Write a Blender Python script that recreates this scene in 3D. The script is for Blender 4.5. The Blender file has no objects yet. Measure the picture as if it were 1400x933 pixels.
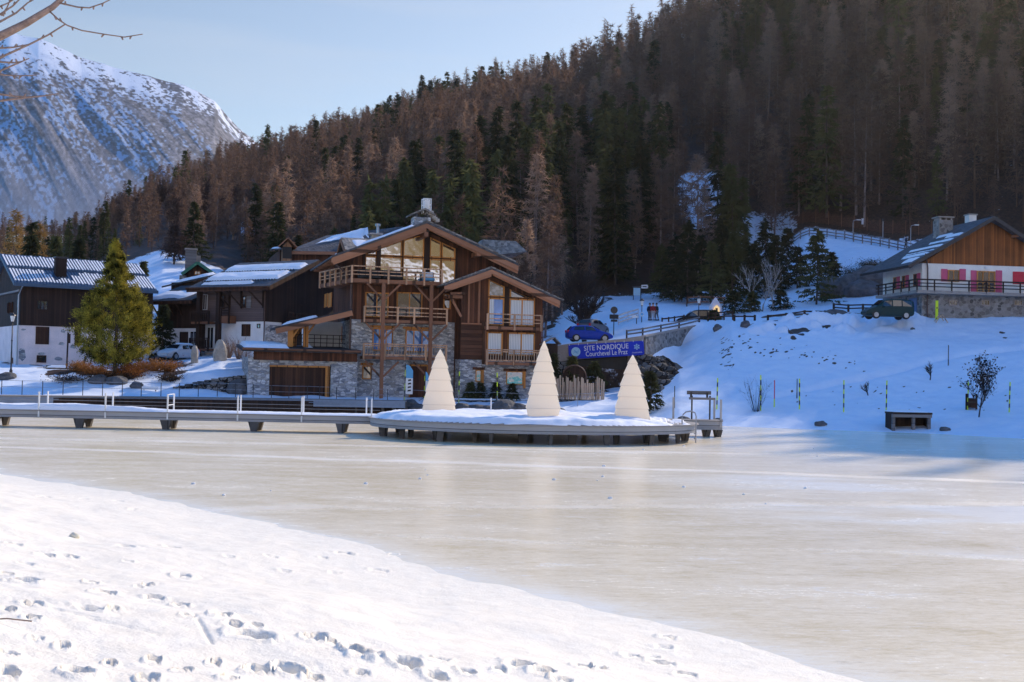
import bpy, math, random
import numpy as np
from mathutils import Vector, Matrix
random.seed(7)
RNG = np.random.default_rng(11)
sc = bpy.context.scene
COL = sc.collection
R = math.radians
# ------------------------------------------------------------------ camera
F, H = 1555.0, 3.3
PITCH, ROLL = R(1.6), R(1.15)
CM = Matrix.Rotation(math.pi/2+PITCH, 3, 'X') @ Matrix.Rotation(ROLL, 3, 'Z')
cd = bpy.data.cameras.new('camera'); cam = bpy.data.objects.new('camera', cd); COL.objects.link(cam)
cd.sensor_width = 36; cd.lens = F/1400*36; cd.clip_start = .1; cd.clip_end = 20000
cam.matrix_world = Matrix.Translation((0,0,H)) @ CM.to_4x4()
sc.camera = cam
SUN_AZ, SUN_EL = R(39), R(31)
SUND = Vector((math.sin(SUN_AZ)*math.cos(SUN_EL), math.cos(SUN_AZ)*math.cos(SUN_EL), math.sin(SUN_EL)))

def ray(px, py):
    v = CM @ Vector(((px-700)/F, (466.5-py)/F, -1)); return v/v.y
def pt(px, py, d):
    r = ray(px, py); return Vector((r.x*d, d, H+r.z*d))

# ------------------------------------------------------------------ noise
def _hash(ix, iy, seed):
    n = (ix.astype(np.int64)*374761393 + iy.astype(np.int64)*668265263 + seed*982451653) & 0x7fffffff
    n = ((n ^ (n >> 13))*1274126177) & 0x7fffffff
    n = n ^ (n >> 16)
    return (n & 0xffff)/65535.0
def vnoise(x, y, seed=0):
    x = np.asarray(x, float); y = np.asarray(y, float)
    ix = np.floor(x); iy = np.floor(y); fx = x-ix; fy = y-iy
    fx = fx*fx*(3-2*fx); fy = fy*fy*(3-2*fy)
    a = _hash(ix, iy, seed); b = _hash(ix+1, iy, seed); c = _hash(ix, iy+1, seed); d = _hash(ix+1, iy+1, seed)
    return (a*(1-fx)+b*fx)*(1-fy)+(c*(1-fx)+d*fx)*fy
def fbm(x, y, o=4, seed=0):
    s = 0; a = .5; t = 0
    for i in range(o):
        s = s + a*vnoise(np.asarray(x)*2**i, np.asarray(y)*2**i, seed+i*17); t += a; a *= .5
    return s/t
def sstep(a, b, x):
    t = np.clip((np.asarray(x, float)-a)/(b-a), 0, 1); return t*t*(3-2*t)

# ------------------------------------------------------------------ objects
def tag(o, label=None, cat=None, group=None, kind=None):
    if label: o['label'] = label
    if cat: o['category'] = cat
    if group: o['group'] = group
    if kind: o['kind'] = kind
    return o
def thing(name, loc, label, cat, rotz=0, group=None):
    o = bpy.data.objects.new(name, None); COL.objects.link(o)
    o.empty_display_size = .3
    o.location = loc; o.rotation_euler = (0, 0, rotz)
    return tag(o, label, cat, group)
def mesh_np(name, V, Fq, mat, parent=None, smooth=False, cols=None):
    V = np.asarray(V, np.float32); Fq = np.asarray(Fq, np.int32)
    me = bpy.data.meshes.new(name)
    me.vertices.add(len(V)); me.vertices.foreach_set('co', V.ravel())
    k = Fq.shape[1]
    me.loops.add(Fq.size); me.loops.foreach_set('vertex_index', Fq.ravel())
    me.polygons.add(len(Fq)); me.polygons.foreach_set('loop_start', np.arange(0, Fq.size, k, dtype=np.int32))
    me.polygons.foreach_set('loop_total', np.full(len(Fq), k, np.int32))
    if smooth: me.polygons.foreach_set('use_smooth', np.ones(len(Fq), bool))
    if cols is not None:
        ca = me.color_attributes.new('Col', 'FLOAT_COLOR', 'POINT')
        c4 = np.ones((len(V), 4), np.float32); c4[:, :3] = cols
        ca.data.foreach_set('color', c4.ravel())
    me.update(calc_edges=True); me.validate()
    if mat: me.materials.append(mat)
    o = bpy.data.objects.new(name, me); COL.objects.link(o)
    if parent: o.parent = parent
    return o
def grid_faces(nu, nv):
    i = np.arange(nu-1)[:, None]*nv + np.arange(nv-1)[None, :]
    i = i.ravel(); return np.stack([i, i+nv, i+nv+1, i+1], 1)
def copy_tree(o, parent=None):
    c = o.copy(); COL.objects.link(c)
    if parent: c.parent = parent
    for ch in o.children: copy_tree(ch, c)
    return c

class MB:
    def __init__(s): s.v = []; s.f = []
    def poly(s, pts):
        b = len(s.v); s.v += [tuple(p) for p in pts]; s.f.append(tuple(range(b, b+len(pts)))); return s
    def hexa(s, p):   # 8 pts: bottom ring 0-3, top ring 4-7
        b = len(s.v); s.v += [tuple(q) for q in p]
        for f in ((3,2,1,0),(4,5,6,7),(0,1,5,4),(1,2,6,5),(2,3,7,6),(3,0,4,7)): s.f.append(tuple(b+i for i in f))
        return s
    def box(s, x0, y0, z0, x1, y1, z1):
        return s.hexa([(x0,y0,z0),(x1,y0,z0),(x1,y1,z0),(x0,y1,z0),(x0,y0,z1),(x1,y0,z1),(x1,y1,z1),(x0,y1,z1)])
    def bar(s, p0, p1, w, h, up=(0,0,1)):
        p0 = Vector(p0); p1 = Vector(p1); d = (p1-p0).normalized(); u = Vector(up)
        if abs(d.dot(u)) > .98: u = Vector((0,1,0))
        sx = d.cross(u).normalized()*w/2; sy = sx.cross(d).normalized()*h/2
        return s.hexa([p0-sx-sy, p0+sx-sy, p1+sx-sy, p1-sx-sy, p0-sx+sy, p0+sx+sy, p1+sx+sy, p1-sx+sy])
    def tube(s, pts, rad, n=8, cap=True):
        pts = [Vector(p) for p in pts]
        if not hasattr(rad, '__len__'): rad = [rad]*len(pts)
        b = len(s.v); ref = Vector((0,0,1))
        for i, p in enumerate(pts):
            d = (pts[min(i+1, len(pts)-1)]-pts[max(i-1, 0)])
            d = d.normalized() if d.length > 1e-9 else Vector((0,0,1))
            r_ = ref if abs(d.dot(ref)) < .95 else Vector((1,0,0))
            sx = d.cross(r_).normalized(); sy = sx.cross(d)
            for k in range(n):
                a = 2*math.pi*k/n; s.v.append(tuple(p+(sx*math.cos(a)+sy*math.sin(a))*rad[i]))
        for i in range(len(pts)-1):
            for k in range(n):
                a, c = b+i*n+k, b+i*n+(k+1) % n; s.f.append((a, c, c+n, a+n))
        if cap:
            s.f.append(tuple(b+k for k in range(n))[::-1]); s.f.append(tuple(b+(len(pts)-1)*n+k for k in range(n)))
        return s
    def lathe(s, prof, n=16, c=(0,0,0)):
        b = len(s.v)
        for r, z in prof:
            for k in range(n):
                a = 2*math.pi*k/n; s.v.append((c[0]+r*math.cos(a), c[1]+r*math.sin(a), c[2]+z))
        for i in range(len(prof)-1):
            for k in range(n):
                a, d = b+i*n+k, b+i*n+(k+1) % n; s.f.append((a, d, d+n, a+n))
        s.f.append(tuple(b+k for k in range(n))[::-1]); s.f.append(tuple(b+(len(prof)-1)*n+k for k in range(n)))
        return s
    def prism(s, poly, y0, y1):     # polygon in XZ extruded along Y
        n = len(poly); b = len(s.v)
        s.v += [(x, y0, z) for x, z in poly]+[(x, y1, z) for x, z in poly]
        s.f.append(tuple(b+i for i in range(n))); s.f.append(tuple(b+n+i for i in range(n))[::-1])
        for i in range(n):
            j = (i+1) % n; s.f.append((b+j, b+i, b+n+i, b+n+j))
        return s
    def each(s, name, mat, parent):       # every box a part of its own
        for i in range(0, len(s.v), 8):
            m = MB(); m.v = s.v[i:i+8]; m.f = [tuple(k-i for k in f) for f in s.f if i <= f[0] < i+8]; o = m.build(name, mat, parent)
        return o
    def build(s, name, mat, parent=None, smooth=False, bevel=0):
        me = bpy.data.meshes.new(name); me.from_pydata(s.v, [], s.f)
        if mat: me.materials.append(mat)
        if smooth: me.polygons.foreach_set('use_smooth', [True]*len(me.polygons))
        me.update()
        o = bpy.data.objects.new(name, me); COL.objects.link(o)
        if parent: o.parent = parent
        if bevel:
            m = o.modifiers.new('bevel', 'BEVEL'); m.width = bevel; m.segments = 2; m.limit_method = 'ANGLE'
        return o

# ------------------------------------------------------------------ materials
class NT:
    def __init__(s, name):
        s.m = bpy.data.materials.new(name); s.m.use_nodes = True; s.t = s.m.node_tree; s.t.nodes.clear()
        s.out = s.t.nodes.new('ShaderNodeOutputMaterial')
    def n(s, typ, **kw):
        nd = s.t.nodes.new('ShaderNode'+typ)
        for k, v in kw.items():
            if k.startswith('_'): nd.inputs[k[1:].replace('_', ' ')].default_value = v
            else: setattr(nd, k, v)
        return nd
    def l(s, a, b): s.t.links.new(a, b)
    def math(s, op, a, b=None, clamp=False):
        m = s.n('Math', operation=op); m.use_clamp = clamp
        for i, x in enumerate((a, b)):
            if x is None: continue
            if hasattr(x, 'links'): s.l(x, m.inputs[i])
            else: m.inputs[i].default_value = x
        return m.outputs[0]
    def mix(s, fac, a, b, mode='MIX'):
        m = s.n('MixRGB', blend_type=mode)
        for i, x in enumerate((fac, a, b)):
            if hasattr(x, 'links'): s.l(x, m.inputs[i])
            elif i == 0: m.inputs[0].default_value = x
            else: m.inputs[i].default_value = (*x[:3], 1)
        return m.outputs[0]
    def coord(s, scale=(1,1,1), kind='Object'):
        tc = s.n('TexCoord'); mp = s.n('Mapping'); mp.inputs['Scale'].default_value = scale
        s.l(tc.outputs[kind], mp.inputs[0]); return mp.outputs[0]
    def noise(s, vec, scale, detail=4, rough=.55):
        nd = s.n('TexNoise'); nd.inputs['Scale'].default_value = scale; nd.inputs['Detail'].default_value = detail
        nd.inputs['Roughness'].default_value = rough
        if vec is not None: s.l(vec, nd.inputs['Vector'])
        return nd.outputs['Fac']
    def ramp(s, fac, stops):
        r = s.n('ValToRGB'); el = r.color_ramp.elements
        while len(el) < len(stops): el.new(.5)
        for e, (p, c) in zip(el, stops): e.position = p; e.color = (*c[:3], 1)
        s.l(fac, r.inputs[0]); return r.outputs[0]
    def bsdf(s, col, rough=.7, bump=None, bstr=.3, bdist=.02, metal=0, spec=.3, **kw):
        p = s.n('BsdfPrincipled')
        if hasattr(col, 'links'): s.l(col, p.inputs['Base Color'])
        else: p.inputs['Base Color'].default_value = (*col[:3], 1)
        if hasattr(rough, 'links'): s.l(rough, p.inputs['Roughness'])
        else: p.inputs['Roughness'].default_value = rough
        p.inputs['Metallic'].default_value = metal; p.inputs['Specular IOR Level'].default_value = spec
        for k, v in kw.items(): p.inputs[k.replace('_', ' ')].default_value = v
        if bump is not None:
            b = s.n('Bump'); b.inputs['Strength'].default_value = bstr; b.inputs['Distance'].default_value = bdist
            s.l(bump, b.inputs['Height']); s.l(b.outputs[0], p.inputs['Normal'])
        s.l(p.outputs[0], s.out.inputs[0]); return p

def m_plain(name, col, rough=.6, amt=.2, scale=3, metal=0, spec=.3, bstr=.15):
    t = NT(name); v = t.coord(); n = t.noise(v, scale, 5)
    n2 = t.noise(v, scale*9, 3)
    f = t.math('ADD', t.math('MULTIPLY', n, .65), t.math('MULTIPLY', n2, .35))
    c = t.ramp(f, [(.3, [x*(1-amt) for x in col]), (.7, [min(1, x*(1+amt)) for x in col])])
    t.bsdf(c, rough, n2, bstr, .01, metal, spec); return t.m
def m_wood(name, col, vertical=True, w=.16, amt=.45, rough=.75, grey=None):
    t = NT(name); tc = t.n('TexCoord'); sx = t.n('SeparateXYZ'); t.l(tc.outputs['Object'], sx.inputs[0])
    if vertical: a = t.math('ADD', sx.outputs[0], sx.outputs[1]); sc_ = (6, 6, .5)
    else: a = sx.outputs[2]; sc_ = (.5, .5, 6)
    q = t.math('DIVIDE', a, w); fl = t.math('FLOOR', q); fr = t.math('FRACT', q)
    wn = t.n('TexWhiteNoise', noise_dimensions='1D'); t.l(fl, wn.inputs['W'])
    gr = t.noise(t.coord(sc_), 3, 6, .6); big = t.noise(t.coord(), .5, 4)
    f = t.math('ADD', t.math('MULTIPLY', wn.outputs[0], .45), t.math('MULTIPLY', gr, .4))
    f = t.math('ADD', f, t.math('MULTIPLY', t.math('SUBTRACT', big, .5), .6), True)
    hi = grey or [min(1, x*(1+amt)) for x in col]
    c = t.ramp(f, [(.15, [x*(1-amt) for x in col]), (.5, col), (.85, hi)])
    e = t.math('ABSOLUTE', t.math('SUBTRACT', fr, .5)); gap = t.math('GREATER_THAN', e, .455)
    c = t.mix(t.math('MULTIPLY', gap, .75), c, (.008, .006, .005))
    hgt = t.math('SUBTRACT', gr, t.math('MULTIPLY', gap, 2.0))
    t.bsdf(c, rough, hgt, .5, .015, 0, .25); return t.m
def m_stone(name, cols, scale=2.6, flat=2.4, mortar=(.26,.25,.25), mw=.045):
    t = NT(name); v = t.coord((1, 1, flat))
    nz = t.n('TexNoise'); nz.inputs['Scale'].default_value = 2.; t.l(v, nz.inputs['Vector'])
    mx = t.n('VectorMath', operation='MULTIPLY_ADD'); t.l(nz.outputs['Color'], mx.inputs[0]); mx.inputs[1].default_value = (.25,)*3; t.l(v, mx.inputs[2])
    vo = t.n('TexVoronoi'); vo.inputs['Scale'].default_value = scale; t.l(mx.outputs[0], vo.inputs['Vector'])
    ve = t.n('TexVoronoi', feature='DISTANCE_TO_EDGE'); ve.inputs['Scale'].default_value = scale; t.l(mx.outputs[0], ve.inputs['Vector'])
    sp = t.n('SeparateColor'); t.l(vo.outputs['Color'], sp.inputs[0])
    n = len(cols); c = t.ramp(sp.outputs[0], [(.1+.8*i/(n-1), k) for i, k in enumerate(cols)])
    fn = t.noise(t.coord(), 9, 6, .65)
    c = t.mix(.65, c, t.ramp(fn, [(.3, (.5,.5,.5)), (.7, (1.,1.,1.))]), 'MULTIPLY')
    ed = t.math('LESS_THAN', ve.outputs[0], mw); c = t.mix(ed, c, mortar)
    h = t.math('ADD', t.math('MINIMUM', ve.outputs[0], .14), t.math('MULTIPLY', fn, .06))
    t.bsdf(c, .85, h, .9, .15, 0, .2); return t.m
def m_roof(name, col, row=.33, amt=.35):
    t = NT(name); v = t.coord((1/.28, 1/row, 1/.22))
    wn = t.n('TexVoronoi'); wn.inputs['Scale'].default_value = 1; wn.inputs['Randomness'].default_value = .6; t.l(v, wn.inputs['Vector'])
    sp = t.n('SeparateColor'); t.l(wn.outputs['Color'], sp.inputs[0])
    n = t.noise(t.coord(), 1.2, 5)
    f = t.math('ADD', t.math('MULTIPLY', sp.outputs[0], .6), t.math('MULTIPLY', n, .5))
    c = t.ramp(f, [(.2, [x*(1-amt) for x in col]), (.55, col), (.9, [x*(1+1.2*amt) for x in col])])
    t.bsdf(c, .7, wn.outputs[0], .6, .08, 0, .3); return t.m
def m_leaf(name, c0, c1, scale=.35, trans=.35, rand=.5, rng=(.25, .75)):
    t = NT(name); oi = t.n('ObjectInfo'); n = t.noise(t.coord(), scale, 4)
    f = t.math('ADD', t.math('MULTIPLY', n, 1-rand*.5), t.math('MULTIPLY', t.math('SUBTRACT', oi.outputs['Random'], .5), rand), True)
    c = t.ramp(f, [(rng[0], c0), (rng[1], c1)])
    d = t.n('BsdfDiffuse'); tr = t.n('BsdfTranslucent'); ms = t.n('MixShader'); ms.inputs[0].default_value = trans
    t.l(c, d.inputs[0]); t.l(c, tr.inputs[0]); t.l(d.outputs[0], ms.inputs[1]); t.l(tr.outputs[0], ms.inputs[2])
    t.l(ms.outputs[0], t.out.inputs[0]); return t.m
def m_glass(name, tint=(.02,.025,.03), refl=.45, rough=.03, wav=.06):
    t = NT(name); g = t.n('BsdfGlossy'); g.inputs['Roughness'].default_value = rough; g.inputs['Color'].default_value = (.95,.95,.95,1)
    b = t.n('Bump'); b.inputs['Strength'].default_value = wav; b.inputs['Distance'].default_value = .1
    t.l(t.noise(t.coord(), .9, 2), b.inputs['Height']); t.l(b.outputs[0], g.inputs['Normal'])
    d = t.n('BsdfDiffuse'); c = t.ramp(t.noise(t.coord((1,1,.5)), 1.1, 2), [(.35, tint), (.7, [x*2.2 for x in tint])]); t.l(c, d.inputs[0])
    ms = t.n('MixShader'); ms.inputs[0].default_value = refl
    t.l(d.outputs[0], ms.inputs[1]); t.l(g.outputs[0], ms.inputs[2]); t.l(ms.outputs[0], t.out.inputs[0]); return t.m
def m_snow(name, attr=False, bstr=.35, scale=1., tones=((.80,.82,.87), (.90,.90,.91))):
    t = NT(name); v = t.coord(); n = t.noise(v, 1.3*scale, 6, .6); n2 = t.noise(v, 14*scale, 4, .65)
    base = t.ramp(n, [(.3, tones[0]), (.7, tones[1])]) if not attr else t.ramp(n, [(.3, (.70,.78,.90)), (.7, (.80,.86,.94))])  # ground snow tinted blue, colour of the shade put into its base
    if attr:
        at = t.n('VertexColor', layer_name='Col'); sp = t.n('SeparateColor'); t.l(at.outputs[0], sp.inputs[0])
        soil = t.ramp(t.noise(v, 2.4, 6, .7), [(.3, (.022,.012,.008)), (.7, (.10,.055,.032))])
        k = t.math('ADD', sp.outputs[0], t.math('MULTIPLY', t.math('SUBTRACT', t.noise(v, .9, 6, .7), .5), 1.1))
        k = t.math('MULTIPLY', t.math('SUBTRACT', k, .44), 8., True)
        base = t.mix(k, soil, base)
    t.bsdf(base, .65, t.math('ADD', n, t.math('MULTIPLY', n2, .25)), bstr, .08, 0, .25); return t.m

M = {}
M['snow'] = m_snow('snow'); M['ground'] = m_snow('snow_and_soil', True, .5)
M['wood_dark'] = m_wood('dark_boards', (.075,.032,.017), True, .2, .6)
M['wood_black'] = m_wood('old_boards', (.042,.022,.015), True, .22)
M['wood_brown'] = m_wood('brown_boards', (.125,.047,.024), True, .19, .7)
M['wood_log'] = m_wood('log_wall', (.10,.042,.023), False, .3)
M['wood_warm'] = m_wood('warm_planks', (.36,.19,.10), True, .5, .35)
M['wood_rail'] = m_wood('pale_rail_wood', (.58,.33,.19), True, .5, .3)
M['wood_beam'] = m_wood('beam_wood', (.27,.12,.065), True, 3., .35)
M['wood_fascia'] = m_wood('fascia_wood', (.36,.165,.09), False, 3., .3)
M['wood_orange'] = m_wood('orange_wood', (.56,.23,.06), True, .8, .35)
M['wood_gable'] = m_wood('gable_boards', (.30,.095,.024), True, .16, .55)
M['wood_grey'] = m_wood('weathered_grey_wood', (.20,.185,.18), False, .35, .3)
M['wood_lilac'] = m_wood('greyed_siding', (.15,.105,.095), False, .17, .25)
M['wood_pale'] = m_wood('pale_stakes', (.60,.43,.30), True, 1.2, .35)
M['stone'] = m_stone('blue_grey_masonry', [(.24,.25,.28),(.56,.56,.57),(.82,.80,.79),(.40,.38,.35)], 2.7, 2.5)
M['stone2'] = m_stone('rubble_masonry', [(.13,.12,.11),(.30,.27,.24),(.42,.39,.36),(.22,.19,.17)], 2.6, 1.2, (.3,.27,.24), .05)
M['drystone'] = m_stone('dry_stone', [(.07,.07,.075),(.2,.2,.2),(.32,.3,.27)], 1.7, 1.6, (.012,.012,.012), .07)
M['rock'] = m_plain('rock', (.10,.10,.105), .85, .6, 1.4, bstr=.6)
M['rock_pale'] = m_plain('pale_rock', (.42,.37,.31), .85, .35, 1.4, bstr=.6)
M['plaster'] = m_plain('white_plaster', (.80,.76,.72), .9, .12, 1.2)
M['plaster_cream'] = m_plain('cream_plaster', (.86,.79,.69), .9, .1, 1.2)
M['plaster_pink'] = m_plain('pinkish_plaster', (.84,.70,.66), .9, .16, 1.0)
M['concrete'] = m_plain('concrete', (.34,.29,.25), .85, .25, 1.5)
M['slate'] = m_roof('slate_tiles', (.075,.072,.075))
M['slate_dk'] = m_roof('dark_tiles', (.045,.043,.048))
M['lauze'] = m_roof('stone_slabs', (.22,.19,.16), .5, .5)
M['tin'] = m_plain('roof_tin', (.07,.11,.17), .5, .2, 2, .5, .5)
M['metal'] = m_plain('grey_metal', (.35,.35,.36), .4, .15, 4, .7, .5)
M['metal_dk'] = m_plain('dark_metal', (.05,.045,.045), .45, .25, 4, .5, .4)
M['pipe'] = m_plain('brown_pipe', (.10,.06,.05), .4, .2, 4, .3, .4)
M['glass'] = m_glass('window_glass', (.03,.04,.055), .24); M['car_glass'] = m_glass('car_window_glass', (.008,.010,.013), .10); M['glass_dk'] = m_glass('dark_window_glass', (.012,.014,.018), .22)
M['glass_big'] = m_glass('gallery_glass', (.05,.045,.03), .72, .02, .10)
M['glass_blue'] = m_glass('blue_glass', (.05,.13,.30), .10)
M['curtain'] = None
t = NT('curtained_glass'); w = t.n('TexWave'); w.inputs['Scale'].default_value = 2.2; w.inputs['Distortion'].default_value = 1.; t.l(t.coord((1,1,.05)), w.inputs[0])
t.bsdf(t.ramp(w.outputs['Fac'], [(0, (.42,.45,.48)), (1, (.72,.73,.73))]), .12, spec=.6); M['curtain'] = t.m
M['pink'] = m_plain('pink_paint', (.62,.10,.19), .5, .12, 3); M['red'] = m_plain('red_paint', (.60,.025,.05), .45, .1, 3)
M['bluedoor'] = m_plain('blue_door_paint', (.12,.19,.33), .5, .15, 3)
M['bark'] = m_plain('bark', (.09,.065,.05), .9, .5, 5, bstr=.5); M['bark_lit'] = m_plain('light_bark', (.30,.20,.15), .8, .4, 30, bstr=.4)
M['birch'] = m_plain('birch_bark', (.36,.32,.29), .8, .4, 6)
M['twig'] = m_plain('twigs', (.12,.085,.065), .9, .4, 3); M['twig_dk'] = m_plain('dark_twigs', (.035,.028,.028), .9, .4, 3)
M['dry'] = m_leaf('dry_leaves', (.22,.09,.03), (.42,.22,.09), 1., .4); M['leafdk'] = m_leaf('old_leaves', (.03,.02,.015), (.08,.05,.03), 2., .3)
M['larch'] = m_leaf('bare_larch', (.18,.11,.078), (.46,.305,.215), .25, .45, .7)
M['spruce'] = m_leaf('spruce_needles', (.045,.05,.026), (.14,.14,.055), .3, .35, .6)
M['pine'] = m_leaf('pine_needles', (.022,.028,.006), (.60,.49,.075), 1.5, .36, .0, (.38, .70))  # dark and bright clumps paint shadow and sunlight into the needles
M['gold'] = m_leaf('golden_larch', (.22,.12,.04), (.52,.33,.12), .4, .4, .3); M['trunk'] = m_plain('larch_bark', (.24,.17,.14), .9, .5, 3, bstr=.4)
M['fuzz'] = m_leaf('bare_crown', (.10,.065,.055), (.26,.18,.15), .3, .4, .8)
M['white_deco'] = None
t = NT('white_translucent_panel'); d = t.n('BsdfDiffuse'); d.inputs[0].default_value = (1,.88,.73,1); tr = t.n('BsdfTranslucent'); tr.inputs[0].default_value = (1,.92,.79,1)
ms = t.n('MixShader'); ms.inputs[0].default_value = .55; t.l(d.outputs[0], ms.inputs[1]); t.l(tr.outputs[0], ms.inputs[2]); t.l(ms.outputs[0], t.out.inputs[0]); M['white_deco'] = t.m
M['white'] = m_plain('white_paint', (.78,.77,.75), .5, .06, 3); M['black'] = m_plain('black_plastic', (.02,.02,.022), .5, .2, 4)
M['yellow'] = m_plain('fluo_yellow', (.62,.78,.03), .5, .08, 3); M['blue'] = m_plain('banner_blue', (.002,.028,.46), .55, .12, 1.2)
M['lightblue'] = m_plain('pale_blue_print', (.42,.66,.78), .55, .05, 2); M['skyblue'] = m_plain('sky_blue_print', (.12,.38,.62), .55, .1, 2)
M['rubber'] = m_plain('rubber', (.018,.018,.018), .8, .2, 8); M['skin'] = m_plain('skin', (.45,.25,.18), .6, .08, 6)
M['lamp'] = m_plain('lamp_glass', (.75,.74,.70), .25, .06, 3)
M['net'] = m_plain('orange_net', (.22,.085,.05), .8, .3, 4)
def m_paint(name, col):
    t = NT(name); n = t.noise(t.coord(), 3, 4)
    c = t.ramp(n, [(.3, [x*.9 for x in col]), (.7, [min(1, x*1.08) for x in col])])
    t.bsdf(c, .42, spec=.18); return t.m
# ------------------------------------------------------------------ land
COLS = [
 (-400, [(79,0),(79.6,.9),(86,1.0),(92,1.8),(98,2.5),(104,3),(120,4),(150,6)]),
 (0,   [(80,0),(80.6,.95),(86,1.1),(91,1.9),(96,2.8),(102,3.05),(115,4),(130,5),(140,6),(150,7),(165,9)]),
 (160, [(83,0),(83.6,.95),(87.5,1.15),(90.5,1.9),(95,2.9),(102,3.2),(112,4.0),(130,8),(145,12),(155,15),(165,18)]),
 (220, [(84,0),(84.6,.95),(88,1.15),(90.3,1.8),(94,2.9),(102,3.5),(112,4.2),(130,9),(145,13.5),(156,17),(168,20.5)]),
 (300, [(85,0),(85.6,.9),(88,1.2),(89.6,1.4),(90.2,2.5),(98,4.0),(108,4.1),(120,7),(135,11),(150,14.5),(160,17)]),
 (345, [(85.5,0),(86.1,.85),(88.5,1.2),(90.3,1.3),(91.0,2.5),(99,4.0),(108,4.1),(120,6),(135,9.5),(145,12),(155,14)]),
 (400, [(86,0),(86.6,.8),(90,1.05),(91.5,1.1),(98,2.0),(103,4.1),(112,4.2),(120,5),(130,7),(135,8),(140,9)]),
 (560, [(87,0),(88,.5),(90,.9),(92,1.0),(100,1.2),(108,3),(118,4.2),(120,4.6),(125,5.4),(128,6),(130,6.5)]),
 (700, [(86.5,0),(87.5,.4),(89.5,.8),(92,.95),(96,1.2),(104,2.5),(112,4.5),(116,5),(120,5.8),(123,6.4),(125,7)]),
 (762, [(86,0),(87.5,.5),(90,.8),(94,1.2),(99.5,1.6),(100.1,5.5),(112,6),(118,6.8),(124,8),(130,9.2),(135,10)]),
 (800, [(85,0),(87,.6),(91,1.1),(95,1.5),(99.5,1.8),(100.1,5.85),(112,6.5),(118,7.2),(128,9.3),(140,11.6),(152,13.6)]),
 (880, [(81.5,0),(85,.9),(91,1.5),(96,2.0),(99.6,2.6),(100.4,6.4),(110,8.0),(118,9.05),(130,10.9),(145,12.8),(158,14.3)]),
 (930, [(79,0),(82,.9),(88,2.1),(94,3.4),(103,4.9),(109.0,6.2),(110.2,8.2),(118,9.3),(135,11.4),(148,13.2),(160,14.8)]),
 (1000,[(76.6,0),(80,.8),(85,2.0),(92,4.0),(100,6.6),(107,8.4),(114,9.1),(120,9.8),(138,12),(152,13.8),(165,15.5)]),
 (1060,[(75.2,0),(79.5,.9),(84.5,1.95),(91.5,4.0),(99,6.5),(106,8.5),(117,9.9),(125,10.7),(139,13.5),(160,18.5),(178,23.5)]),
 (1100,[(74.3,0),(79,.9),(84,1.9),(91,4.0),(98,6.4),(105,8.6),(118,10.3),(128,11.5),(140,15),(168,24.6),(178,27)]),
 (1150,[(73.6,0),(78.5,1),(83.5,2),(90.5,4.1),(98,6.5),(105,8.8),(120,10.5),(133,13.0),(138,15.5),(163,23.6),(173,25.9)]),
 (1200,[(73,0),(78,1.0),(83,2.0),(90,4.1),(98,6.7),(105.5,8.9),(120,10.6),(131,13.5),(134,16.5),(157,22.0),(168,24.4)]),
 (1280,[(71.5,0),(77,1),(83,2.3),(90,4.4),(98,6.9),(104.0,9.1),(112,9.4),(125,11),(138,16),(151,20.2),(160,22)]),
 (1400,[(67.5,0),(74,1.1),(81,2.6),(89,4.9),(97,7.2),(103.5,9.2),(112,9.5),(125,11.5),(138,16),(150,20),(158,22.5)]),
 (1700,[(62,0),(70,1.5),(78,3.5),(86,6),(94,8),(100,9.5),(106,11),(112,14),(118,18),(124,23),(130,28)]),
 (2300,[(50,0),(56,1.5),(62,4),(68,7),(74,10),(80,13),(85,16),(90,19),(95,22),(98,24),(100,26)]),
]
SKY_U = [-400,0,60,110,160,200,260,300,350,400,450,500,560,620,690,740,800,850,900,950,1100,1250,1400]
SKY_Y = [300,295,300,306,286,264,240,217,202,185,168,158,133,118,97,86,56,27,8,-25,-88,-140,-190]
RD_U = [-400,0,200,350,500,700,850,1000,1250,1400,1500,1631,1800,2300]
RD_D = [260,300,380,480,520,430,380,330,290,270,235,185,155,115]
TREE_H = 11.
def RT(u): return np.interp(u, [60, 200, 350, 750, 1000, 1400], [6., 8., 11., 15., 15., 13.])
def plane_z(x, y): return .620*((x-13)*.832+(y-69)*.555)
CA, CD, CZ = [], [], []
for u, p in COLS:
    p = [tuple(map(float, q)) for q in p]
    while len(p) < 11:
        a, b = p[-2], p[-1]; p.insert(len(p)-1, ((a[0]+b[0])/2, (a[1]+b[1])/2))
    a = (u-700)/F; d1 = float(np.interp(u, RD_U, RD_D))
    if u <= 1400: z1 = pt(u, float(np.interp(u, SKY_U, SKY_Y)), d1).z-RT(u)
    else: z1 = plane_z(a*d1, d1)+5
    CA.append(a)
    CD.append([p[0][0]-12, p[0][0]-2]+[q[0] for q in p]+[.55*p[-1][0]+.45*d1, d1, d1+70, d1+330])
    CZ.append([-1.5, -.5]+[q[1] for q in p]+[.55*p[-1][1]+.45*z1+.02*(d1-p[-1][0]), z1, z1-6, z1-90])
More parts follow.
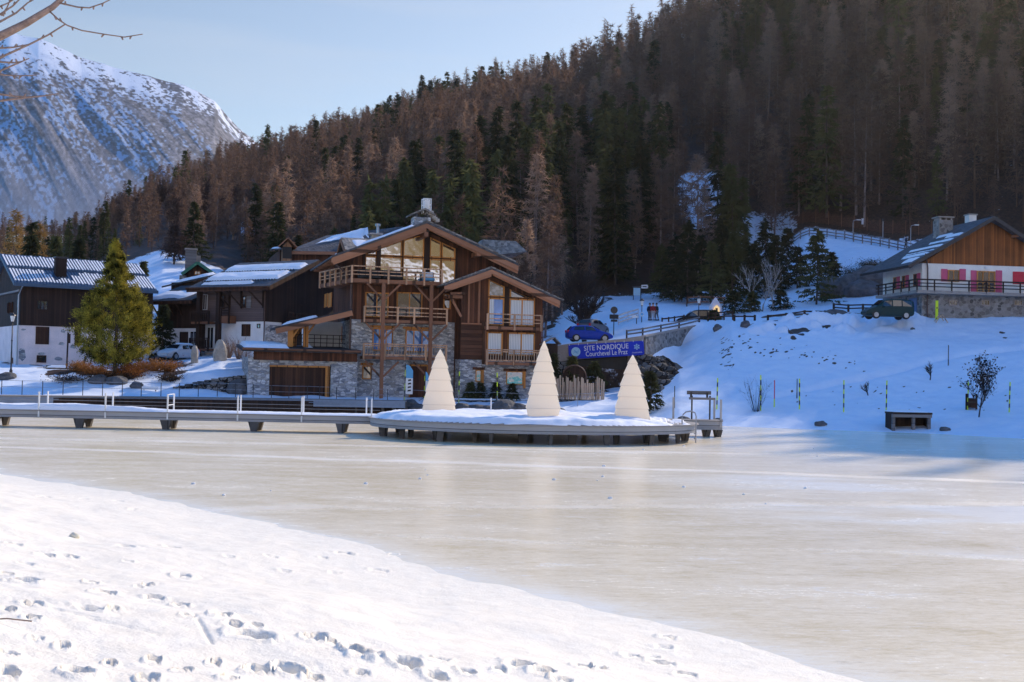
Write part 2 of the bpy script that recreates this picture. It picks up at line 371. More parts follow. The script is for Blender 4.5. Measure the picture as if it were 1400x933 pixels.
# a finer column at every skyline knot keeps the ridge on the photographed line
CA, CD, CZ = np.array(CA), np.array(CD), np.array(CZ)
def controls(a):
    a = np.clip(a, CA[0], CA[-1]); i = np.clip(np.searchsorted(CA, a)-1, 0, len(CA)-2)
    t = ((a-CA[i])/(CA[i+1]-CA[i]))[..., None]
    D_, Z_ = CD[i]*(1-t)+CD[i+1]*t, CZ[i]*(1-t)+CZ[i+1]*t
    u = a*F+700; m = u <= 1400
    d1 = np.interp(u, RD_U, RD_D); y = np.interp(u, SKY_U, SKY_Y)
    zr = H+d1*((466.5+F*math.tan(PITCH)+math.tan(ROLL)*(u-700))-y)/F-RT(u)
    dz = np.where(m, zr-Z_[..., 14], 0); dd = np.where(m, d1-D_[..., 14], 0)
    Z_[..., 14] += dz; Z_[..., 13] += .45*dz; Z_[..., 15] += dz; Z_[..., 16] += dz
    D_[..., 14] += dd; D_[..., 13] += .45*dd; D_[..., 15] += dd; D_[..., 16] += dd
    return D_, Z_
def gz_np(x, y):
    x = np.asarray(x, float); y = np.maximum(np.asarray(y, float), 1.)
    sh = x.shape; x = x.ravel(); y = y.ravel(); D_, Z_ = controls(x/y); z = np.empty_like(y)
    j = np.clip((D_ < y[:, None]).sum(1)-1, 0, 15); r = np.arange(len(y))
    t = np.clip((y-D_[r, j])/(D_[r, j+1]-D_[r, j]), 0, 1); z = Z_[r, j]*(1-t)+Z_[r, j+1]*t
    base = D_[:, 12]
    amp = sstep(0, 60, y-base)*5.
    z += amp*(fbm(x/28, y/28, 4, 3)-.5)*2
    nr = sstep(0, 4, y-D_[:, 2])
    z += nr*((fbm(x/5, y/5, 4, 9)-.5)*.55+(fbm(x/1.1, y/1.1, 3, 5)-.5)*.16)
    return z.reshape(sh)
def gz(x, y): return float(gz_np(np.array([x]), np.array([y]))[0])
def hit(px, py, d0=60, d1=260):
    ds = np.arange(d0, d1, .1); r = ray(px, py)
    zz = gz_np(r.x*ds, ds); k = np.where(H+r.z*ds <= zz)[0]
    d = float(ds[k[0]]) if len(k) else d1
    return Vector((r.x*d, d, gz(r.x*d, d)))
def base_d(a):
    return controls(np.atleast_1d(np.asarray(a, float)))[0][:, 12]
def ridge_d(a):
    return controls(np.atleast_1d(np.asarray(a, float)))[0][:, 14]

# ---- soil / snow cover and worn tracks on the slope
SPOTS = []
for k in range(60):
    SPOTS.append((random.uniform(984, 1003), random.uniform(462, 505), random.uniform(.06, .12)))
for k in range(85):
    tt = random.random(); SPOTS.append((1003+175*tt+random.gauss(0, 6), 468+32*tt+random.gauss(0, 6), random.uniform(.06, .14)))
for k in range(70):
    SPOTS.append((random.uniform(1080, 1390), random.uniform(520, 562), random.uniform(.05, .10)))
SPOTS += [(1088,452,.55),(1094,457,.4),(1100,449,.35),(1130,447,.4),(1085,463,.28),(1045,445,.3),(1028,447,.35),(1370,455,.25),(1374,462,.2),(1082,455,.3),(1108,452,.3),(1058,443,.3)]
PATH = [hit(x, y) for x, y in ((1062,541),(1110,531),(1160,520),(1210,511),(1265,494),(1310,486),(1360,479),(1420,472))]
def ground_mesh():
    a = np.concatenate([np.linspace(-1.3, -.5, 60, endpoint=False), np.linspace(-.5, .5, 640, endpoint=False), np.linspace(.5, 1.9, 130)])
    s = np.concatenate([np.linspace(0, 8, 20, endpoint=False), np.linspace(8, 110, 330, endpoint=False), np.linspace(110, 190, 110, endpoint=False), np.linspace(190, 820, 110)])
    A, S = np.meshgrid(a, s, indexing='ij'); sh = np.interp(A, CA, CD[:, 0])
    Y = sh+S; X = A*Y; Z = gz_np(X, Y)
    D_, _ = controls(A.ravel()); base = D_[:, 12].reshape(A.shape)
    n = fbm(X/18, Y/18, 4, 31)
    cov = 1-sstep(-3, 3, Y-base)*(.72+.28*(n < .56))
    U = A*F+700
    # snowy clearing inside the wood and the snowy meadow behind the left houses
    for (u0, du, d0, dd) in ((955, 42, 196, 17), (800, 22, 285, 12), (336, 14, 215, 22), (265, 22, 300, 14), (1040, 60, 182, 9)):
        cov = np.maximum(cov, 1.05-((U-u0)/du)**2-((Y-d0)/dd)**2+.5*(n-.5))
    # dark earth: road-cut rock bank, bare strips by the parking, cliff, foot of the trees
    def dark(u0, u1, d0, d1, k=1., nz=.5):
        m = sstep(u0-6, u0+6, U)*(1-sstep(u1-6, u1+6, U))*sstep(d0-.6, d0+.6, Y)*(1-sstep(d1-.6, d1+.6, Y))
        return m*k*np.clip(.6+(fbm(X/2.5, Y/2.5, 4, 8)-.5)*nz*4, 0, 1)
    dk = dark(755, 882, 98.8, 101, 1, 0)
    dk = np.maximum(dk, dark(1120, 1232, 131, 136, 1, .3)); dk = np.maximum(dk, dark(820, 905, 149, 153, .7, 1.))
    dk = np.maximum(dk, dark(905, 990, 150, 170, .9, 1.))
    dk = np.maximum(dk, dark(1010, 1185, 108.5, 110.2, .9, 1.)); dk = np.maximum(dk, dark(1040, 1185, 114, 116.5, .8, 1.2)); dk = np.maximum(dk, dark(1095, 1190, 105.6, 106.6, .8, 1.))
    dk = np.maximum(dk, dark(60, 260, 92, 95.5, .8, 1.2)); dk = np.maximum(dk, dark(0, 270, 97, 112, .55, 1.)); dk = np.maximum(dk, dark(500, 760, 93, 130, .8, .6))
    cov = cov*(1-dk)
    for (px, py, r) in SPOTS:
        p = hit(px, py); q = np.exp(-(((X-p.x)/r)**2+((Y-p.y)/(r*1.6))**2)); cov = cov-q*1.1; Z = Z-.06*q
    P = np.array([(p.x, p.y) for p in PATH]); dist = np.full(X.shape, 1e9)
    for i in range(len(P)-1):
        e = P[i+1]-P[i]; tt = np.clip(((X-P[i,0])*e[0]+(Y-P[i,1])*e[1])/(e@e), 0, 1)
        dist = np.minimum(dist, np.hypot(X-P[i,0]-tt*e[0], Y-P[i,1]-tt*e[1]))
    lump = sstep(1000, 1060, U)*sstep(1275, 1240, U)*sstep(99, 103, Y)*sstep(109, 105.5, Y); Z = Z+lump*(np.clip(fbm(X/1.3, Y/1.3, 4, 88)-.42, 0, 1)*2.6-.1)
    Z = Z-.32*np.exp(-(dist/.5)**2)
    c = np.clip(cov, 0, 1); V = np.stack([X, Y, Z], -1).reshape(-1, 3)
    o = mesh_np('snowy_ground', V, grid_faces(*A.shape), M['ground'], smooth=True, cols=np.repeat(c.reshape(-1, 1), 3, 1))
    tag(o, kind='structure')
ground_mesh()

# ---- frozen lake
def m_ice():
    t = NT('lake_ice'); tc = t.n('TexCoord'); sx = t.n('SeparateXYZ'); t.l(tc.outputs['Object'], sx.inputs[0])
    X, Y = sx.outputs[0], sx.outputs[1]
    big = t.noise(t.coord((.09, .16, 1)), 1, 5, .6); mid = t.noise(t.coord((.45, 1.1, 1)), 1, 6, .65); fine = t.noise(t.coord((3.5, 9, 1)), 1, 5, .7); gr = t.noise(t.coord((14, 30, 1)), 1, 3, .7)
    f = t.math('ADD', t.math('MULTIPLY', big, .34), t.math('MULTIPLY', mid, .34)); f = t.math('ADD', f, t.math('MULTIPLY', fine, .36)); f = t.math('ADD', f, t.math('MULTIPLY', gr, .20)); at = t.n('VertexColor', layer_name='Col'); fs = t.n('SeparateColor'); t.l(at.outputs[0], fs.inputs[0])
    # paler toward the right: sun glare painted into the ice colour
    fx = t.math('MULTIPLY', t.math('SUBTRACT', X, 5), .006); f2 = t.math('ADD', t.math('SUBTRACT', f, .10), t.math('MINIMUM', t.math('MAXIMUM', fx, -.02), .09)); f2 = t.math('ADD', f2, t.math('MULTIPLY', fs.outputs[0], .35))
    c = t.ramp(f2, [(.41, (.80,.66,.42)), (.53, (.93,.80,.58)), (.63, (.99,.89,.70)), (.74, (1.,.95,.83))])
    wob = t.math('MULTIPLY', t.math('SUBTRACT', t.noise(t.coord((.12,.12,1)), 1, 3), .5), 3.2)
    def crack(y0, k, w, amp):
        e = t.math('ADD', t.math('SUBTRACT', Y, y0), t.math('MULTIPLY', X, k)); e = t.math('ABSOLUTE', t.math('ADD', e, wob))
        s = t.math('SUBTRACT', 1, t.math('DIVIDE', e, w), True); return t.math('MULTIPLY', t.math('MULTIPLY', s, amp), t.math('ADD', t.math('MULTIPLY', mid, 1.6), -.1, True))
    fr = t.math('MAXIMUM', crack(41, .17, .7, .8), t.math('MAXIMUM', crack(28, -.25, .8, .3), crack(22.5, .1, .3, .2)))
    fr = t.math('MAXIMUM', fr, crack(49.5, .02, .9, .5))
    c = t.mix(fr, c, (.93,.86,.78))
    c = t.mix(t.math('MULTIPLY', t.math('SUBTRACT', t.noise(t.coord((16, 22, 1)), 1, 2, .5), .66), 9., True), c, (.99,.96,.91))
    c = t.mix(t.math('MULTIPLY', t.math('SUBTRACT', t.noise(t.coord((2.2, 7, 1)), 1, 6, .75), .575), 7., True), c, (.97,.93,.87))
    ve = t.n('TexVoronoi', feature='DISTANCE_TO_EDGE'); ve.inputs['Scale'].default_value = 1; wv = t.n('VectorMath', operation='ADD'); t.l(t.coord((.055, .15, 1)), wv.inputs[0]); wn_ = t.n('TexNoise'); wn_.inputs['Scale'].default_value = 6; wn_.inputs['Detail'].default_value = 4; t.l(t.coord((.1, .2, 1)), wn_.inputs['Vector']); ws = t.n('VectorMath', operation='SCALE'); ws.inputs['Scale'].default_value = .35; t.l(wn_.outputs['Color'], ws.inputs[0]); t.l(ws.outputs[0], wv.inputs[1]); t.l(wv.outputs[0], ve.inputs['Vector'])
    ck = t.math('MULTIPLY', t.math('SUBTRACT', 1, t.math('MULTIPLY', ve.outputs[0], 150.), True), t.math('MULTIPLY', t.math('SUBTRACT', mid, .42), 5., True), True)
    c = t.mix(t.math('MULTIPLY', ck, .75), c, (.99,.95,.88))
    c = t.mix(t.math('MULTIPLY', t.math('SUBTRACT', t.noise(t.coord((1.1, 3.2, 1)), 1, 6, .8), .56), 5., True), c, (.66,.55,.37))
    rg = t.math('ADD', .06, t.math('MULTIPLY', f, .30)); rg = t.math('ADD', rg, t.math('MULTIPLY', fr, .3))
    p = t.bsdf(c, rg, t.math('ADD', fine, t.math('MULTIPLY', gr, .5)), .11, .03, 0, .42); return t.m
TX = np.array((.62, -.785)); NX = np.array((-.785, -.62))
SH = np.array([(-60,95),(-22,43),(-15,33.3),(-9.2,28.5),(-4.4,22.9),(-2.65,20.6),(-.7,17.8),(1.0,15.9),(2.3,14.3),(3.6,12.4),(6,9),(10,3),(16,-8)])
SHT, SHN = SH@TX, SH@NX
gx = np.concatenate([np.linspace(-190, -40, 16, endpoint=False), np.linspace(-40, 40, 260), np.linspace(41, 190, 16)]); gy = np.concatenate([np.linspace(-12, 5, 12, endpoint=False), np.linspace(5, 96, 300)])
nx, ny = len(gx), len(gy)
X, Y = np.meshgrid(gx, gy, indexing='ij')
_s = np.interp(X*TX[0]+Y*TX[1], SHT, SHN)-(X*NX[0]+Y*NX[1])
frost_glare = (1-sstep(-.3, .7+1.6*fbm(X/5, Y/4, 3, 2), _s))*(.6+.5*fbm(X/1.5, Y/.8, 4, 4))
frost_glare = np.maximum(frost_glare, 1.2*sstep(.42, .62, fbm(X/9+3, Y/4, 4, 14))*sstep(2, 11, X)*sstep(58, 18, Y))  # white patches on the right paint the sun glare into the ice
tag(mesh_np('frozen_lake', np.stack([X, Y, 0*X], -1).reshape(-1, 3), grid_faces(nx, ny), m_ice(), cols=np.repeat(np.clip(frost_glare, 0, 1).reshape(-1, 1), 3, 1)), kind='structure')

# ---- snow bank the photographer stands on
def bank_raw(x, y):
    t = x*TX[0]+y*TX[1]; n = x*NX[0]+y*NX[1]; s = n-np.interp(t, SHT, SHN)
    s = s+.75+(fbm(x/2.2, y/2.2, 4, 21)-.5)*1.1
    sp = np.maximum(s, 0); z = .20*sp*sp/(sp+4)-.006+.06*np.minimum(s, 0)
    z = z+sstep(0, 3, s)*((fbm(x/2.6, y/2.6, 4, 2)-.5)*.16)+sstep(2, 9, s)*((fbm(x/.7, y/.9, 4, 6)-.5)*.09+(fbm(x/.22, y/.26, 3, 16)-.5)*.022)
    return z
def bank_hit(px, py):
    r = ray(px, py); ds = np.arange(5, 45, .03); zz = bank_raw(r.x*ds, ds); k = np.where(H+r.z*ds <= zz)[0]
    d = float(ds[k[0]]) if len(k) else 45.; return r.x*d, d
Z1 = [(250,447,110,16),(180,447,60,10),(90,540,110,25),(30,520,60,15),(345,550,60,16),(400,592,90,22),(565,558,30,16),(530,567,26,8),(695,527,75,22),(590,612,90,14),(690,638,80,20),(345,655,120,15),(430,653,40,12),(850,672,75,26),(900,713,70,18),(980,716,60,14),(960,755,175,30),(1205,765,90,32),(1360,820,110,30),(985,890,100,46),(1110,890,120,40),(700,890,44,56),(290,890,130,34),(30,900,100,50),(590,848,40,22),(120,685,70,14),(140,765,40,8),(240,795,50,10),(120,632,90,22),(170,221,60,5),(325,232,50,5),(455,239,45,5),(510,271,40,5),(480,411,100,8),(660,414,90,6),(490,469,50,8),(50,402,70,6),(880,452,60,8),(1040,451,70,5),(1240,454,40,6),(1320,439,70,5),(1090,505,70,6),(1280,512,60,6),(720,680,60,12),(100,480,70,8),(30,655,70,10),(420,860,60,16),(820,860,50,10),(30,830,90,14),(560,920,90,24),(880,915,60,20),(1200,920,90,20)]
Z2 = [(115,820,150,30),(295,858,130,40),(415,848,110,14),(410,912,90,30),(730,865,130,24),(820,893,90,26),(650,886,60,14),(970,873,90,22),(1040,876,60,14),(1155,832,80,10),(1240,838,60,8),(1280,860,110,12),(190,504,80,5),(55,438,70,4),(250,443,40,4),(1300,762,80,10),(1290,800,70,8),(10,780,50,20),(530,895,80,25),(1360,905,90,14),(900,925,90,18),(120,900,80,16)]
def bank():
    a = np.linspace(-.72, .8, 1050); d = 4.2*np.exp(np.linspace(0, math.log(64/4.2), 470))
    A, Y = np.meshgrid(a, d, indexing='ij'); X = A*Y; Z = bank_raw(X, Y)
    for lst, ox in ((Z1, 0), (Z2, 450)):
        for (zx, zy, w, h) in lst:
            px, py = ox+zx/2.8, 600+zy/2.8; x0, y0 = bank_hit(px, py); k = y0/F/2.8
            rx = max(w*k*.5, .06); ry = min(max(h*k*2.3, .09), rx*1.6); dep = min(.18, .06+.36*ry)*(1 if h > 9 else .6)
            th = random.uniform(-.5, .5); c_, s_ = math.cos(th), math.sin(th)
            m = (abs(X-x0) < 3*rx+.3) & (abs(Y-y0) < 3*ry+.3)
            dx, dy = X[m]-x0, Y[m]-y0; wob = 1+(fbm(X[m]*7, Y[m]*7, 3, 40)-.5)*.9
            q = np.sqrt(((dx*c_+dy*s_)/rx)**2+((-dx*s_+dy*c_)/ry)**2)*wob
            Z[m] += -dep*(1-sstep(.55, 1.0, q))+.25*dep*np.exp(-((q-1.15)/.22)**2)
    # ski-stick and sledge lines
    for (x0, y0, x1, y1, w, dp) in ((15,820,215,868,.022,.03),(265,840,290,880,.02,.025)):
        p, q = np.array(bank_hit(x0, y0)), np.array(bank_hit(x1, y1)); e = q-p
        tt = np.clip(((X-p[0])*e[0]+(Y-p[1])*e[1])/(e@e), 0, 1); ds = np.hypot(X-p[0]-tt*e[0], Y-p[1]-tt*e[1])
        Z -= dp*np.exp(-(ds/w)**2)
    o = mesh_np('snow_bank', np.stack([X, Y, Z], -1).reshape(-1, 3), grid_faces(*A.shape), m_snow('bank_snow', False, .5, 2.6, ((.90,.81,.66), (.98,.90,.75))), smooth=True)  # warm tint puts sunlight into the bank's snow colour
    tag(o, kind='structure')
    # the bank carries on behind and beside the camera
    X, Y = np.meshgrid(np.linspace(-60, 40, 90), np.linspace(-70, 4.6, 60), indexing='ij')
    Z = np.minimum(bank_raw(X, Y), 1.9+.02*np.abs(Y))-.02
    tag(mesh_np('snowy_shore', np.stack([X, Y, Z], -1).reshape(-1, 3), grid_faces(90, 60), M['snow'], smooth=True), kind='structure')
bank()

# ---- far mountain on the left, and the opposite side of the valley behind the camera
def m_vcol(name, rough=.9):
    t = NT(name); at = t.n('VertexColor', layer_name='Col'); t.bsdf(at.outputs[0], rough, spec=.1); return t.m
def mountain():
    us = np.linspace(-500, 620, 900); ts = np.linspace(0, 1, 560)
    U, T = np.meshgrid(us, ts, indexing='ij')
    ysk = np.interp(us, [-700,-200,0,40,70,100,150,180,240,262,285,300,318,345,380,450,720], [-30,22,40,47,60,74,89,97,112,121,134,152,172,194,215,250,330])
    ysk = ysk+(fbm(us/26, us*0, 2, 5)-.5)*4
    d0, d1 = 1900., 3300.
    hz = 510+math.tan(ROLL)*(us-700)
    z1 = (hz-ysk)*d1/F; z0 = (hz-318)*d0/F
    # ribs and gullies run down to the right across the face
    q = U+T*200
    rib = fbm(q/70, T*.8+3, 4, 12); rib2 = fbm(q/22, T*2, 4, 14)
    D = d0+(d1-d0)*T-(rib-.5)*190*np.sin(np.pi*np.clip(T, 0, 1))**2-(rib2-.5)*60*np.sin(np.pi*T)**2
    Z = z0[:, None]+(z1-z0)[:, None]*T
    X = (U-700)/F*D
    z_line = H+0*Z; Z = Z*(D/(d0+(d1-d0)*T))
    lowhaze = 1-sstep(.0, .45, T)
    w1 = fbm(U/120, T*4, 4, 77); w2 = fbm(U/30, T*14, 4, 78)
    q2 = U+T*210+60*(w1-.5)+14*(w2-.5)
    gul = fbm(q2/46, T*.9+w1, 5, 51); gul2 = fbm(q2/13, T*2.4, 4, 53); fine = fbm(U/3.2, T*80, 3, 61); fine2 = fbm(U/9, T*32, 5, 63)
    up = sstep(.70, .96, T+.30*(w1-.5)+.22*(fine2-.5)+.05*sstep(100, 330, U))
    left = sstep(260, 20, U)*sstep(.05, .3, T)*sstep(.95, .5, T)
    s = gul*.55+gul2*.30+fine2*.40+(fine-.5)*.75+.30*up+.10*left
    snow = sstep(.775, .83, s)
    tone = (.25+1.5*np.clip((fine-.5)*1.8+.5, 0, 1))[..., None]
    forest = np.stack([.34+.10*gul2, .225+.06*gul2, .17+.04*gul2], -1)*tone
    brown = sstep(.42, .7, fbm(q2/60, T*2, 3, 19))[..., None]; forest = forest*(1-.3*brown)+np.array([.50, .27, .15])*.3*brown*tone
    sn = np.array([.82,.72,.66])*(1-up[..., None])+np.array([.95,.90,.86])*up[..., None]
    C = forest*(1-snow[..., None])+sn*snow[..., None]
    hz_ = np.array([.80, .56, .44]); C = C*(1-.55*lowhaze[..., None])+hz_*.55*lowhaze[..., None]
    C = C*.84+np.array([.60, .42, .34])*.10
    k_ = (up*snow)[..., None]; C = C*(np.array([.42,.58,.84])*(1-k_)+np.array([.82,.86,.95])*k_)  # blue distance haze painted into the face, crest snow kept sunlit bright
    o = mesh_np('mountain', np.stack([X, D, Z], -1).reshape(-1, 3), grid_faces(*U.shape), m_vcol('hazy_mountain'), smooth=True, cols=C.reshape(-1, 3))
    tag(o, kind='structure')
    # opposite valley side (seen only in the windows; snow added to bounce fill light)
    X, Tt = np.meshgrid(np.linspace(-900, 900, 140), np.linspace(0, 1, 90), indexing='ij')
    Y = -90-Tt*700; Z = 1.5+440*Tt**1.1+(fbm(X/90, Y/90, 4, 71)-.5)*90*Tt
    n = fbm(X/45, Y/45, 5, 72); snow = sstep(.40, .52, n+.2*(fbm(X/9, Y/9, 3, 73)-.5))
    C = np.array([.22,.15,.06])*(1-snow[..., None])+np.array([.88,.86,.84])*snow[..., None]
    tag(mesh_np('valley_side', np.stack([X, Y, Z], -1).reshape(-1, 3), grid_faces(*X.shape)[:, ::-1], m_vcol('sunny_valley_side'), smooth=True, cols=C.reshape(-1, 3)), kind='structure')
mountain()
# ------------------------------------------------------------------ trees
def tri_cloud(C, DIR, L, W, droop=None):
    """thin leaf/twig triangles: centre line from C along DIR, length L, width W"""
    n = len(C); DIR = DIR/np.linalg.norm(DIR, axis=1, keepdims=True)
    s = np.cross(DIR, RNG.normal(size=(n, 3))); s /= np.linalg.norm(s, axis=1, keepdims=True)+1e-9
    a = C-s*W[:, None]/2; b = C+s*W[:, None]/2; c = C+DIR*L[:, None]
    V = np.stack([a, b, c], 1).reshape(-1, 3); return V, np.arange(3*n).reshape(-1, 3)
def conifer_arrays(h, wid, n, kind):
    """points spread along whorled branches of a conifer"""
    nb = {'larch': 120, 'spruce': 130}[kind]; per = max(2, n//nb)
    t = RNG.random(nb)**.9; lo = .13 if kind == 'larch' else .06
    zb = (lo+(1-lo)*t)*h; az = RNG.random(nb)*2*np.pi
    prof = (1-t)**(.75 if kind == 'larch' else .9)
    L = wid*prof*(.65+.5*RNG.random(nb))+.12
    if kind == 'larch': L *= np.where(t < .15, .6, 1)
    dz = RNG.normal(.02, .16, nb) if kind == 'larch' else RNG.normal(-.22, .10, nb)
    u = RNG.random((nb, per))**.75
    r = u*L[:, None]
    C = np.stack([np.cos(az)[:, None]*r, np.sin(az)[:, None]*r, zb[:, None]+dz[:, None]*r+(.10 if kind == 'spruce' else .06)*r*r/np.maximum(L, .3)[:, None]], -1).reshape(-1, 3)
    out = np.stack([np.cos(az)[:, None]+0*u, np.sin(az)[:, None]+0*u, 0*u], -1).reshape(-1, 3)
    m = len(C); side = RNG.normal(size=(m, 3))
    if kind == 'larch':
        DIR = out*.5+side*.55+np.array([0, 0, -.15]); Ln = .45+.75*RNG.random(m); W = .05+.09*RNG.random(m)
    else:
        DIR = out*.8+side*.4+np.array([0, 0, -.45]); Ln = .55+.75*RNG.random(m); W = .20+.22*RNG.random(m)
    return C, DIR, Ln, W
def trunk_mesh(name, h, r, mat, n=6, bend=.15):
    mb = MB(); k = 6; b1, b2 = random.uniform(-bend, bend), random.uniform(-bend, bend)
    mb.tube([(b1*math.sin(3*i/k), b2*math.sin(2.5*i/k), h*i/k-(.5 if i == 0 else 0)) for i in range(k+1)], [r*(1-.93*i/k) for i in range(k+1)], n)
    return mb
def proto_conifer(kind, n, h, wid, wmul=1.):
    C, DIR, Ln, W = conifer_arrays(h, wid, n, kind); W = W*wmul
    V, Fc = tri_cloud(C, DIR, Ln, W)
    return V, Fc
def make_tree(name, h, V, Fc, mat, label, cat, group, loc, rz, tr, bark='bark'):
    t = thing(name, loc, label, cat, rz, group)
    trunk_mesh('trunk', h, tr, M[bark]).build('trunk', M[bark], t)
    mesh_np('crown', V, Fc, mat, t); return t

LARCH_L = 'tall bare reddish brown larch standing in the dense forest on the hillside'
SPRUCE_L = 'dark green spruce standing among the brown larches on the forested hillside'
def scatter(cell):
    out = []
    xs = np.arange(-330, 460, cell); ys = np.arange(98, 640, cell)
    X, Y = np.meshgrid(xs, ys, indexing='ij'); X = X+RNG.uniform(-.45, .45, X.shape)*cell; Y = Y+RNG.uniform(-.45, .45, X.shape)*cell
    X, Y = X.ravel(), Y.ravel(); A = X/Y; U = A*F+700
    D_, _ = controls(A); b, rg = D_[:, 12], D_[:, 14]
    ok = (Y > b+np.where((U > 640) & (U < 775), -11, 2)) & (Y < rg+22) & (U > -330) & (U < 2250)
    # clearings
    for (u0, du, d0, dd) in ((955, 36, 194, 20), (800, 16, 283, 12), (336, 12, 213, 22), (300, 26, 168, 12)):
        ok &= ~((((U-u0)/du)**2+((Y-d0)/dd)**2) < 1)
    return X[ok], Y[ok], U[ok]
FX, FY, FU = scatter(4.3)
FZ = gz_np(FX, FY)
mixn = fbm(FX/38, FY/38, 3, 91)+RNG.normal(0, .10, len(FX))
IS_SPR = mixn > np.where(FU < 420, .66, np.where(FU < 900, .70, .71))
NV = 7
PROT = {}
for kind, hh, ww in (('larch', 17., 3.0), ('spruce', 18., 3.0)):
    PROT[kind] = []
    for i in range(NV):
        h = hh*random.uniform(.88, 1.12); PROT[kind].append((h,)+proto_conifer(kind, 1900 if kind == 'larch' else 1500, h, ww*random.uniform(.8, 1.2)))
def forest():
    for kind, sel in (('larch', ~IS_SPR), ('spruce', IS_SPR)):
        mat = M[kind]; x, y, z, u = FX[sel], FY[sel], FZ[sel], FU[sel]
        sc_ = RNG.uniform(.50, 1.2, len(x))*np.interp(u, [80, 200, 320, 450, 800, 1440, 1480], [.40, .52, .68, .80, 1., 1., .42]); rz = RNG.uniform(0, 6.28, len(x))
        inf = (u > -25) & (u < 1425)
        # a left part of each crest is seen beyond the houses; rank by apparent size but skip what the houses hide
        hid = ((u > 415) & (u < 700) & (y < 150)) | ((u > 1235) & (y < 168))
        score = np.where(inf & ~hid, sc_/y, 0); order = np.argsort(-score)
        near = order[:290]; far = order[290:]
        protos = []
        for i in range(NV):
            h, V, Fc = PROT[kind][i]
            mk = thing(kind+'_tree', (0, 0, -500), LARCH_L if kind == 'larch' else SPRUCE_L, 'tree', 0, 'bare larches of the hillside forest' if kind == 'larch' else 'spruces of the hillside forest')
            trunk_mesh('trunk', h, .17, M['bark']).build('trunk', M['trunk'] if kind == 'larch' else M['bark'], mk); mesh_np('crown', V, Fc, mat, mk); protos.append(mk)
        for k, i in enumerate(near):
            o = protos[k] if k < NV else copy_tree(protos[int(RNG.integers(NV))])
            o.location = (x[i], y[i], z[i]-.15); o.rotation_euler = (RNG.normal(0, .02), RNG.normal(0, .02), rz[i]); o.scale = (sc_[i]*RNG.uniform(.9, 1.15),)*2+(sc_[i],)
        # the rest of the wood reads as one mass
        Vs, Fs, off = [], [], 0
        low = []
        for i in range(6):
            h = PROT[kind][i][0]; C, DIR, Ln, W = conifer_arrays(h, 2.8, 620, kind)
            V, Fc = tri_cloud(C, DIR, Ln*1.12, W*1.45)
            tb = trunk_mesh('t', h, .17, None, 3); tv = np.array(tb.v); tf = np.array([f for f in tb.f if len(f) == 4])
            tf = np.concatenate([tf[:, :3], tf[:, [0, 2, 3]]])+len(V)
            low.append((np.concatenate([V, tv]), np.concatenate([Fc, tf])))
        for i in far:
            V, Fc = low[int(RNG.integers(6))]; c, s = math.cos(rz[i]), math.sin(rz[i]); k = sc_[i]
            W_ = np.stack([(V[:, 0]*c-V[:, 1]*s)*k+x[i], (V[:, 0]*s+V[:, 1]*c)*k+y[i], V[:, 2]*k+z[i]-.15], 1)
            Vs.append(W_); Fs.append(Fc+off); off += len(V)
        o = mesh_np(kind+'_wood', np.concatenate(Vs), np.concatenate(Fs), mat)
        tag(o, 'far mass of bare brown larches covering the upper hillside' if kind == 'larch' else 'far mass of dark spruces scattered over the upper hillside', 'wood', kind='stuff')
        print(kind, len(x), 'far tris', sum(len(f) for f in Fs))
forest()

# ---- bare branching plants
def branching(h, r0, depth=4, spread=.55, nchild=3, up=.35, first=.3, seed=0, minr=.006, shrink=.68, n=4):
    rnd = random.Random(seed); T = MB(); Bm = MB(); tips = []
    def grow(p, d, L, r, lev, mb):
        pts = [p]; q = p; dd = d
        for i in range(3):
            dd = (dd+Vector((rnd.gauss(0, .13), rnd.gauss(0, .13), rnd.gauss(0, .08)+.04))).normalized(); q = q+dd*L/3; pts.append(q)
        mb.tube(pts, [r, r*.9, r*.78, r*.62], n if lev else 7, False)
        if lev >= depth: tips.append((q, dd)); return
        k = nchild+(1 if lev == 0 else 0)
        for i in range(k):
            f = rnd.uniform(first if lev == 0 else .25, 1.); j = min(2, int(f*3)); base = pts[j].lerp(pts[j+1], f*3-j)
            nd = (dd+Vector((rnd.gauss(0, spread), rnd.gauss(0, spread), up*rnd.uniform(.2, 1)))).normalized()
            grow(base, nd, L*shrink*rnd.uniform(.75, 1.15), max(minr, r*.55), lev+1, Bm)
        grow(q, dd, L*shrink, max(minr, r*.6), lev+1, Bm)
    grow(Vector((0, 0, -.2)), Vector((0, 0, 1)), h*.42, r0, 0, T)
    return T, Bm, tips
def bare_tree(name, loc, h, label, cat, seed, r0=.1, mat='twig', depth=4, group=None, nchild=3, spread=.55, first=.3, minr=.008, leaves=0, bark=None):
    t = thing(name, loc, label, cat, random.uniform(0, 6), group)
    T, B, tips = branching(h, r0, depth, spread, nchild, .35, first, seed, minr)
    T.build('trunk', M[bark or mat], t, True); B.build('crown', M[mat], t)
    if leaves:
        n = len(tips); idx = RNG.integers(0, n, leaves)
        C = np.array([tips[i][0] for i in idx])+RNG.normal(0, .12, (leaves, 3))
        V, Fc = tri_cloud(C, RNG.normal(size=(leaves, 3))+np.array([0, 0, -.6]), np.full(leaves, .15), np.full(leaves, .12)); mesh_np('leaves', V, Fc, M['leafdk'], t)
    return t
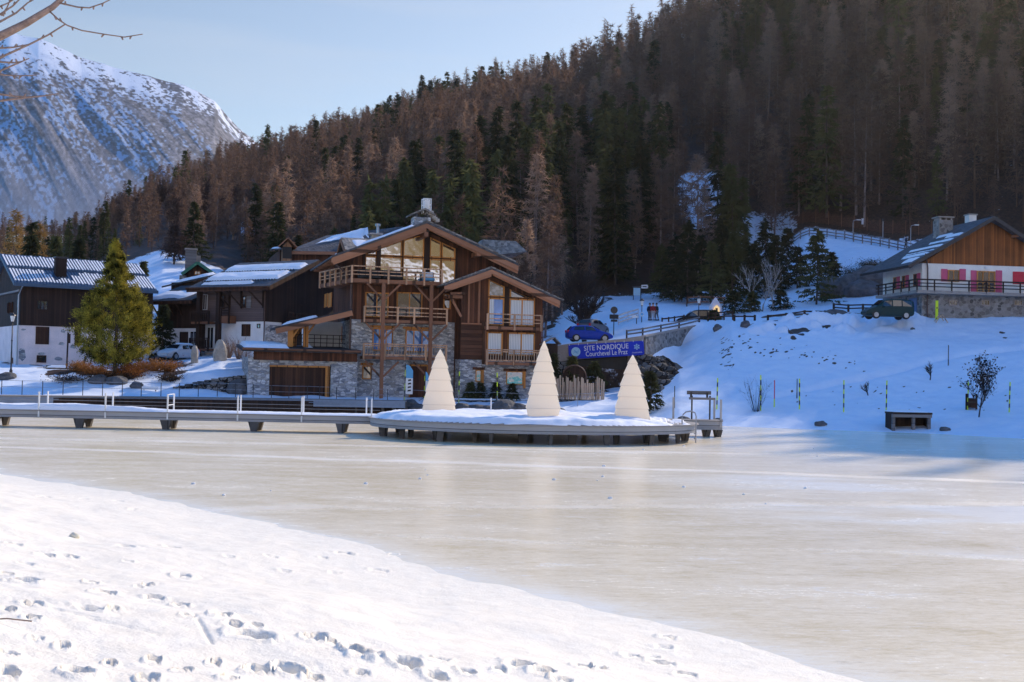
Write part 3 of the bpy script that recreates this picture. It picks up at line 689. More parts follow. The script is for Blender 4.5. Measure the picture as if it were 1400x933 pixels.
def shrub(name, loc, h, w, n, mat, label, cat, group=None, wd=.018, leaves=0, lm='dry'):
    t = thing(name, loc, label, cat, 0, group)
    az = RNG.random(n)*2*np.pi; r = RNG.random(n)**.6
    C = np.stack([np.cos(az)*r*w*.12, np.sin(az)*r*w*.12, np.full(n, -.05)], 1)
    D_ = np.stack([np.cos(az)*r*w*.5, np.sin(az)*r*w*.5, h*(.55+.45*RNG.random(n))], 1)
    Vs, Fs = tri_cloud(C, D_, np.linalg.norm(D_, axis=1), np.full(n, wd*1.6))
    m = n*3; i = RNG.integers(0, n, m); f = .35+.6*RNG.random(m); C2 = C[i]+D_[i]*f[:, None]
    D2 = D_[i]/np.linalg.norm(D_[i], axis=1, keepdims=True)+RNG.normal(0, .45, (m, 3)); V2, F2 = tri_cloud(C2, D2, h*.28*(.5+RNG.random(m)), np.full(m, wd*.9))
    mesh_np('stems', np.concatenate([Vs, V2]), np.concatenate([Fs, F2+len(Vs)]), M[mat], t)
    if leaves:
        i = RNG.integers(0, n, leaves); C3 = C[i]+D_[i]*(.3+.7*RNG.random(leaves))[:, None]+RNG.normal(0, .12*w, (leaves, 3))*np.array([1, 1, .6])
        V3, F3 = tri_cloud(C3, RNG.normal(size=(leaves, 3)), .10+.12*RNG.random(leaves), np.full(leaves, .07)); mesh_np('leaves', V3, F3, M[lm], t)
    return t
def spruce(loc, h, wid, label, n=2600, mat='spruce', name='spruce_tree', group=None, snowy=False):
    C, DIR, Ln, W = conifer_arrays(h, wid, n, 'spruce'); k = h/16
    V, Fc = tri_cloud(C, DIR, Ln*(.3+.5*k), W*(.35+.45*k))
    return make_tree(name, h, V, Fc, M[mat], label, 'tree', group, loc, random.uniform(0, 6), .05+.008*h)

# the big sunlit pine by the left houses: a lumpy cone of needle tufts
def big_pine():
    b = pt(157, 507, 92); b.z = gz(b.x, b.y)
    top = pt(150, 329, 92).z-b.z
    t = thing('pine_tree', b, 'broad sunlit yellow green pine standing in front of the striped roof house', 'tree')
    mb = MB(); mb.tube([(0,0,-.3),(-.03,0,1.5),(.05,0,4),(-.1,0,7),(-.25,0,top-.4)], [.19,.16,.13,.08,.02], 8); mb.build('trunk', M['bark'], t, True)
    zs = [1.1, 1.5, 2.3, 3.3, 4.3, 5.4, 6.4, 7.4, 8.3, 9.2, top]; rs = [.5, 2.0, 2.75, 3.1, 2.95, 2.5, 1.95, 1.5, 1.1, .6, .06]
    Cs, Ds, Bm = [], [], MB()
    for k in range(420):
        z = 1.3+(top-1.35)*random.random()**1.25; az = random.uniform(0, 6.283)
        rr = np.interp(z, zs, rs)*random.uniform(.66, 1.16); dirv = np.array([math.cos(az), math.sin(az), random.uniform(.15, .6)])
        tip = np.array([math.cos(az)*rr-.02*z, math.sin(az)*rr, z+.22*rr*.5])
        root = np.array([-.02*z, 0, max(.9, z-.3*rr)])
        if k % 4 == 0: Bm.tube([root, (root+tip)/2+np.array([0, 0, -.1]), tip], [.035, .025, .012], 4, False)
        m = 150; f = 1.03-RNG.random(m)**2.2*.6
        sp = (.10+.20*np.interp(z, [1, 9.6], [1.2, .55]))
        C = root+(tip-root)*f[:, None]+RNG.normal(0, sp*.55, (m, 3))
        Cs.append(C); Ds.append(dirv*.8+RNG.normal(0, .65, (m, 3))+np.array([0, 0, .35]))
    C = np.concatenate(Cs); D_ = np.concatenate(Ds); n = len(C)
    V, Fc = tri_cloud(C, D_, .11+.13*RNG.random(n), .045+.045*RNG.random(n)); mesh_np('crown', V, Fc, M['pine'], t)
big_pine()

def on(px, py, d=None):
    if d is None: return hit(px, py)
    p = pt(px, py, d); p.z = gz(p.x, p.y); return p
def treetop(p, py):
    return (H+ray(700, py).z*p.y+ (p.x)*-math.tan(ROLL)*0)-p.z
def span(p, px, py):   # height from ground point p to pixel (px, py) at its depth
    return pt(px, py, p.y).z-p.z

# spruces and other single trees near the houses
for (px, py, tx, ty, wid, d, lab) in (
    (222, 478, 226, 418, 1.9, 104, 'low dark spruce between the big sunlit pine and the timber chalet'),
    (1116, 413, 1117, 312, 3.2, 128, 'tall bluish green spruce standing alone below the fenced upper road'),
    (757, 522, 760, 484, 1.0, 94.5, 'small dark spruce at the right corner of the big chalet beside the tiny shed'),
    (782, 522, 775, 487, .9, 95.5, 'small slim spruce behind the left end of the stake fence'),
    (812, 520, 810, 494, 1.5, 96.5, 'low bushy spruce behind the stake fence under the blue banner'),
    (888, 562, 884, 508, 1.3, 83.6, 'ragged green young conifer right of the rightmost white decoration tree'),
    (976, 440, 976, 424, .9, 116, 'tiny spruce in front of the lit pointed shrine'),
    (1003, 427, 1003, 397, 2.0, 123, 'round dark bush like conifer right of the lit shrine'),
    (1028, 424, 1027, 398, 1.2, 125, 'narrow dark conifer left of the pale birch clump'),
    (1068, 421, 1068, 396, 1.6, 126, 'bushy dark conifer right of the pale birch clump'),
    (264, 352, 263, 277, 2.7, 160, 'tall dark spruce rising behind the green trimmed house on the snowy meadow'),
    (42, 365, 40, 305, 2.4, 128, 'dark spruce behind the left end of the striped roof'),
    (75, 372, 75, 323, 2.2, 128, 'olive green spruce behind the striped roof left of its chimney'),
    (107, 372, 106, 325, 1.9, 130, 'slim dark spruce behind the striped roof right of its chimney'),
    (195, 382, 194, 357, 1.0, 128, 'little dark spruce at the foot of the snowy meadow'),
    (640, 520, 700, 0, 0, 0, '')):
    if not lab: continue
    p = on(px, py, d); h = span(p, tx, ty)
    spruce(p, h, wid, lab, 2600 if h > 5 else 1300)
# the dark spruce stand in front of the upper road
for k, (px, d, ty, w) in enumerate(((905,150,335,2.6),(922,146,318,2.8),(940,143,300,3.0),(958,147,322,2.8),(972,140,330,2.6),(986,145,298,3.0),(1002,141,316,2.9),(1016,147,304,2.8),(1030,139,330,2.7),(1046,144,300,3.0),(1060,140,322,2.8),(1076,143,312,2.8),(1090,138,338,2.5),(1136,137,345,2.2))):
    p = on(px, 400, d); spruce(p, span(p, px, ty), w, 'dark spruce of the stand between the snowy knoll and the fenced upper road', 2300, group='dark spruces below the upper road')
for (px, py, ty, d, lab) in ((20, 372, 284, 150, 'tall golden larch at the far left edge behind the striped roof'), (52, 372, 305, 140, 'golden brown larch left behind the striped roof'), (238, 360, 310, 158, 'slender pinkish larch left of the tall spruce on the snowy meadow')):
    p = on(px, py, d); h = span(p, px, ty); V, Fc = proto_conifer('larch', 2400, h, 2.6)
    make_tree('larch_tree', h, V, Fc, M['gold'] if 'golden' in lab else M['fuzz'], lab, 'tree', None, p, 1., .16)
for (px, py, ty, d, lab, s) in ((340, 322, 262, 205, 'pale sunlit bare tree on the wooded slope above the back chalet', 3), (318, 335, 285, 195, 'greyish bare tree left of the pale sunlit one on the slope', 4), (362, 325, 270, 200, 'pale pinkish bare tree right of the forked sunlit one on the slope', 5)):
    p = on(px, py, d); bare_tree('bare_tree', p, span(p, px, ty)/1.25, lab, 'tree', s, .22, 'bark_lit', 5, nchild=3, minr=.035)
p = on(800, 443, 112); bare_tree('bare_tree', p, 7.6, 'big dark leafless tree spreading over the road behind the parked blue car', 'tree', 21, .26, 'twig_dk', 5, nchild=4, spread=.62, minr=.016)
for i, (dx, lab) in enumerate(((-.9, 'left pale birch of the clump, leaning left below the upper road'), (.2, 'middle pale birch of the clump below the upper road'), (1.3, 'right pale birch of the clump below the upper road'))):
    p = on(1040, 420, 126); p.x += dx*1.1; p.z = gz(p.x, p.y)
    o = bare_tree('birch_tree', p, 5.4, lab, 'tree', 31+i, .085, 'birch', 4, nchild=2, spread=.3, minr=.012); o.rotation_euler = (0, -.22 if i == 0 else .04*i, random.random()*.2)
p = on(1338, 571); bare_tree('young_tree', p, span(p, 1340, 466)/1.25, 'young tree with a few withered leaves by the lake shore', 'tree', 45, .05, 'twig_dk', 4, nchild=3, spread=.5, first=.45, minr=.006, leaves=420)
p = on(1347, 548); bare_tree('young_tree', p, span(p, 1347, 466)/1.3, 'second thinner young tree right behind the leafy one on the shore', 'tree', 46, .05, 'twig_dk', 4, nchild=2, spread=.5, first=.45, minr=.006, leaves=220)
for (px, py, ty, s, lab) in ((1187, 541, 512, 51, 'small bare tree low on the blue slope between two snow poles'), (1272, 520, 483, 52, 'small upright bare tree on the slope beside the trodden path')):
    p = on(px, py); bare_tree('small_tree', p, span(p, px, ty)/1.2, lab, 'tree', s, .05, 'twig_dk', 3, nchild=4, spread=.38, first=.6, minr=.007)
p = on(1034, 563); shrub('bare_shrub', p, span(p, 1036, 513), 2.1, 34, 'twig_dk', 'leafless many stemmed shrub on the shore right of the jetty', 'shrub', wd=.022)
# dry bushes and garden plants on the left bank
DRY = (((172,497),93.5,1.1,2.6), ((192,496),94,1.0,2.4), ((212,494),95,1.0,2.6), ((232,496),94.5,.9,2.2), ((178,508),92,.7,2.0), ((128,503),94,.8,2.2), ((108,503),95,.8,1.8), ((150,512),91.5,.5,1.8))
DL = ('tall orange dry bush just right of the pine trunk', 'orange dry bush second right of the pine trunk', 'rusty dry hedge bush in front of the white parked cars', 'last rusty dry bush of the hedge, by the stone block', 'low ochre tuft right at the foot of the pine', 'thin brown dry bush left of the pine trunk', 'brown dry weeds below the plaster wall left of the pine', 'low rust coloured ground bush before the pine trunk')
for (q, d, h, w), lab in zip(DRY, DL):
    shrub('dry_bush', on(q[0], q[1], d), h, w, 90, 'dry', lab, 'bush', wd=.03, leaves=900)
for (px, d, h, lab) in ((313, 99, 1.9, 'tall withered garden stalks beside the standing stone'), (326, 98.5, 2.0, 'dry brown stalks left of the garage roof'), (336, 97.5, 1.4, 'short dry stalks at the corner of the garage roof')):
    shrub('dry_stalks', on(px, 480, d), h, 1.2, 40, 'bark_lit', lab, 'plant', wd=.04)
for (px, d, w, lab) in ((95, 91, 3.0, 'dark heather mat on the left of the snowy left bank'), (172, 91.3, 2.6, 'dark reddish ground shrub above the wire fence, by the white board'), (232, 91, 1.9, 'dark reddish ground shrub at the left end of the dry stone wall'), (140, 91, 2.6, 'dark reddish ground shrub below the pine')):
    shrub('ground_shrub', on(px, 518, d), .55, w, 120, 'twig_dk', lab, 'shrub', wd=.03, leaves=600, lm='leafdk')
for (px, lab) in ((643, 'small dark shrub by the stone base, left of the first small window'), (657, 'small dark conifer shrub under the first base window'), (678, 'small dark shrub between the two base windows'), (700, 'low dark shrub under the barred base window')):
    spruce(on(px, 545, 92.6), 1.5, .55, lab, 500, name='garden_shrub')
# foreground tree whose branches reach into the top left corner
def corner_tree():
    d = 7.; z0 = 1.55
    b = pt(-210, 300, d); t = thing('bare_tree', (b.x, d, z0), 'close bare tree whose thin branches reach into the top left corner', 'tree')
    o = Vector((b.x, d, z0)); P = lambda x, y, dd=0: pt(x, y, d+dd)-o
    mb = MB(); tr = [(0,0,-.2), (.02,0,1.2), (.0,.02,2.4), (-.03,0,3.6), (-.1,0,5.)]; mb.tube(tr, [.13,.11,.09,.07,.03], 10); mb.build('trunk', M['bark_lit'], t, True)
    br = MB()
    def line(pts, r0, r1, root=None):
        q = [P(*p) for p in pts]
        if root is not None: q = [Vector((0, 0, root))]+q
        n = len(q); br.tube(q, [r0+(r1-r0)*i/(n-1) for i in range(n)], 6)
        for i in range(n-1):           # buds
            if r0 < .012:
                m = q[i].lerp(q[i+1], random.random()); br.tube([m, m+Vector((random.uniform(-.015,.015), 0, random.choice((-.02,.02))))], [.008, .004], 4)
    line([(-100,92),(0,50),(36,32),(72,10),(92,-8),(130,-60)], .034, .010, 1.6)
    line([(80,4),(106,10),(122,11),(140,5),(154,-2)], .006, .003)
    line([(68,16),(80,27),(92,35),(112,42),(142,47),(170,51),(195,47)], .006, .003)
    line([(90,33),(66,48),(40,61),(20,70),(0,79),(-60,110)], .0045, .008)
    line([(40,61),(18,65),(0,66),(-70,75)], .004, .008)
    line([(-120,140),(-40,100),(0,97),(24,87),(40,80)], .011, .003, 1.5)
    line([(-40,90),(0,85),(20,86),(30,84)], .008, .003)
    line([(-110,120),(-30,104),(0,102),(22,104),(50,103)], .010, .003, 1.35)
    line([(-140,170),(-40,142),(0,138),(40,133),(62,131),(80,128)], .012, .003, 1.2)
    line([(-60,128),(0,129),(22,132),(42,133)], .009, .004)
    line([(-100,62),(-30,40),(0,20),(18,8),(32,-6)], .009, .004, 2.2)
    line([(-60,60),(0,30),(22,18),(38,4),(46,0)], .008, .003)
    line([(-30,30),(0,9),(12,4),(24,-4)], .006, .003)
    line([(2,22),(10,10),(15,-3)], .005, .004)
    br.build('branches', M['bark_lit'], t, True)
corner_tree()

# grey brushwood on the slope behind the left houses
def brush():
    protos = []; n = 0
    for k in range(44):
        u = random.uniform(150, 385); d = random.uniform(168, 250); x = (u-700)/F*d
        if ((u-300)/30)**2+((d-168)/14)**2 < 1 or u < 225 and d < 178: continue
        lab = 'bare greyish lilac broadleaf tree in the brushwood behind the left houses'
        if n < 4: o = bare_tree('bare_tree', (0, 0, 0), 6.2, lab, 'tree', 300+n, .12, 'fuzz', 5, 'brushwood trees behind the left houses', nchild=3, spread=.5, minr=.022, bark='trunk'); protos.append(o)
        else: o = copy_tree(protos[n % 4])
        o.location = (x, d, gz(x, d)); o.rotation_euler = (0, 0, random.uniform(0, 6)); k_ = random.uniform(.7, 1.35); o.scale = (k_, k_, k_); n += 1
brush()
# ------------------------------------------------------------------ building helpers
class Bld:
    def __init__(s, name, px, py, d, rot, label, cat='building', group=None, z=None):
        p = pt(px, py, d)
        if z is not None: p.z = z
        s.o = p; s.rot = rot; s.t = thing(name, p, label, cat, rot, group); s.Ri = Matrix.Rotation(-rot, 3, 'Z')
    def _rv(s, px, py):
        return s.Ri @ (Vector((0, 0, H))-s.o), s.Ri @ ray(px, py)
    def L(s, px, py, Y=0.):
        p, v = s._rv(px, py); q = p+v*((Y-p.y)/v.y); return q.x, q.z
    def S(s, px, py, X=0.):
        p, v = s._rv(px, py); q = p+v*((X-p.x)/v.x); return q.y, q.z
    def rect(s, x0, y0, x1, y1, Y=0.):
        ym = (y0+y1)/2; xm = (x0+x1)/2
        return s.L(x0, ym, Y)[0], s.L(xm, y1, Y)[1], s.L(x1, ym, Y)[0], s.L(xm, y0, Y)[1]
def window(par, x0, z0, x1, z1, Y, mull=1, trans=0, frame='wood_orange', pane='glass', fw=.1, side=None, sill=False):
    """side=None: in an XZ wall at local Y; side=X: in a YZ wall at local X (x0,x1 are then Y values)"""
    f = MB(); g = MB()
    def bx(mb, a0, b0, c0, a1, b1, c1):
        if side is None: mb.box(a0, b0, c0, a1, b1, c1)
        else: mb.box(side+(b0-Y), a0, c0, side+(b1-Y), a1, c1)
    y0, y1 = Y-.09, Y+.03
    bx(f, x0, y0, z0, x0+fw, y1, z1); bx(f, x1-fw, y0, z0, x1, y1, z1); bx(f, x0+fw, y0, z0, x1-fw, y1, z0+fw); bx(f, x0+fw, y0, z1-fw, x1-fw, y1, z1)
    for i in range(mull):
        x = x0+(x1-x0)*(i+1)/(mull+1); bx(f, x-fw*.4, y0+.01, z0+fw, x+fw*.4, y1, z1-fw)
    for i in range(trans):
        z = z0+(z1-z0)*(i+1)/(trans+1); bx(f, x0+fw, y0+.015, z-fw*.35, x1-fw, y1, z+fw*.35)
    if sill: bx(f, x0-.08, Y-.16, z0-.09, x1+.08, Y+.02, z0-.003)
    o = f.build('window', M[frame], par)
    bx(g, x0+fw*.6, Y-.045, z0+fw*.6, x1-fw*.6, Y-.03, z1-fw*.6); g.build('pane', M[pane], o)
    return o
def shutter(par, x0, z0, x1, z1, Y, mat='wood_orange', side=None):
    mb = MB()
    if side is None:
        mb.box(x0, Y-.07, z0, x1, Y-.015, z1)
        for z in (z0+.18*(z1-z0), z0+.82*(z1-z0)): mb.box(x0+.02, Y-.1, z-.05, x1-.02, Y-.068, z+.05)
    else: mb.box(side-.07, x0, z0, side-.015, x1, z1)
    return mb.build('shutter', M[mat], par)
def balcony(par, pts, z, rail=1.0, depth=1.3, slats=False, npost=4, slab=.26, mat='wood_rail', back=None, label=None):
    """pts: rail line in local XY; floor reaches back to Y=back"""
    fl = MB(); P = [Vector((x, y, 0)) for x, y in pts]
    poly = [(p.x, p.y) for p in P]
    bk = back if back is not None else 0
    ring = poly+[(poly[-1][0], bk), (poly[0][0], bk)] if len(poly) == 2 else poly+([] if back is None else back)
    n = len(ring); b = [(x, y, z-slab) for x, y in ring]; t_ = [(x, y, z) for x, y in ring]
    fl.v += b+t_; fl.f.append(tuple(range(n))[::-1]); fl.f.append(tuple(range(n, 2*n)))
    for i in range(n): j = (i+1) % n; fl.f.append((i, j, n+j, n+i))
    o = fl.build('balcony', M['wood_beam'], par)
    if label: o['label'] = label
    r = MB(); sl = MB(); ps = MB()
    for i in range(len(P)-1):
        a, c = P[i], P[i+1]; d = (c-a); ln = d.length; d = d/ln; k = npost[i] if hasattr(npost, '__len__') else npost
        up = Vector((0, 0, 1))
        r.bar(a+up*(z+rail), c+up*(z+rail), .13, .09)
        if slats:
            r.bar(a+up*(z+rail-.16), c+up*(z+rail-.16), .06, .10); r.bar(a+up*(z+.12), c+up*(z+.12), .07, .12)
            m = max(2, int(ln/.21))
            for q in range(m):
                p = a+d*(ln*(q+.5)/m); sl.bar(p+up*(z+.1), p+up*(z+rail-.17), .125, .03, d)
        else:
            for h in (.62, .34): r.bar(a+up*(z+rail*h), c+up*(z+rail*h), .05, .07)
        for q in range(k+1):
            p = a+d*(ln*q/k); ps.bar(p+up*(z-slab-.06), p+up*(z+rail+.02), .14, .14, d)
    r.build('handrail', M[mat], o); ps.each('post', M[mat], o)
    if sl.v: sl.build('balusters', M['wood_pale'] if mat == 'wood_rail' else M[mat], o)
    return o
def roof_slab(par, a, b, c, d, th, mat, name='roof', under='wood_beam'):
    """quad a,b (eave front/back) c,d (ridge back/front), thickened downward"""
    mb = MB(); A = [Vector(q) for q in (a, b, c, d)]; dn = Vector((0, 0, -th))
    mb.hexa([q+dn for q in A]+A); return mb.build(name, M[mat], par)
def snow_patch(par, a, b, c, d, th=.18, nu=44, nv=26, seed=0, rough=.22, name='roof_snow', lo=0., mat='snow'):
    """snow lying on the quad a-b-c-d (a->b along the eave, d->c along the ridge)"""
    a, b, c, d = (np.array(q, float) for q in (a, b, c, d))
    U, V = np.meshgrid(np.linspace(0, 1, nu), np.linspace(0, 1, nv), indexing='ij')
    P = (a*(1-U)[..., None]+b*U[..., None])*(1-V)[..., None]+(d*(1-U)[..., None]+c*U[..., None])*V[..., None]
    lu = np.linalg.norm(b-a); lv = np.linalg.norm(d-a)
    e = np.minimum(np.minimum(U, 1-U)*lu, np.minimum(V, 1-V)*lv)
    n = fbm(P[..., 0]*.9+seed*7.3+P[..., 2]*.5, P[..., 1]*.9+seed*3.1, 4, seed)
    h = e-rough*1.6*(n+lo)*1.5
    z = th*sstep(-.05, .30, h)*(.75+.5*n)-.05+.02*fbm(P[..., 0]*4, P[..., 1]*4, 2, 5)
    P[..., 2] += z; return mesh_np(name, P.reshape(-1, 3), grid_faces(nu, nv), M[mat], par, smooth=True)
def tri_pane(par, poly, Y, fw=.09, pane='glass_big', frame='wood_orange', name='window'):
    f = MB(); n = len(poly); cx = sum(p[0] for p in poly)/n; cz = sum(p[1] for p in poly)/n
    ins = []
    for x, z in poly:
        dx, dz = cx-x, cz-z; l = math.hypot(dx, dz); ins.append((x+dx/l*fw*1.5, z+dz/l*fw*1.5))
    for i in range(n):
        j = (i+1) % n
        q = [poly[i], poly[j], ins[j], ins[i]]
        f.hexa([(x, Y-.09, z) for x, z in q]+[(x, Y+.02, z) for x, z in q])
    o = f.build(name, M[frame], par); MB().poly([(x, Y-.03, z) for x, z in ins]).build('pane', M[pane], o); return o

# ------------------------------------------------------------------ the big chalet
def big_chalet():
    B = Bld('chalet', 478.5, 540, 92, R(17), 'big stone and timber chalet with glazed gable, stacked balconies and attached garage', 'chalet', z=.75)
    T = B.t; L = B.L
    W = L(692, 400, 0)[0]; DEP = 11.
    zf3 = L(525, 438, 0)[1]          # second balcony floor
    stx = L(621, 470)[0]
    # lower stone storeys, timber above
    MB().box(0, 0, -1.2, stx, DEP, zf3).build('stone_wall', M['stone'], T)
    e_l, z_el = L(453, 350, -1.7); e_r, z_er = L(708, 361, -1.7); xr, zr = L(583, 303, -1.7)
    sl = (zr-z_el)/(xr-e_l); sr = (zr-z_er)/(e_r-xr); th = .34
    zl0 = zr-sl*xr-th*.9; zw = zr-sr*(W-xr)-th*.9
    MB().prism([(0.03, zf3+.003), (W, zf3+.003), (W, zw), (xr, zr-th-.1), (0.03, zl0)], .02, DEP-.02).build('timber_wall', M['wood_brown'], T)
    MB().box(stx-.02, .04, -1.2, W, DEP-.04, zf3).build('timber_wall', M['wood_dark'], T)
    # main roof
    Y0, Y1 = -1.9, DEP+.8
    roof_slab(T, (e_l, Y0, z_el), (e_l, Y1, z_el), (xr, Y1, zr), (xr, Y0, zr), .16, 'slate', 'roof')
    rr = roof_slab(T, (xr, Y0, zr), (xr, Y1, zr), (e_r, Y1, z_er), (e_r, Y0, z_er), .16, 'slate', 'roof')
    ff = MB()
    for (xa, za, xb, zb) in ((e_l, z_el, xr, zr), (xr, zr, e_r, z_er)):
        q = [(xa, za-.18), (xb, zb-.18), (xb, zb-.62), (xa, za-.56)]
        ff.hexa([(x, Y0+.02, z) for x, z in q]+[(x, Y0+.14, z) for x, z in q])
        q = [(xa+.05, za-.40), (xb, zb-.40), (xb, zb-.84), (xa+.2, za-.70)]
        ff.hexa([(x, Y0+.14, z) for x, z in q]+[(x, Y0+.26, z) for x, z in q])
    ff.build('bargeboard', M['wood_fascia'], T)
    sof = MB()      # purlin ends under the overhang
    for x, z in ((xr, zr-1.0), (L(647, 340)[0], zr-sr*(L(647, 340)[0]-xr)-.62), (L(513, 340)[0], zr-sl*(xr-L(513, 340)[0])-.62)):
        sof.box(x-.16, Y0+.1, z-.24, x+.16, .1, z+.14)
    for k in range(26):
        y = Y0+.4+k*.45; sof.box(e_l+.06, y, z_el-.34, e_l+.9, y+.1, z_el-.18)
    sof.each('purlin', M['wood_beam'], T)
    zs = lambda x: zr-sl*(xr-x)
    snow_patch(T, (e_l+.1, Y0+.1, zs(e_l+.1)), (e_l+.1, DEP, zs(e_l+.1)), (e_l+1.1, DEP, zs(e_l+1.1)), (e_l+1.1, Y0+.1, zs(e_l+1.1)), .22, 60, 14, 3, .5)
    snow_patch(T, (e_l+2.2, Y0+.05, zs(e_l+2.2)), (e_l+2.2, Y0+5, zs(e_l+2.2)), (xr-.6, Y0+5, zs(xr-.6)), (xr-.6, Y0+.05, zs(xr-.6)), .24, 50, 40, 4, .25)
    for k, (xa, xb) in enumerate(((xr+1.5, xr+2.1), (xr+3.6, xr+4.1), (xr+5.4, xr+5.7))):
        za, zb = zr-sr*(xa-xr), zr-sr*(xb-xr); snow_patch(T, (xa, Y0, za), (xb, Y0, zb), (xb, Y0+3, zb), (xa, Y0+3, za), .14, 14, 26, 9+k, .2)
    # broken stone slabs along the right slope and over the rear hip
    sb = MB()
    for k in range(16):
        x = xr+.3+k*.47+random.uniform(-.1, .1); z = zr-sr*(x-xr)+.05; w_ = random.uniform(.2, .4)
        sb.hexa([(x-w_, Y0, z+sr*w_-.03), (x+w_, Y0, z-sr*w_-.03), (x+w_, Y0+1.5, z-sr*w_-.03), (x-w_, Y0+1.5, z+sr*w_-.03), (x-w_, Y0, z+sr*w_+.06), (x+w_, Y0, z-sr*w_+.09), (x+w_, Y0+1.5, z-sr*w_+.09), (x-w_, Y0+1.5, z+sr*w_+.06)])
    sb.build('ridge_slabs', M['lauze'], T)
    q = [B.L(658, 329, 6.0), B.L(698, 331, 6.0), B.L(708, 343, 6.0), B.L(676, 345, 5)]
    hp = MB(); hp.hexa([(q[3][0]-1.5, 3.2, q[3][1]-.6), (q[2][0], 3.2, q[2][1]-.35), (q[2][0], 7.5, q[2][1]-.5), (q[0][0]-1, 7.5, q[0][1]-1.2), (q[0][0]-.3, 4.4, q[0][1]-.1), (q[1][0], 4.4, q[1][1]-.1), (q[1][0], 6.5, q[1][1]), (q[0][0], 6.5, q[0][1])])
    hp.build('rear_roof', M['lauze'], T)
    # chimney: stone stack, tilted slab cap, metal cage
    cx = L(577, 300, 1.)[0]; cz = zr-.5
    ch = MB(); ch.box(cx-.75, .6, cz, cx+.65, 1.9, cz+1.15); c = ch.build('chimney', M['stone'], T)
    cp = MB(); cp.hexa([(cx-1.15, .3, cz+1.22), (cx+.1, .3, cz+1.75), (cx+.1, 2.2, cz+1.75), (cx-1.15, 2.2, cz+1.22), (cx-1.12, .3, cz+1.33), (cx+.1, .3, cz+1.9), (cx+.1, 2.2, cz+1.9), (cx-1.12, 2.2, cz+1.33)])
    cp.hexa([(cx+.1, .3, cz+1.75), (cx+.95, .3, cz+1.3), (cx+.95, 2.2, cz+1.3), (cx+.1, 2.2, cz+1.75), (cx+.1, .3, cz+1.9), (cx+1., .3, cz+1.42), (cx+1., 2.2, cz+1.42), (cx+.1, 2.2, cz+1.9)])
    cp.build('slab_cap', M['lauze'], c)
    st = MB()
    for (x, y) in ((cx-.55, .75), (cx+.45, .75), (cx-.55, 1.75), (cx+.45, 1.75)): st.box(x-.1, y-.1, cz+1.15, x+.1, y+.1, cz+1.45)
    st.each('cap_stone', M['rock'], c)
    cg = MB(); gx = cx+.35
    for dx in (-.32, 0, .32):
        for y in (.7, 1.3): cg.box(gx+dx-.035, y-.035, cz+1.5, gx+dx+.035, y+.035, cz+2.75)
    for z in (1.75, 2.2, 2.7): cg.box(gx-.35, .66, cz+z, gx+.35, .73, cz+z+.06); cg.box(gx-.35, 1.27, cz+z, gx+.35, 1.34, cz+z+.06)
    cg.box(gx-.2, .8, cz+1.9, gx+.2, 1.2, cz+2.6); cg.build('metal_cage', M['white'], c)
    bk = MB()
    for k in range(5): x = cx+.6+.16*k; bk.box(x-.14, .55+.1*(k % 2), cz+1.35-.13*k, x+.16, 1.1+.1*(k % 2), cz+1.62-.13*k+(.25 if k == 1 else 0))
    bk.each('flue_brick', M['rock_pale'], c)
    ch2 = L(513, 318, 7.)
    c2 = MB().box(ch2[0]-.35, 6.6, ch2[1]-1.6, ch2[0]+.35, 7.3, ch2[1]-.25).build('chimney', M['rock_pale'], T)
    k2 = MB(); k2.box(ch2[0]-.6, 6.4, ch2[1]-.25, ch2[0]+.6, 7.5, ch2[1]-.12); k2.tube([(ch2[0]+.2, 6.9, ch2[1]-.1), (ch2[0]+.2, 6.9, ch2[1]+.55)], .13, 8); k2.tube([(ch2[0]+.2, 6.9, ch2[1]+.55), (ch2[0]+.2, 6.9, ch2[1]+.75)], .24, 8); k2.build('cowl', M['metal'], c2)
    # dormer on the left slope (its gable looks left) and its ridge running back into the roof
    dx = .6; dz = zs(dx)
    def dorm(yc, hw, x0, ztop, name='dormer'):
        base = zs(x0)-.3; mb = MB()
        mb.hexa([(x0, yc-hw, base), (x0+4, yc-hw, base), (x0+4, yc+hw, base), (x0, yc+hw, base), (x0, yc-hw, base+.5), (x0+4, yc-hw, base+.5), (x0+4, yc+hw, base+.5), (x0, yc+hw, base+.5)])
        b = len(mb.v); mb.v += [(x0, yc-hw, base+.5), (x0, yc+hw, base+.5), (x0, yc, ztop-.15), (x0+4, yc-hw, base+.5), (x0+4, yc+hw, base+.5), (x0+4, yc, ztop-.15)]
        mb.f += [(b, b+2, b+1), (b+3, b+4, b+5)]
        o = mb.build(name, M['wood_brown'], T)
        rl = MB(); ov = .5; zz = base+.5-.25
        for s_ in (-1, 1):
            rl.hexa([(x0-ov, yc+s_*(hw+.35), zz), (x0+4.6, yc+s_*(hw+.35), zz), (x0+4.6, yc, ztop-.1), (x0-ov, yc, ztop-.1), (x0-ov, yc+s_*(hw+.35), zz+.12), (x0+4.6, yc+s_*(hw+.35), zz+.12), (x0+4.6, yc, ztop+.02), (x0-ov, yc, ztop+.02)])
        rl.build('dormer_roof', M['lauze'], o)
        tb = MB()
        for s_ in (-1, 1): tb.bar((x0-ov-.03, yc+s_*(hw+.33), zz-.1), (x0-ov-.03, yc, ztop-.22), .1, .3)
        tb.build('dormer_bargeboard', M['wood_fascia'], o)
        MB().box(x0-.04, yc-hw*.45, base+.3, x0+.02, yc+hw*.45, base+.9).build('opening', M['black'], o)
        snow_patch(o, (x0, yc-hw, zz+.2), (x0+4.4, yc-hw, zz+.2), (x0+4.4, yc-.1, ztop), (x0, yc-.1, ztop), .14, 30, 14, 13, .35)
    dorm(5.0, 2.3, .2, L(447, 318, 4.)[1]-.25)
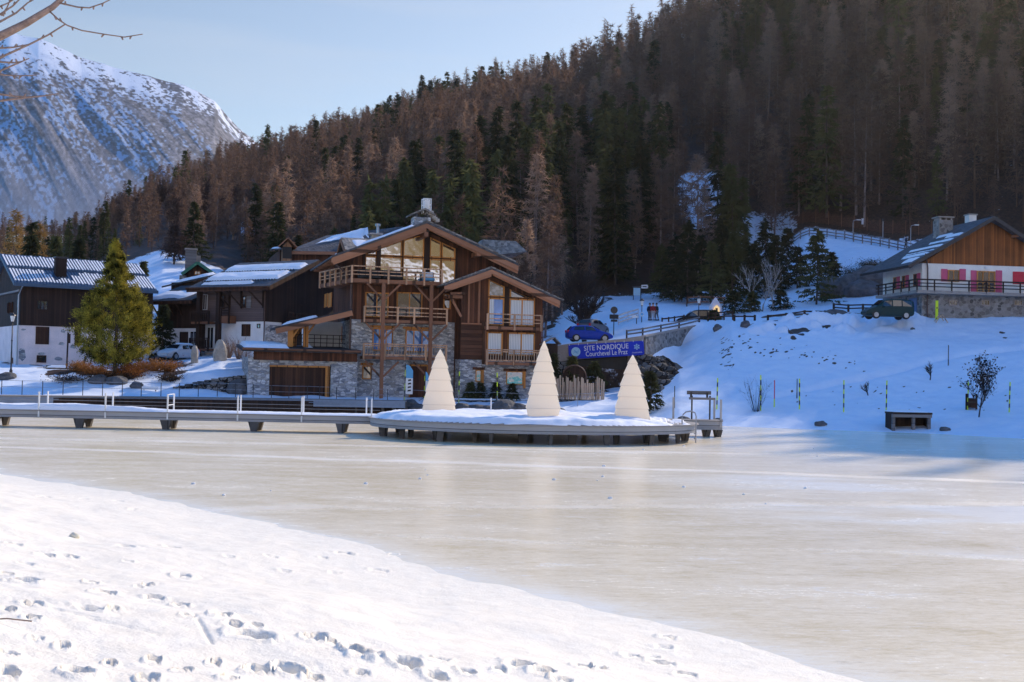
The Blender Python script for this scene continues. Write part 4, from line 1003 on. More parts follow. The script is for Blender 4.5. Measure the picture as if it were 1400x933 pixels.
    # gallery glazing in the gable
    g0 = L(499, 362)[0]; tz = lambda x: (zr-(sl*(xr-x) if x < xr else sr*(x-xr)))-.78
    zb, zt_ = zf3+3.1, L(560, 352)[1]
    xs = [L(p, 350)[0] for p in (499, 516, 550, 580)]
    for i in range(3):
        a, b_ = xs[i]+.04, xs[i+1]-.04
        tri_pane(T, [(a, zb), (b_, zb), (b_, zt_-.05), (a, zt_-.05)], 0.)
        tri_pane(T, [(a, zt_+.05), (b_, zt_+.05), (b_, tz(b_)), (a, max(tz(a), zt_+.3))], 0.)
    xs = [L(p, 350)[0] for p in (587, 603, 623)]
    zt2 = L(604, 354)[1]
    for i in range(2):
        a, b_ = xs[i]+.04, xs[i+1]-.04
        tri_pane(T, [(a, zb), (b_, zb), (b_, zt2-.05), (a, zt2-.05)], 0.)
        tri_pane(T, [(a, zt2+.05), (b_, zt2+.05), (b_, tz(b_)), (a, tz(a))], 0.)
    x = L(583.5, 350)[0]; pst = MB().box(x-.2, -.14, zb-.4, x+.2, .05, zr-1.1); pst.box(xs[2]-.02, -.12, zb-.3, xs[2]+.12, .05, tz(xs[2])+.1); pst.box(g0-.14, -.12, zb-.3, g0+.02, .05, tz(g0)+.1)
    x2 = L(518, 350)[0]; pst.box(x2-.22, -.4, zb-.3, x2+.1, -.13, tz(x2)); pst.each('gable_post', M['wood_black'], T)
    # top balcony, wrapping round the left corner
    bl = L(481, 384, -1.7)[0]; z4 = L(481, 380.5, -1.7)[1]; br = L(604, 392, -1.7)[0]
    yl = 6.2
    balcony(T, [(bl-1.5, yl), (bl, -1.7), (br, -1.7)], z4, 1.0, npost=[6, 5], slab=.3, back=[(br, 0), (0, 0), (0, yl)], label='top balcony with open rails wrapping round the corner')
    # deck furniture on the top balcony is part of what the rails screen: sofa like benches are left for the things list
    # second balcony (open rails) and first balcony (slatted)
    b2l, b2r = L(498, 430, -1.6)[0], L(611, 430, -1.6)[0]
    balcony(T, [(b2l, -1.6), (b2r, -1.6)], L(525, 437, -1.6)[1], 1.0, npost=5, slab=.24, back=-.003)
    b1l, b1r = L(497, 480, -1.6)[0], L(610, 480, -1.6)[0]; z2 = L(525, 487.5, -1.6)[1]
    balcony(T, [(b1l, -1.6), (b1r, -1.6)], z2, 1.0, slats=True, npost=4, slab=.24, back=-.003, label='lowest balcony with close pale balusters')
    # full height posts with braces
    for px in (523, 588.5):
        x = L(px, 450, -1.75)[0]; pb = MB(); pb.box(x-.14, -1.9, -1., x+.14, -1.69, z4-.32)
        for zt in (z4-.35, zf3-.35, z2-.4):
            for s_ in (-1, 1): pb.bar((x+s_*.1, -1.8, zt-1.25), (x+s_*1.35, -1.8, zt), .14, .14)
        pb.build('timber_post', M['wood_beam'], T)
    # windows on the main front
    def win(x0, y0, x1, y1, Y=0, **k):
        a = B.rect(x0, y0, x1, y1, Y); return window(T, *a, Y, **k)
    win(499, 400, 531, 434, Y=.02, mull=1, pane='glass'); win(542, 400, 577, 434, Y=.02, mull=1, pane='glass'); win(606, 402, 616, 423, Y=.02, mull=0, pane='glass_dk')
    def lintel(x0, x1, y, Y=0, nm='lintel'):
        a = B.rect(x0, y-3, x1, y, Y); MB().box(a[0], Y-.12, a[1], a[2], Y+.05, a[3]).build(nm, M['wood_orange'], T)
    win(509, 449, 537, 480, mull=2, pane='glass_blue'); lintel(506, 540, 448.5)
    win(554, 451, 588, 482, mull=2, pane='glass_blue'); lintel(551, 591, 450.5)
    win(495, 500, 508, 519, mull=0, pane='glass_dk'); lintel(493, 510, 499.5)
    a = B.rect(561, 501, 583, 537); d = MB().box(a[0], -.08, -.3, a[2], .02, a[3]).build('door', M['wood_brown'], T)
    fr = MB().box(a[0]-.12, -.12, -.3, a[0]-.003, .02, a[3]+.15); fr.box(a[2]+.003, -.12, -.3, a[2]+.12, .02, a[3]+.15); fr.box(a[0]-.003, -.12, a[3]+.003, a[2]+.003, .02, a[3]+.15); fr.build('door_frame', M['wood_orange'], d)
    MB().box(a[2]-.25, -.13, 1.0, a[2]-.15, -.083, 1.15).build('handle', M['metal_dk'], d)
    a = B.rect(604, 520, 613, 540); MB().box(a[0], -.14, a[1], a[0]+.13, -.1, a[3]+.9).build('white_strip', M['white'], T)  # narrow plain white bar on the stone front
    # down pipe on the corner
    dp = MB(); dp.tube([(-.12, -.12, -.6), (-.12, -.12, z_el-1.5), (e_l+.3, -.4, z_el-.35)], .07, 8); dp.build('drainpipe', M['pipe'], T)
    # ---- left side wall details
    def sw(x0, y0, x1, y1):
        ya, za = B.S(x0, (y0+y1)/2, 0); yb, _ = B.S(x1, (y0+y1)/2, 0); zt = B.S((x0+x1)/2, y0, 0)[1]; zb_ = B.S((x0+x1)/2, y1, 0)[1]
        return min(ya, yb), zb_, max(ya, yb), zt
    for (x0, y0, x1, y1) in ((444, 402, 448.5, 420), (449.5, 401, 454, 420), (438.5, 451, 445, 466), (449, 449, 456, 465), (464, 447, 468, 468)):
        a = sw(x0, y0, x1, y1); shutter(T, a[0], a[1], a[2], a[3], 0, 'wood_orange', side=0.)
    a = sw(445.5, 452, 449, 465); window(T, a[0], a[1], a[2], a[3], 0, 0, 0, 'wood_orange', 'glass_dk', .05, side=0.)
    # ---- porch roof on the left side, on timber posts
    xa, za = L(377, 447, -.4); xb, zb_ = L(475, 424, -.4); y0, y1 = -.5, 4.5
    roof_slab(T, (xa, y0, za), (xa, y1, za), (-.03, y1, zb_+.1), (-.03, y0, zb_+.1), .2, 'slate_dk', 'porch_roof')
    pm = MB(); pm.bar((xa, y0-.06, za-.36), (-.05, y0-.06, zb_-.24), .12, .42); pm.build('porch_bargeboard', M['wood_fascia'], T)
    f = lambda x: za+(zb_+.1-za)*(x-xa)/(-xa)
    snow_patch(T, (xa+.5, .2, f(xa+.5)), (xa+.5, y1-.2, f(xa+.5)), (-2.2, y1-.2, f(-2.2)), (-2.2, .2, f(-2.2)), .26, 34, 30, 22, .3)
    pp = MB()
    gz0 = L(420, 473, -1.)[1]
    for px, y in ((397, 0.), (418, .6), (402, 3.8)):
        x = L(px, 460, y)[0]; pp.box(x-.2, y-.18, gz0-.1, x+.2, y+.18, f(x)-.22); pp.bar((x+.1, y, f(x)-1.2), (x+.9, y, f(x+.9)-.25), .14, .14)
    pp.each('porch_post', M['wood_orange'], T)
    hb = MB(); 
    for z in (.35, .7, 1.): hb.bar((L(395, 465, 3.)[0], 3., gz0+z), (-.05, 3., gz0+z), .05, .05)
    for k in range(9): x = L(395, 465, 3.)[0]*(1-k/9); hb.bar((x, 3., gz0), (x, 3., gz0+1.), .05, .05)
    hb.build('porch_rail', M['wood_black'], T)
    MB().box(L(418, 460, 5)[0], 5., gz0-.2, -.003, 8., f(-2)-.35).build('porch_wall', M['plaster'], T)
    # ---- garage
    gx0 = L(339, 500, -1.2)[0]; gY = -1.2
    a = B.rect(368, 500, 452, 541, gY); zt = gz0-.05
    gm = MB(); gm.box(gx0, gY, -1.2, a[0], 6, zt-.9); gm.box(a[2], gY, -1.2, .35, -.004, zt-.9); gm.box(a[0], gY+.1, a[3]+.0, a[2], -.2, zt-.9); gm.box(a[0], gY+.5, -1.2, a[2], 6, zt-.9)
    gm.build('garage_wall', M['stone'], T)
    gd = MB().box(a[0]+.03, gY+.12, -1., a[2]-.03, gY+.22, a[3]-.03).build('garage_door', M['wood_dark'], T)
    gf = MB().box(a[0], gY-.04, a[3]-.14, a[2]-.4, gY+.115, a[3]-.004); gf.box(a[2]-.42, gY-.04, -1., a[2]-.12, gY+.115, a[3]-.004); gf.build('door_frame', M['wood_orange'], gd)
    lt = MB().box(gx0+.4, gY-.14, zt-1.15, .3, gY-.003, zt-.45); lt.build('garage_beam', M['wood_brown'], T)
    st = MB()
    x = gx0+.9
    while x < .2: w_ = random.uniform(.35, .8); st.box(x, gY-.09, zt-1.33, x+w_, gY-.002, zt-1.155); x += w_+random.uniform(.3, .9)
    st.each('course_stone', M['rock_pale'], T)
    gr = MB(); gr.hexa([(gx0-.5, gY-.7, zt-.5), (.5, gY-.7, zt-.5), (.5, 6, zt-.05), (gx0-.5, 6, zt-.05), (gx0-.5, gY-.7, zt-.22), (.5, gY-.7, zt-.22), (.5, 6, zt+.2), (gx0-.5, 6, zt+.2)]); gr.build('garage_roof', M['slate_dk'], T)
    gu = MB().tube([(gx0-.5, gY-.78, zt-.3), (.5, gY-.78, zt-.33)], .09, 8); gu.build('gutter', M['wood_beam'], T)
    sx = L(398, 472, gY)[0]
    snow_patch(T, (gx0-.45, gY-.6, zt-.2), (sx, gY-.6, zt-.2), (sx-.3, 5.5, zt+.16), (gx0-.45, 5.5, zt+.16), .34, 44, 34, 33, .12)
    snow_patch(T, (L(412, 470, 0)[0], .6, zt-.1), (L(436, 470, 0)[0], .6, zt-.1), (L(432, 470, 2)[0], 3.5, zt+.06), (L(412, 470, 2)[0], 3.5, zt+.06), .34, 24, 20, 34, .3)
    # ---- right wing, standing forward
    RY = -1.5
    rx0, rx1 = L(630, 450, RY)[0], L(741, 450, RY)[0]
    ra, rza = L(607, 389, RY-1.4); rb, rzb = L(765, 409, RY-1.4); rc, rzc = L(672, 366, RY-1.4)
    zs5 = L(690, 493, RY)[1]
    s1 = (rzc-rza)/(rc-ra); s2 = (rzc-rzb)/(rb-rc)
    MB().box(rx0-.03, RY-.03, -1.2, rx1+.03, 5, zs5).build('stone_wall', M['stone'], T)
    MB().prism([(rx0, zs5+.003), (rx1, zs5+.003), (rx1, rzc-s2*(rx1-rc)-.32), (rc, rzc-.45), (rx0, rzc-s1*(rc-rx0)-.32)], RY, 5).build('timber_wall', M['wood_brown'], T)
    xg = L(661, 450, RY)[0]; zg = L(645, 443, RY)[1]
    lg = MB().box(rx0-.01, RY-.07, zs5+.02, xg-.1, RY-.004, zg); lg.build('log_panel', M['wood_log'], T)
    lb = MB()
    for px in (641, 655): x = L(px, 410, RY)[0]; lb.box(x-.08, RY-.06, zg, x+.08, RY-.003, rzc-s1*(rc-x)-.4)
    lb.box(xg-.1, RY-.15, zs5-.35, xg+.2, RY-.004, zg+.2); lb.box(rx0+.02, RY-.1, zg-.05, xg, RY-.07, zg+.06)
    lb.each('batten', M['wood_beam'], T)
    roof_slab(T, (ra, RY-1.6, rza), (ra, 5, rza), (rc, 5, rzc), (rc, RY-1.6, rzc), .15, 'slate', 'roof'); roof_slab(T, (rc, RY-1.6, rzc), (rc, 5, rzc), (rb, 5, rzb), (rb, RY-1.6, rzb), .15, 'slate', 'roof')
    ff = MB()
    for (xa_, za_, xb_, zb2) in ((ra, rza, rc, rzc), (rc, rzc, rb, rzb)):
        q = [(xa_, za_-.17), (xb_, zb2-.17), (xb_, zb2-.55), (xa_, za_-.5)]; ff.hexa([(x, RY-1.58, z) for x, z in q]+[(x, RY-1.46, z) for x, z in q])
        q = [(xa_+.05, za_-.36), (xb_, zb2-.36), (xb_, zb2-.74), (xa_+.1, za_-.64)]; ff.hexa([(x, RY-1.46, z) for x, z in q]+[(x, RY-1.35, z) for x, z in q])
    ff.build('bargeboard', M['wood_fascia'], T)
    sb = MB()
    for k in range(18):
        t_ = k/17; x = ra+(rb-ra)*t_; z = (rzc-s1*(rc-x)) if x < rc else (rzc-s2*(x-rc)); w_ = random.uniform(.18, .34); s_ = s1 if x < rc else -s2
        sb.hexa([(x-w_, RY-1.62, z-s_*w_-.02), (x+w_, RY-1.62, z+s_*w_-.02), (x+w_, RY, z+s_*w_-.02), (x-w_, RY, z-s_*w_-.02), (x-w_, RY-1.62, z-s_*w_+.05), (x+w_, RY-1.62, z+s_*w_+.08), (x+w_, RY, z+s_*w_+.08), (x-w_, RY, z-s_*w_+.05)])
    sb.build('ridge_slabs', M['lauze'], T)
    snow_patch(T, (rc-1., RY-1.5, rzc-s1*1.), (rc-.1, RY-1.5, rzc-.03), (rc-.1, 4, rzc-.03), (rc-1., 4, rzc-s1), .12, 16, 30, 41, .15)
    bx_ = MB()      # eave box left of the wing and its brackets
    x = L(612, 392, RY)[0]
    bx_.box(x, RY-.3, rza-1.0, rx0, 0, rza-.75); bx_.bar((x+.3, RY-.2, rza-1.05), (rx0-.05, RY-.2, rza-2.5), .18, .18); bx_.bar((x, RY-1., rza-.68), (rx0, RY-1, rza-.62), .2, .2)
    bx_.each('eave_bracket', M['wood_beam'], T)
    top = lambda x: (rzc-(s1*(rc-x) if x < rc else s2*(x-rc)))-.8
    zb3 = L(700, 446, RY)[1]; zt3 = L(700, 407.5, RY)[1]
    for (p0, p1, n) in ((667, 689, 1), (696, 731, 2)):
        a, b_ = L(p0, 420, RY)[0], L(p1, 420, RY)[0]
        window(T, a, zb3, b_, zt3-.06, RY, n-1, 0, 'wood_orange', 'curtain' if n == 2 else 'glass_blue', .12)
        tri_pane(T, [(a, zt3+.05), (b_, zt3+.05), (b_, top(b_)), (a, top(a))], RY, pane='glass')
        cu = MB().box(a+.12, RY-.07, zb3+.1, a+.5, RY-.047, zt3-.15); cu.build('drape', M['curtain'], T)
    pk = MB(); x = L(692.5, 420, RY)[0]; pk.box(x-.2, RY-.12, zb3-.2, x+.2, RY-.003, top(x)+.1); pk.each('gable_post', M['wood_black'], T)
    a = B.rect(665, 454, 687, 486, RY); window(T, *a, RY, 0, 0, 'wood_orange', 'curtain', .13)
    a = B.rect(693.5, 455, 731, 487, RY); window(T, *a, RY, 1, 0, 'wood_orange', 'curtain', .13)
    z = L(700, 447, RY-1.2)[1]; balcony(T, [(L(666.5, 440, RY-1.2)[0], RY-1.2), (L(740, 440, RY-1.2)[0], RY-1.2)], z, 1.0, npost=2, slab=.24, back=RY-.003)
    z = L(700, 495.5, RY-1.)[1]; balcony(T, [(L(665.5, 488, RY-1.)[0], RY-1.), (L(739, 488, RY-1.)[0], RY-1.)], z, 1.0, slats=True, npost=2, slab=.24, back=RY-.035)
    for (x0, y0, x1, y1, pn) in ((650, 506, 658, 522, 'glass_dk'), (692, 508, 715, 526, 'glass')):
        a = B.rect(x0, y0, x1, y1, RY-.03); window(T, *a, RY-.03, 0, 0, 'wood_orange', pn, .07)
        MB().box(a[0]-.25, RY-.17, a[3]+.01, a[2]+.25, RY-.034, a[3]+.22).build('lintel', M['wood_brown'], T)
        MB().box(a[2]+.02, RY-.15, a[1]-.3, a[2]+.2, RY-.034, a[3]+.005).build('post', M['wood_orange'], T)
    dp = MB(); dp.tube([(rx1+.05, RY-.1, -.5), (rx1+.05, RY-.1, rzb-.8), (rb-.3, RY-.5, rzb-.3)], .06, 8); dp.build('drainpipe', M['pipe'], T)
    # low terrace wall before the stone base
    tw = MB().box(stx-1.5, RY-2.1, -.8, rx1+.3, RY-1.6, .32); tw.build('terrace_wall', M['drystone'], T)
    snow_patch(T, (stx-1.5, RY-2.15, .32), (rx1+.3, RY-2.15, .32), (rx1+.3, RY-1.3, .32), (stx-1.5, RY-1.3, .32), .14, 50, 8, 55, .08)
    # furniture on the top deck
    for k, (px, w_, mt, nm, lab) in enumerate(((505, 1.8, 'black', 'garden_sofa', 'dark garden sofa behind the rail of the top balcony'), (536, 1.6, 'black', 'garden_sofa', 'second dark garden sofa in the middle of the top balcony'), (586, .9, 'skyblue', 'garden_chair', 'blue striped deck chair at the right end of the top balcony'))):
        x = L(px, 380, -.9)[0]; p = B.t.matrix_basis if False else None
        loc = Matrix.Rotation(B.rot, 3, 'Z') @ Vector((x, -.85, z4))+B.o
        t_ = thing(nm, loc, lab, 'seat', B.rot)
        s_ = MB().box(-w_/2, -.35, .12, w_/2, .35, .42); s_.build('seat', M[mt], t_, bevel=.03)
        MB().box(-w_/2, .25, .42, w_/2, .4, .85).build('backrest', M[mt if k < 2 else 'white'], t_, bevel=.03)
        lg = MB()
        for sx in (-1, 1):
            for sy in (-1, 1): MB().box(sx*(w_/2-.08)-.03, sy*.3-.03, 0, sx*(w_/2-.08)+.03, sy*.3+.03, .12).build('leg', M['metal_dk'], t_)
    return B
BIG = big_chalet()
# ------------------------------------------------------------------ house with striped tin roof (left)
def left_house():
    B = Bld('house', 24.5, 500, 102, R(35), 'dark timber house with white streaked tin roof and patched plaster base', 'house')
    T = B.t; L = B.L; z0 = B.o.z; B.o.z = z0
    W = L(208, 450)[0]; D = 12.5
    zb = L(60, 446)[1]; ze = L(60, 392)[1]
    e1, ze1 = L(22, 387.5, -.8); e2, ze2 = L(216, 398, -.8); ze1 = (ze1+ze2)/2
    rz = L(100, 354.5, D*.48)[1]; RYc = D*.48
    MB().box(0, 0, -1.5, W, D, zb).build('plaster_wall', M['plaster_pink'], T)
    mb = MB(); s = (rz-ze1)/(RYc+.8); zt = lambda y: ze1+s*(y+.8) if y < RYc else rz-s*(y-RYc)
    for x0, x1 in ((.02, W-.02),):
        poly = [(-.06, zb), (D, zb), (D, zt(D)-.2), (RYc, rz-.2), (-.06, zt(-.06)-.2)]
        n = len(poly); b = 0; mb.v += [(x0, y, z) for y, z in poly]+[(x1, y, z) for y, z in poly]
        mb.f.append(tuple(range(n))[::-1]); mb.f.append(tuple(range(n, 2*n)))
        for i in range(n): j = (i+1) % n; mb.f.append((i, j, n+j, n+i))
    mb.build('timber_wall', M['wood_black'], T)
    x0, x1 = e1-.1, e2
    r = roof_slab(T, (x0, -.8, ze1), (x1, -.8, ze1), (x1, RYc, rz), (x0, RYc, rz), .14, 'tin', 'roof')
    roof_slab(T, (x0, RYc, rz), (x1, RYc, rz), (x1, D+.8, rz-s*(D+.8-RYc)), (x0, D+.8, rz-s*(D+.8-RYc)), .14, 'tin', 'roof')
    # snow lies between the standing ribs in slanting strips
    rb = MB(); sm = MB(); n = 46; dx = (x1-x0)/n
    P = lambda x, f, h=0: (x, -.8+(RYc+.8)*f, ze1+(rz-ze1)*f+h)
    for i in range(n):
        x = x0+dx*i
        rb.bar(P(x+.04, 0, .03), P(x+.04, 1, .03), .05, .07)
        for (f0, f1) in ((.07, .50), (.585, .985)):
            f0 += random.uniform(0, .03); f1 -= random.uniform(0, .05)
            if f0 < .3 and .22 < i/n < .46: f1 -= .33*random.uniform(.6, 1) if .28 < i/n < .40 else .12
            w0 = dx*.52*random.uniform(.85, 1.1)
            a, b_, c, d = P(x+.1, f0, .015), P(x+.1+w0, f0, .015), P(x+.1+w0*.95, f1, .015), P(x+.1, f1, .015)
            up = np.array((0, 0, .06)); q = [np.array(v) for v in (a, b_, c, d)]
            sm.hexa(q+[v+up for v in q])
    rb.build('roof_ribs', M['tin'], r); sm.build('roof_snow', M['snow'], r)
    gt = MB(); gt.bar((x0, -.86, ze1-.1), (x1, -.86, ze1-.1), .16, .3); gt.bar(P(x0, 0, -.12), P(x0, 1, -.12), .12, .28); gt.build('eave_board', M['tin'], T)
    bar = MB(); bar.bar(P(x0, .53, .06), P(x1, .53, .06), .12, .12); bar.build('snow_guard', M['tin'], r)
    cx = L(84, 365, 1.2)[0]; cy = 1.6; cz = zt(cy)
    c = MB().box(cx-.48, cy-.4, cz-.6, cx+.48, cy+.4, cz+1.55).build('chimney', M['wood_black'], T); MB().box(cx-.58, cy-.5, cz+1.55, cx+.58, cy+.5, cz+1.72).build('chimney_cap', M['metal_dk'], c)
    a = B.rect(50, 411, 65, 424); w_ = window(T, *a, -.06, 2, 0, 'wood_black', 'glass', .07)
    a = B.rect(48.5, 447, 67, 471); shutter(T, a[0], a[1], a[2], a[3], 0, 'wood_dark')
    a = B.rect(50, 486, 63, 496); window(T, *a, 0, 0, 0, 'wood_dark', 'glass_dk', .08)
    a = B.rect(102, 447, 110, 472); shutter(T, a[0], a[1], a[2], a[3], 0, 'wood_dark')
    # patches where the plaster has fallen from the rubble
    pa = MB()
    for (x_, y_, w2, h2) in ((32, 451, 7, 4), (86, 453, 8, 6), (84, 470, 10, 5), (100, 474, 10, 6), (57, 484, 13, 4), (30, 484, 12, 20), (80, 491, 12, 6)):
        a = B.rect(x_-w2/2, y_-h2/2, x_+w2/2, y_+h2/2); cx_, cz_ = (a[0]+a[2])/2, (a[1]+a[3])/2
        pa.poly([(cx_+(a[2]-a[0])/2*random.uniform(.6, 1.1)*math.cos(t), -.012, cz_+(a[3]-a[1])/2*random.uniform(.6, 1.1)*math.sin(t)) for t in np.linspace(0, 2*math.pi, 14)[:-1]])
    for f_ in pa.f: m_ = MB(); m_.poly([pa.v[i] for i in f_]); m_.build('bare_stone_patch', M['stone'], T)
    dp = MB(); dp.tube([(.02, -.86, ze1-.2), (-.15, -.15, ze1-1.0), (-.15, -.15, -.8)], .07, 8); dp.build('drainpipe', M['metal'], T)
    be = MB(); be.box(-.12, .1, zb+1.0+2, .0, D-.1, zb+3.2); be.box(-.05, .3, zb+1.6, -.0, .9, zb+2.3); be.build('tie_beam', M['wood_grey'], T)
    for y, z in ((1.5, zb+4.2), (3.2, zb+1.7), (4.6, zb+1.7), (2.4, .2)): window(T, y-.3, z-.5, y+.3, z+.5, 0, 0, 0, 'wood_dark', 'glass_dk', .06, side=-.03 if z > 2 else 0.)
left_house()

# ------------------------------------------------------------------ dark timber chalet (middle left)
def mid_chalet():
    B = Bld('chalet', 361.5, 490, 107, R(-30), 'dark timber chalet with snow strips on its broad roof and a white base', 'chalet')
    T = B.t; L = B.L
    # local X runs left along the front: the corner is the right end, so X is negative on the front
    xl = L(269, 430)[0]; D = 11.5
    zb = L(335, 440)[1]; e_r, ze = L(362, 391, -1.3); e_l, _ = L(259, 394, -1.3)
    rz = ze+3.1; RY = D*.5; s = (rz-ze)/(RY+1.3); zt = lambda y: ze+s*(y+1.3) if y < RY else rz-s*(y-RY)
    MB().box(xl+1.2, 0, -1.5, 0, D, zb).build('plaster_wall', M['plaster'], T)
    def wall(x0, x1, y0, m, nm='timber_wall'):
        poly = [(y0, zb+.003), (D, zb+.003), (D, zt(D)-.2), (RY, rz-.2), (y0, zt(y0)-.2)]; n = 5; mb = MB()
        mb.v += [(x0, y, z) for y, z in poly]+[(x1, y, z) for y, z in poly]; mb.f.append(tuple(range(n))[::-1]); mb.f.append(tuple(range(n, 2*n)))
        for i in range(n): j = (i+1) % n; mb.f.append((i, j, n+j, n+i))
        mb.build(nm, M[m], T)
    wall(xl, -.03, -.03, 'wood_lilac'); wall(-.035, .03, -.06, 'wood_black', 'gable_wall')
    MB().box(.02, 0, -1.5, .06, 4, zb-.3).build('stone_corner', M['stone'], T)
    MB().box(.02, 4, -1.5, .05, D, zb+.0).build('base_boards', M['wood_black'], T)
    x0, x1 = e_l-.3, e_r+.5
    roof_slab(T, (x0, -1.3, ze), (x1, -1.3, ze), (x1, RY, rz), (x0, RY, rz), .18, 'slate', 'roof'); roof_slab(T, (x0, RY, rz), (x1, RY, rz), (x1, D+1, rz-s*(D+1-RY)), (x0, D+1, rz-s*(D+1-RY)), .18, 'slate', 'roof')
    fb = MB(); fb.bar((x0, -1.34, ze-.26), (x1, -1.34, ze-.26), .12, .32); fb.bar((x1+.03, -1.3, ze-.25), (x1+.03, RY, rz-.25), .1, .34); fb.bar((x1+.03, RY, rz-.25), (x1+.03, D+1, rz-s*(D+1-RY)-.25), .1, .34)
    fb.tube([(x0, -1.46, ze-.06), (x1, -1.46, ze-.1)], .09, 8); fb.build('eave_board', M['wood_dark'], T)
    f = lambda y: ze+s*(y+1.3)
    for k, (ya, yb, xa, xb) in enumerate(((-.85, 0.0, x0+.9, x1-2.6), (.3, 2.6, x0+.3, x1-.4), (2.95, 4.7, x0+.3, x1-.0))):
        snow_patch(T, (xa, ya, f(ya)), (xb, ya, f(ya)), (xb, yb, f(yb)), (xa, yb, f(yb)), .3, 70, 26, 60+k, .16)
    gd = MB()
    for y in (.15, 2.75):
        for k in range(28): x = x0+.5+k*(x1-x0-.8)/28; gd.box(x, y-.05, f(y), x+.08, y+.05, f(y)+.16)
    gd.build('snow_guard', M['metal_dk'], T)
    # loggia with posts and balconies at the left end
    xs = [L(p, 430)[0] for p in (272, 299)]
    po = MB()
    for px in (272.5, 299): x = L(px, 430, -.8)[0]; po.box(x-.22, -1.0, -1.5, x+.22, -.6, ze-.3)
    x = L(362.5, 430)[0]; po.box(-.15, -.16, zb, .12, -.03, zt(0)-.3); po.each('timber_post', M['wood_black'], T)
    for zpx, nm in ((440, 'upper'), (477, 'lower')):
        z = L(285, zpx, -1.2)[1]; balcony(T, [(xs[0]+.1, -1.2), (xs[1]-.1, -1.2)], z, 1.0, slats=True, npost=2, slab=.2, mat='wood_black', back=-.004)
    z = L(306, 432, -1.)[1]; balcony(T, [(L(302, 430, -1.)[0], -1.), (L(313, 430, -1.)[0], -1.)], z, .8, npost=1, slab=.7, mat='wood_black', back=-.034)
    br = MB()
    for px in (315, 331, 361):
        x = L(px, 400, -.03)[0]; br.bar((x, -.1, ze-1.8), (x-.9, -1.2, ze-.35), .14, .14); br.bar((x, -.12, ze-2.), (x, -.12, ze-.3), .14, .16)
    br.each('bracket', M['wood_black'], T)
    def win(x0_, y0_, x1_, y1_, **k): a = B.rect(x0_, y0_, x1_, y1_, -.03); return window(T, *a, -.03, **k)
    win(331.5, 405, 337, 421, mull=0, frame='wood_dark', pane='glass_dk'); a = B.rect(337.5, 405, 344, 421, -.03); shutter(T, a[0], a[1], a[2], a[3], -.03, 'wood_grey')
    win(303, 404, 308, 423, mull=0, frame='wood_dark', pane='glass_dk'); win(275, 403, 284, 424, mull=2, frame='white', pane='glass_dk', fw=.06)
    a = B.rect(331, 443.5, 342.5, 460); window(T, *a, 0, 0, 0, 'wood_dark', 'glass_dk', .08); a = B.rect(333, 444, 341, 459.5); shutter(T, a[0], a[1], a[2], a[3], -.05, 'wood_dark')
    a = B.rect(352, 443, 356, 449); window(T, *a, 0, 0, 0, 'wood_dark', 'glass_dk', .06)
    MB().box(xl+.2, .5, -1.5, xl+1.2, D-.5, zb).build('base_boards', M['wood_black'], T)
    a = B.rect(273, 445, 283, 459, .4)
    window(T, xl+1.5, zb-2.6, xl+2.4, zb-.5, 0, 1, 0, 'white', 'glass_dk', .06)
    dp = MB(); dp.tube([(.05, -.2, ze-.4), (.05, -.2, -1.)], .06, 8); dp.build('drainpipe', M['pipe'], T)
    for (y, z, h) in ((3.4, zb+2.6, .9), (3.4, zb+.2, 1.7), (5.2, zb+.3, 1.6), (6.8, zb+1.5, 2.)):
        window(T, y-.45, z, y+.45, z+h, 0, 1, 0, 'wood_dark', 'glass_dk', .07, side=0.)
    b = MB()
    for z in (.3, .6, .95): b.bar((.9, 2.2, zb+z), (.9, 8, zb+z), .05, .06)
    for k in range(12): b.bar((.9, 2.2+k*.52, zb), (.9, 2.2+k*.52, zb+1.), .05, .05)
    b.box(.06, 2.2, zb-.2, 1.0, 8, zb); b.build('side_balcony', M['wood_black'], T)
    c = L(413, 351, 4.); 
    # ---- lower annex on the left
    yA = .2; ax0 = L(203, 440, yA)[0]; ax1 = xl-.02; az = L(225, 412, yA-.8)[1]
    MB().box(ax0+1., yA+.3, -1.5, ax1, 7, az-.1).build('annex_wall', M['wood_black'], T)
    MB().box(ax0+1.02, yA+.22, -1.5, ax1-.5, yA+.298, zb-.6).build('annex_base', M['plaster'], T)
    roof_slab(T, (ax0, yA-.9, az), (ax1, yA-.9, az+.1), (ax1, 4.5, az+2.0), (ax0, 4.5, az+2.0), .18, 'slate_dk', 'annex_roof')
    snow_patch(T, (ax0+.1, yA-.6, az+.12), (ax1-1.6, yA-.6, az+.12), (ax1-1.2, 2.4, az+1.2), (ax0+.2, 2.4, az+1.2), .3, 40, 20, 71, .35)
    eb = MB(); eb.bar((ax0, yA-.95, az-.22), (ax1, yA-.95, az-.15), .12, .3)
    for k in range(4): x = ax0+1.2+k*1.1; eb.bar((x, yA+.2, az-1.4), (x, yA-.7, az-.3), .12, .12)
    eb.build('annex_eave', M['wood_dark'], T)
    a = B.rect(246, 454, 257, 478, yA+.2); MB().box(a[0], yA+.14, -.8, a[2], yA+.216, a[3]).build('door', M['wood_black'], T)
    a = B.rect(260, 453, 270, 470, yA+.2); window(T, a[0], a[1], a[2], a[3], yA+.22, 1, 0, 'white', 'glass_dk', .06)
    # roof behind, between annex and the green trimmed house
    z3 = L(262, 383, 5.)[1]; xa, xb = L(225, 390, 5.)[0], L(300, 380, 5.)[0]
    roof_slab(T, (xa, 4.6, z3-.6), (xb, 4.6, z3+.5), (xb+1, 9, z3+1.6), (xa+1.5, 9, z3+.8), .18, 'slate_dk', 'rear_roof')
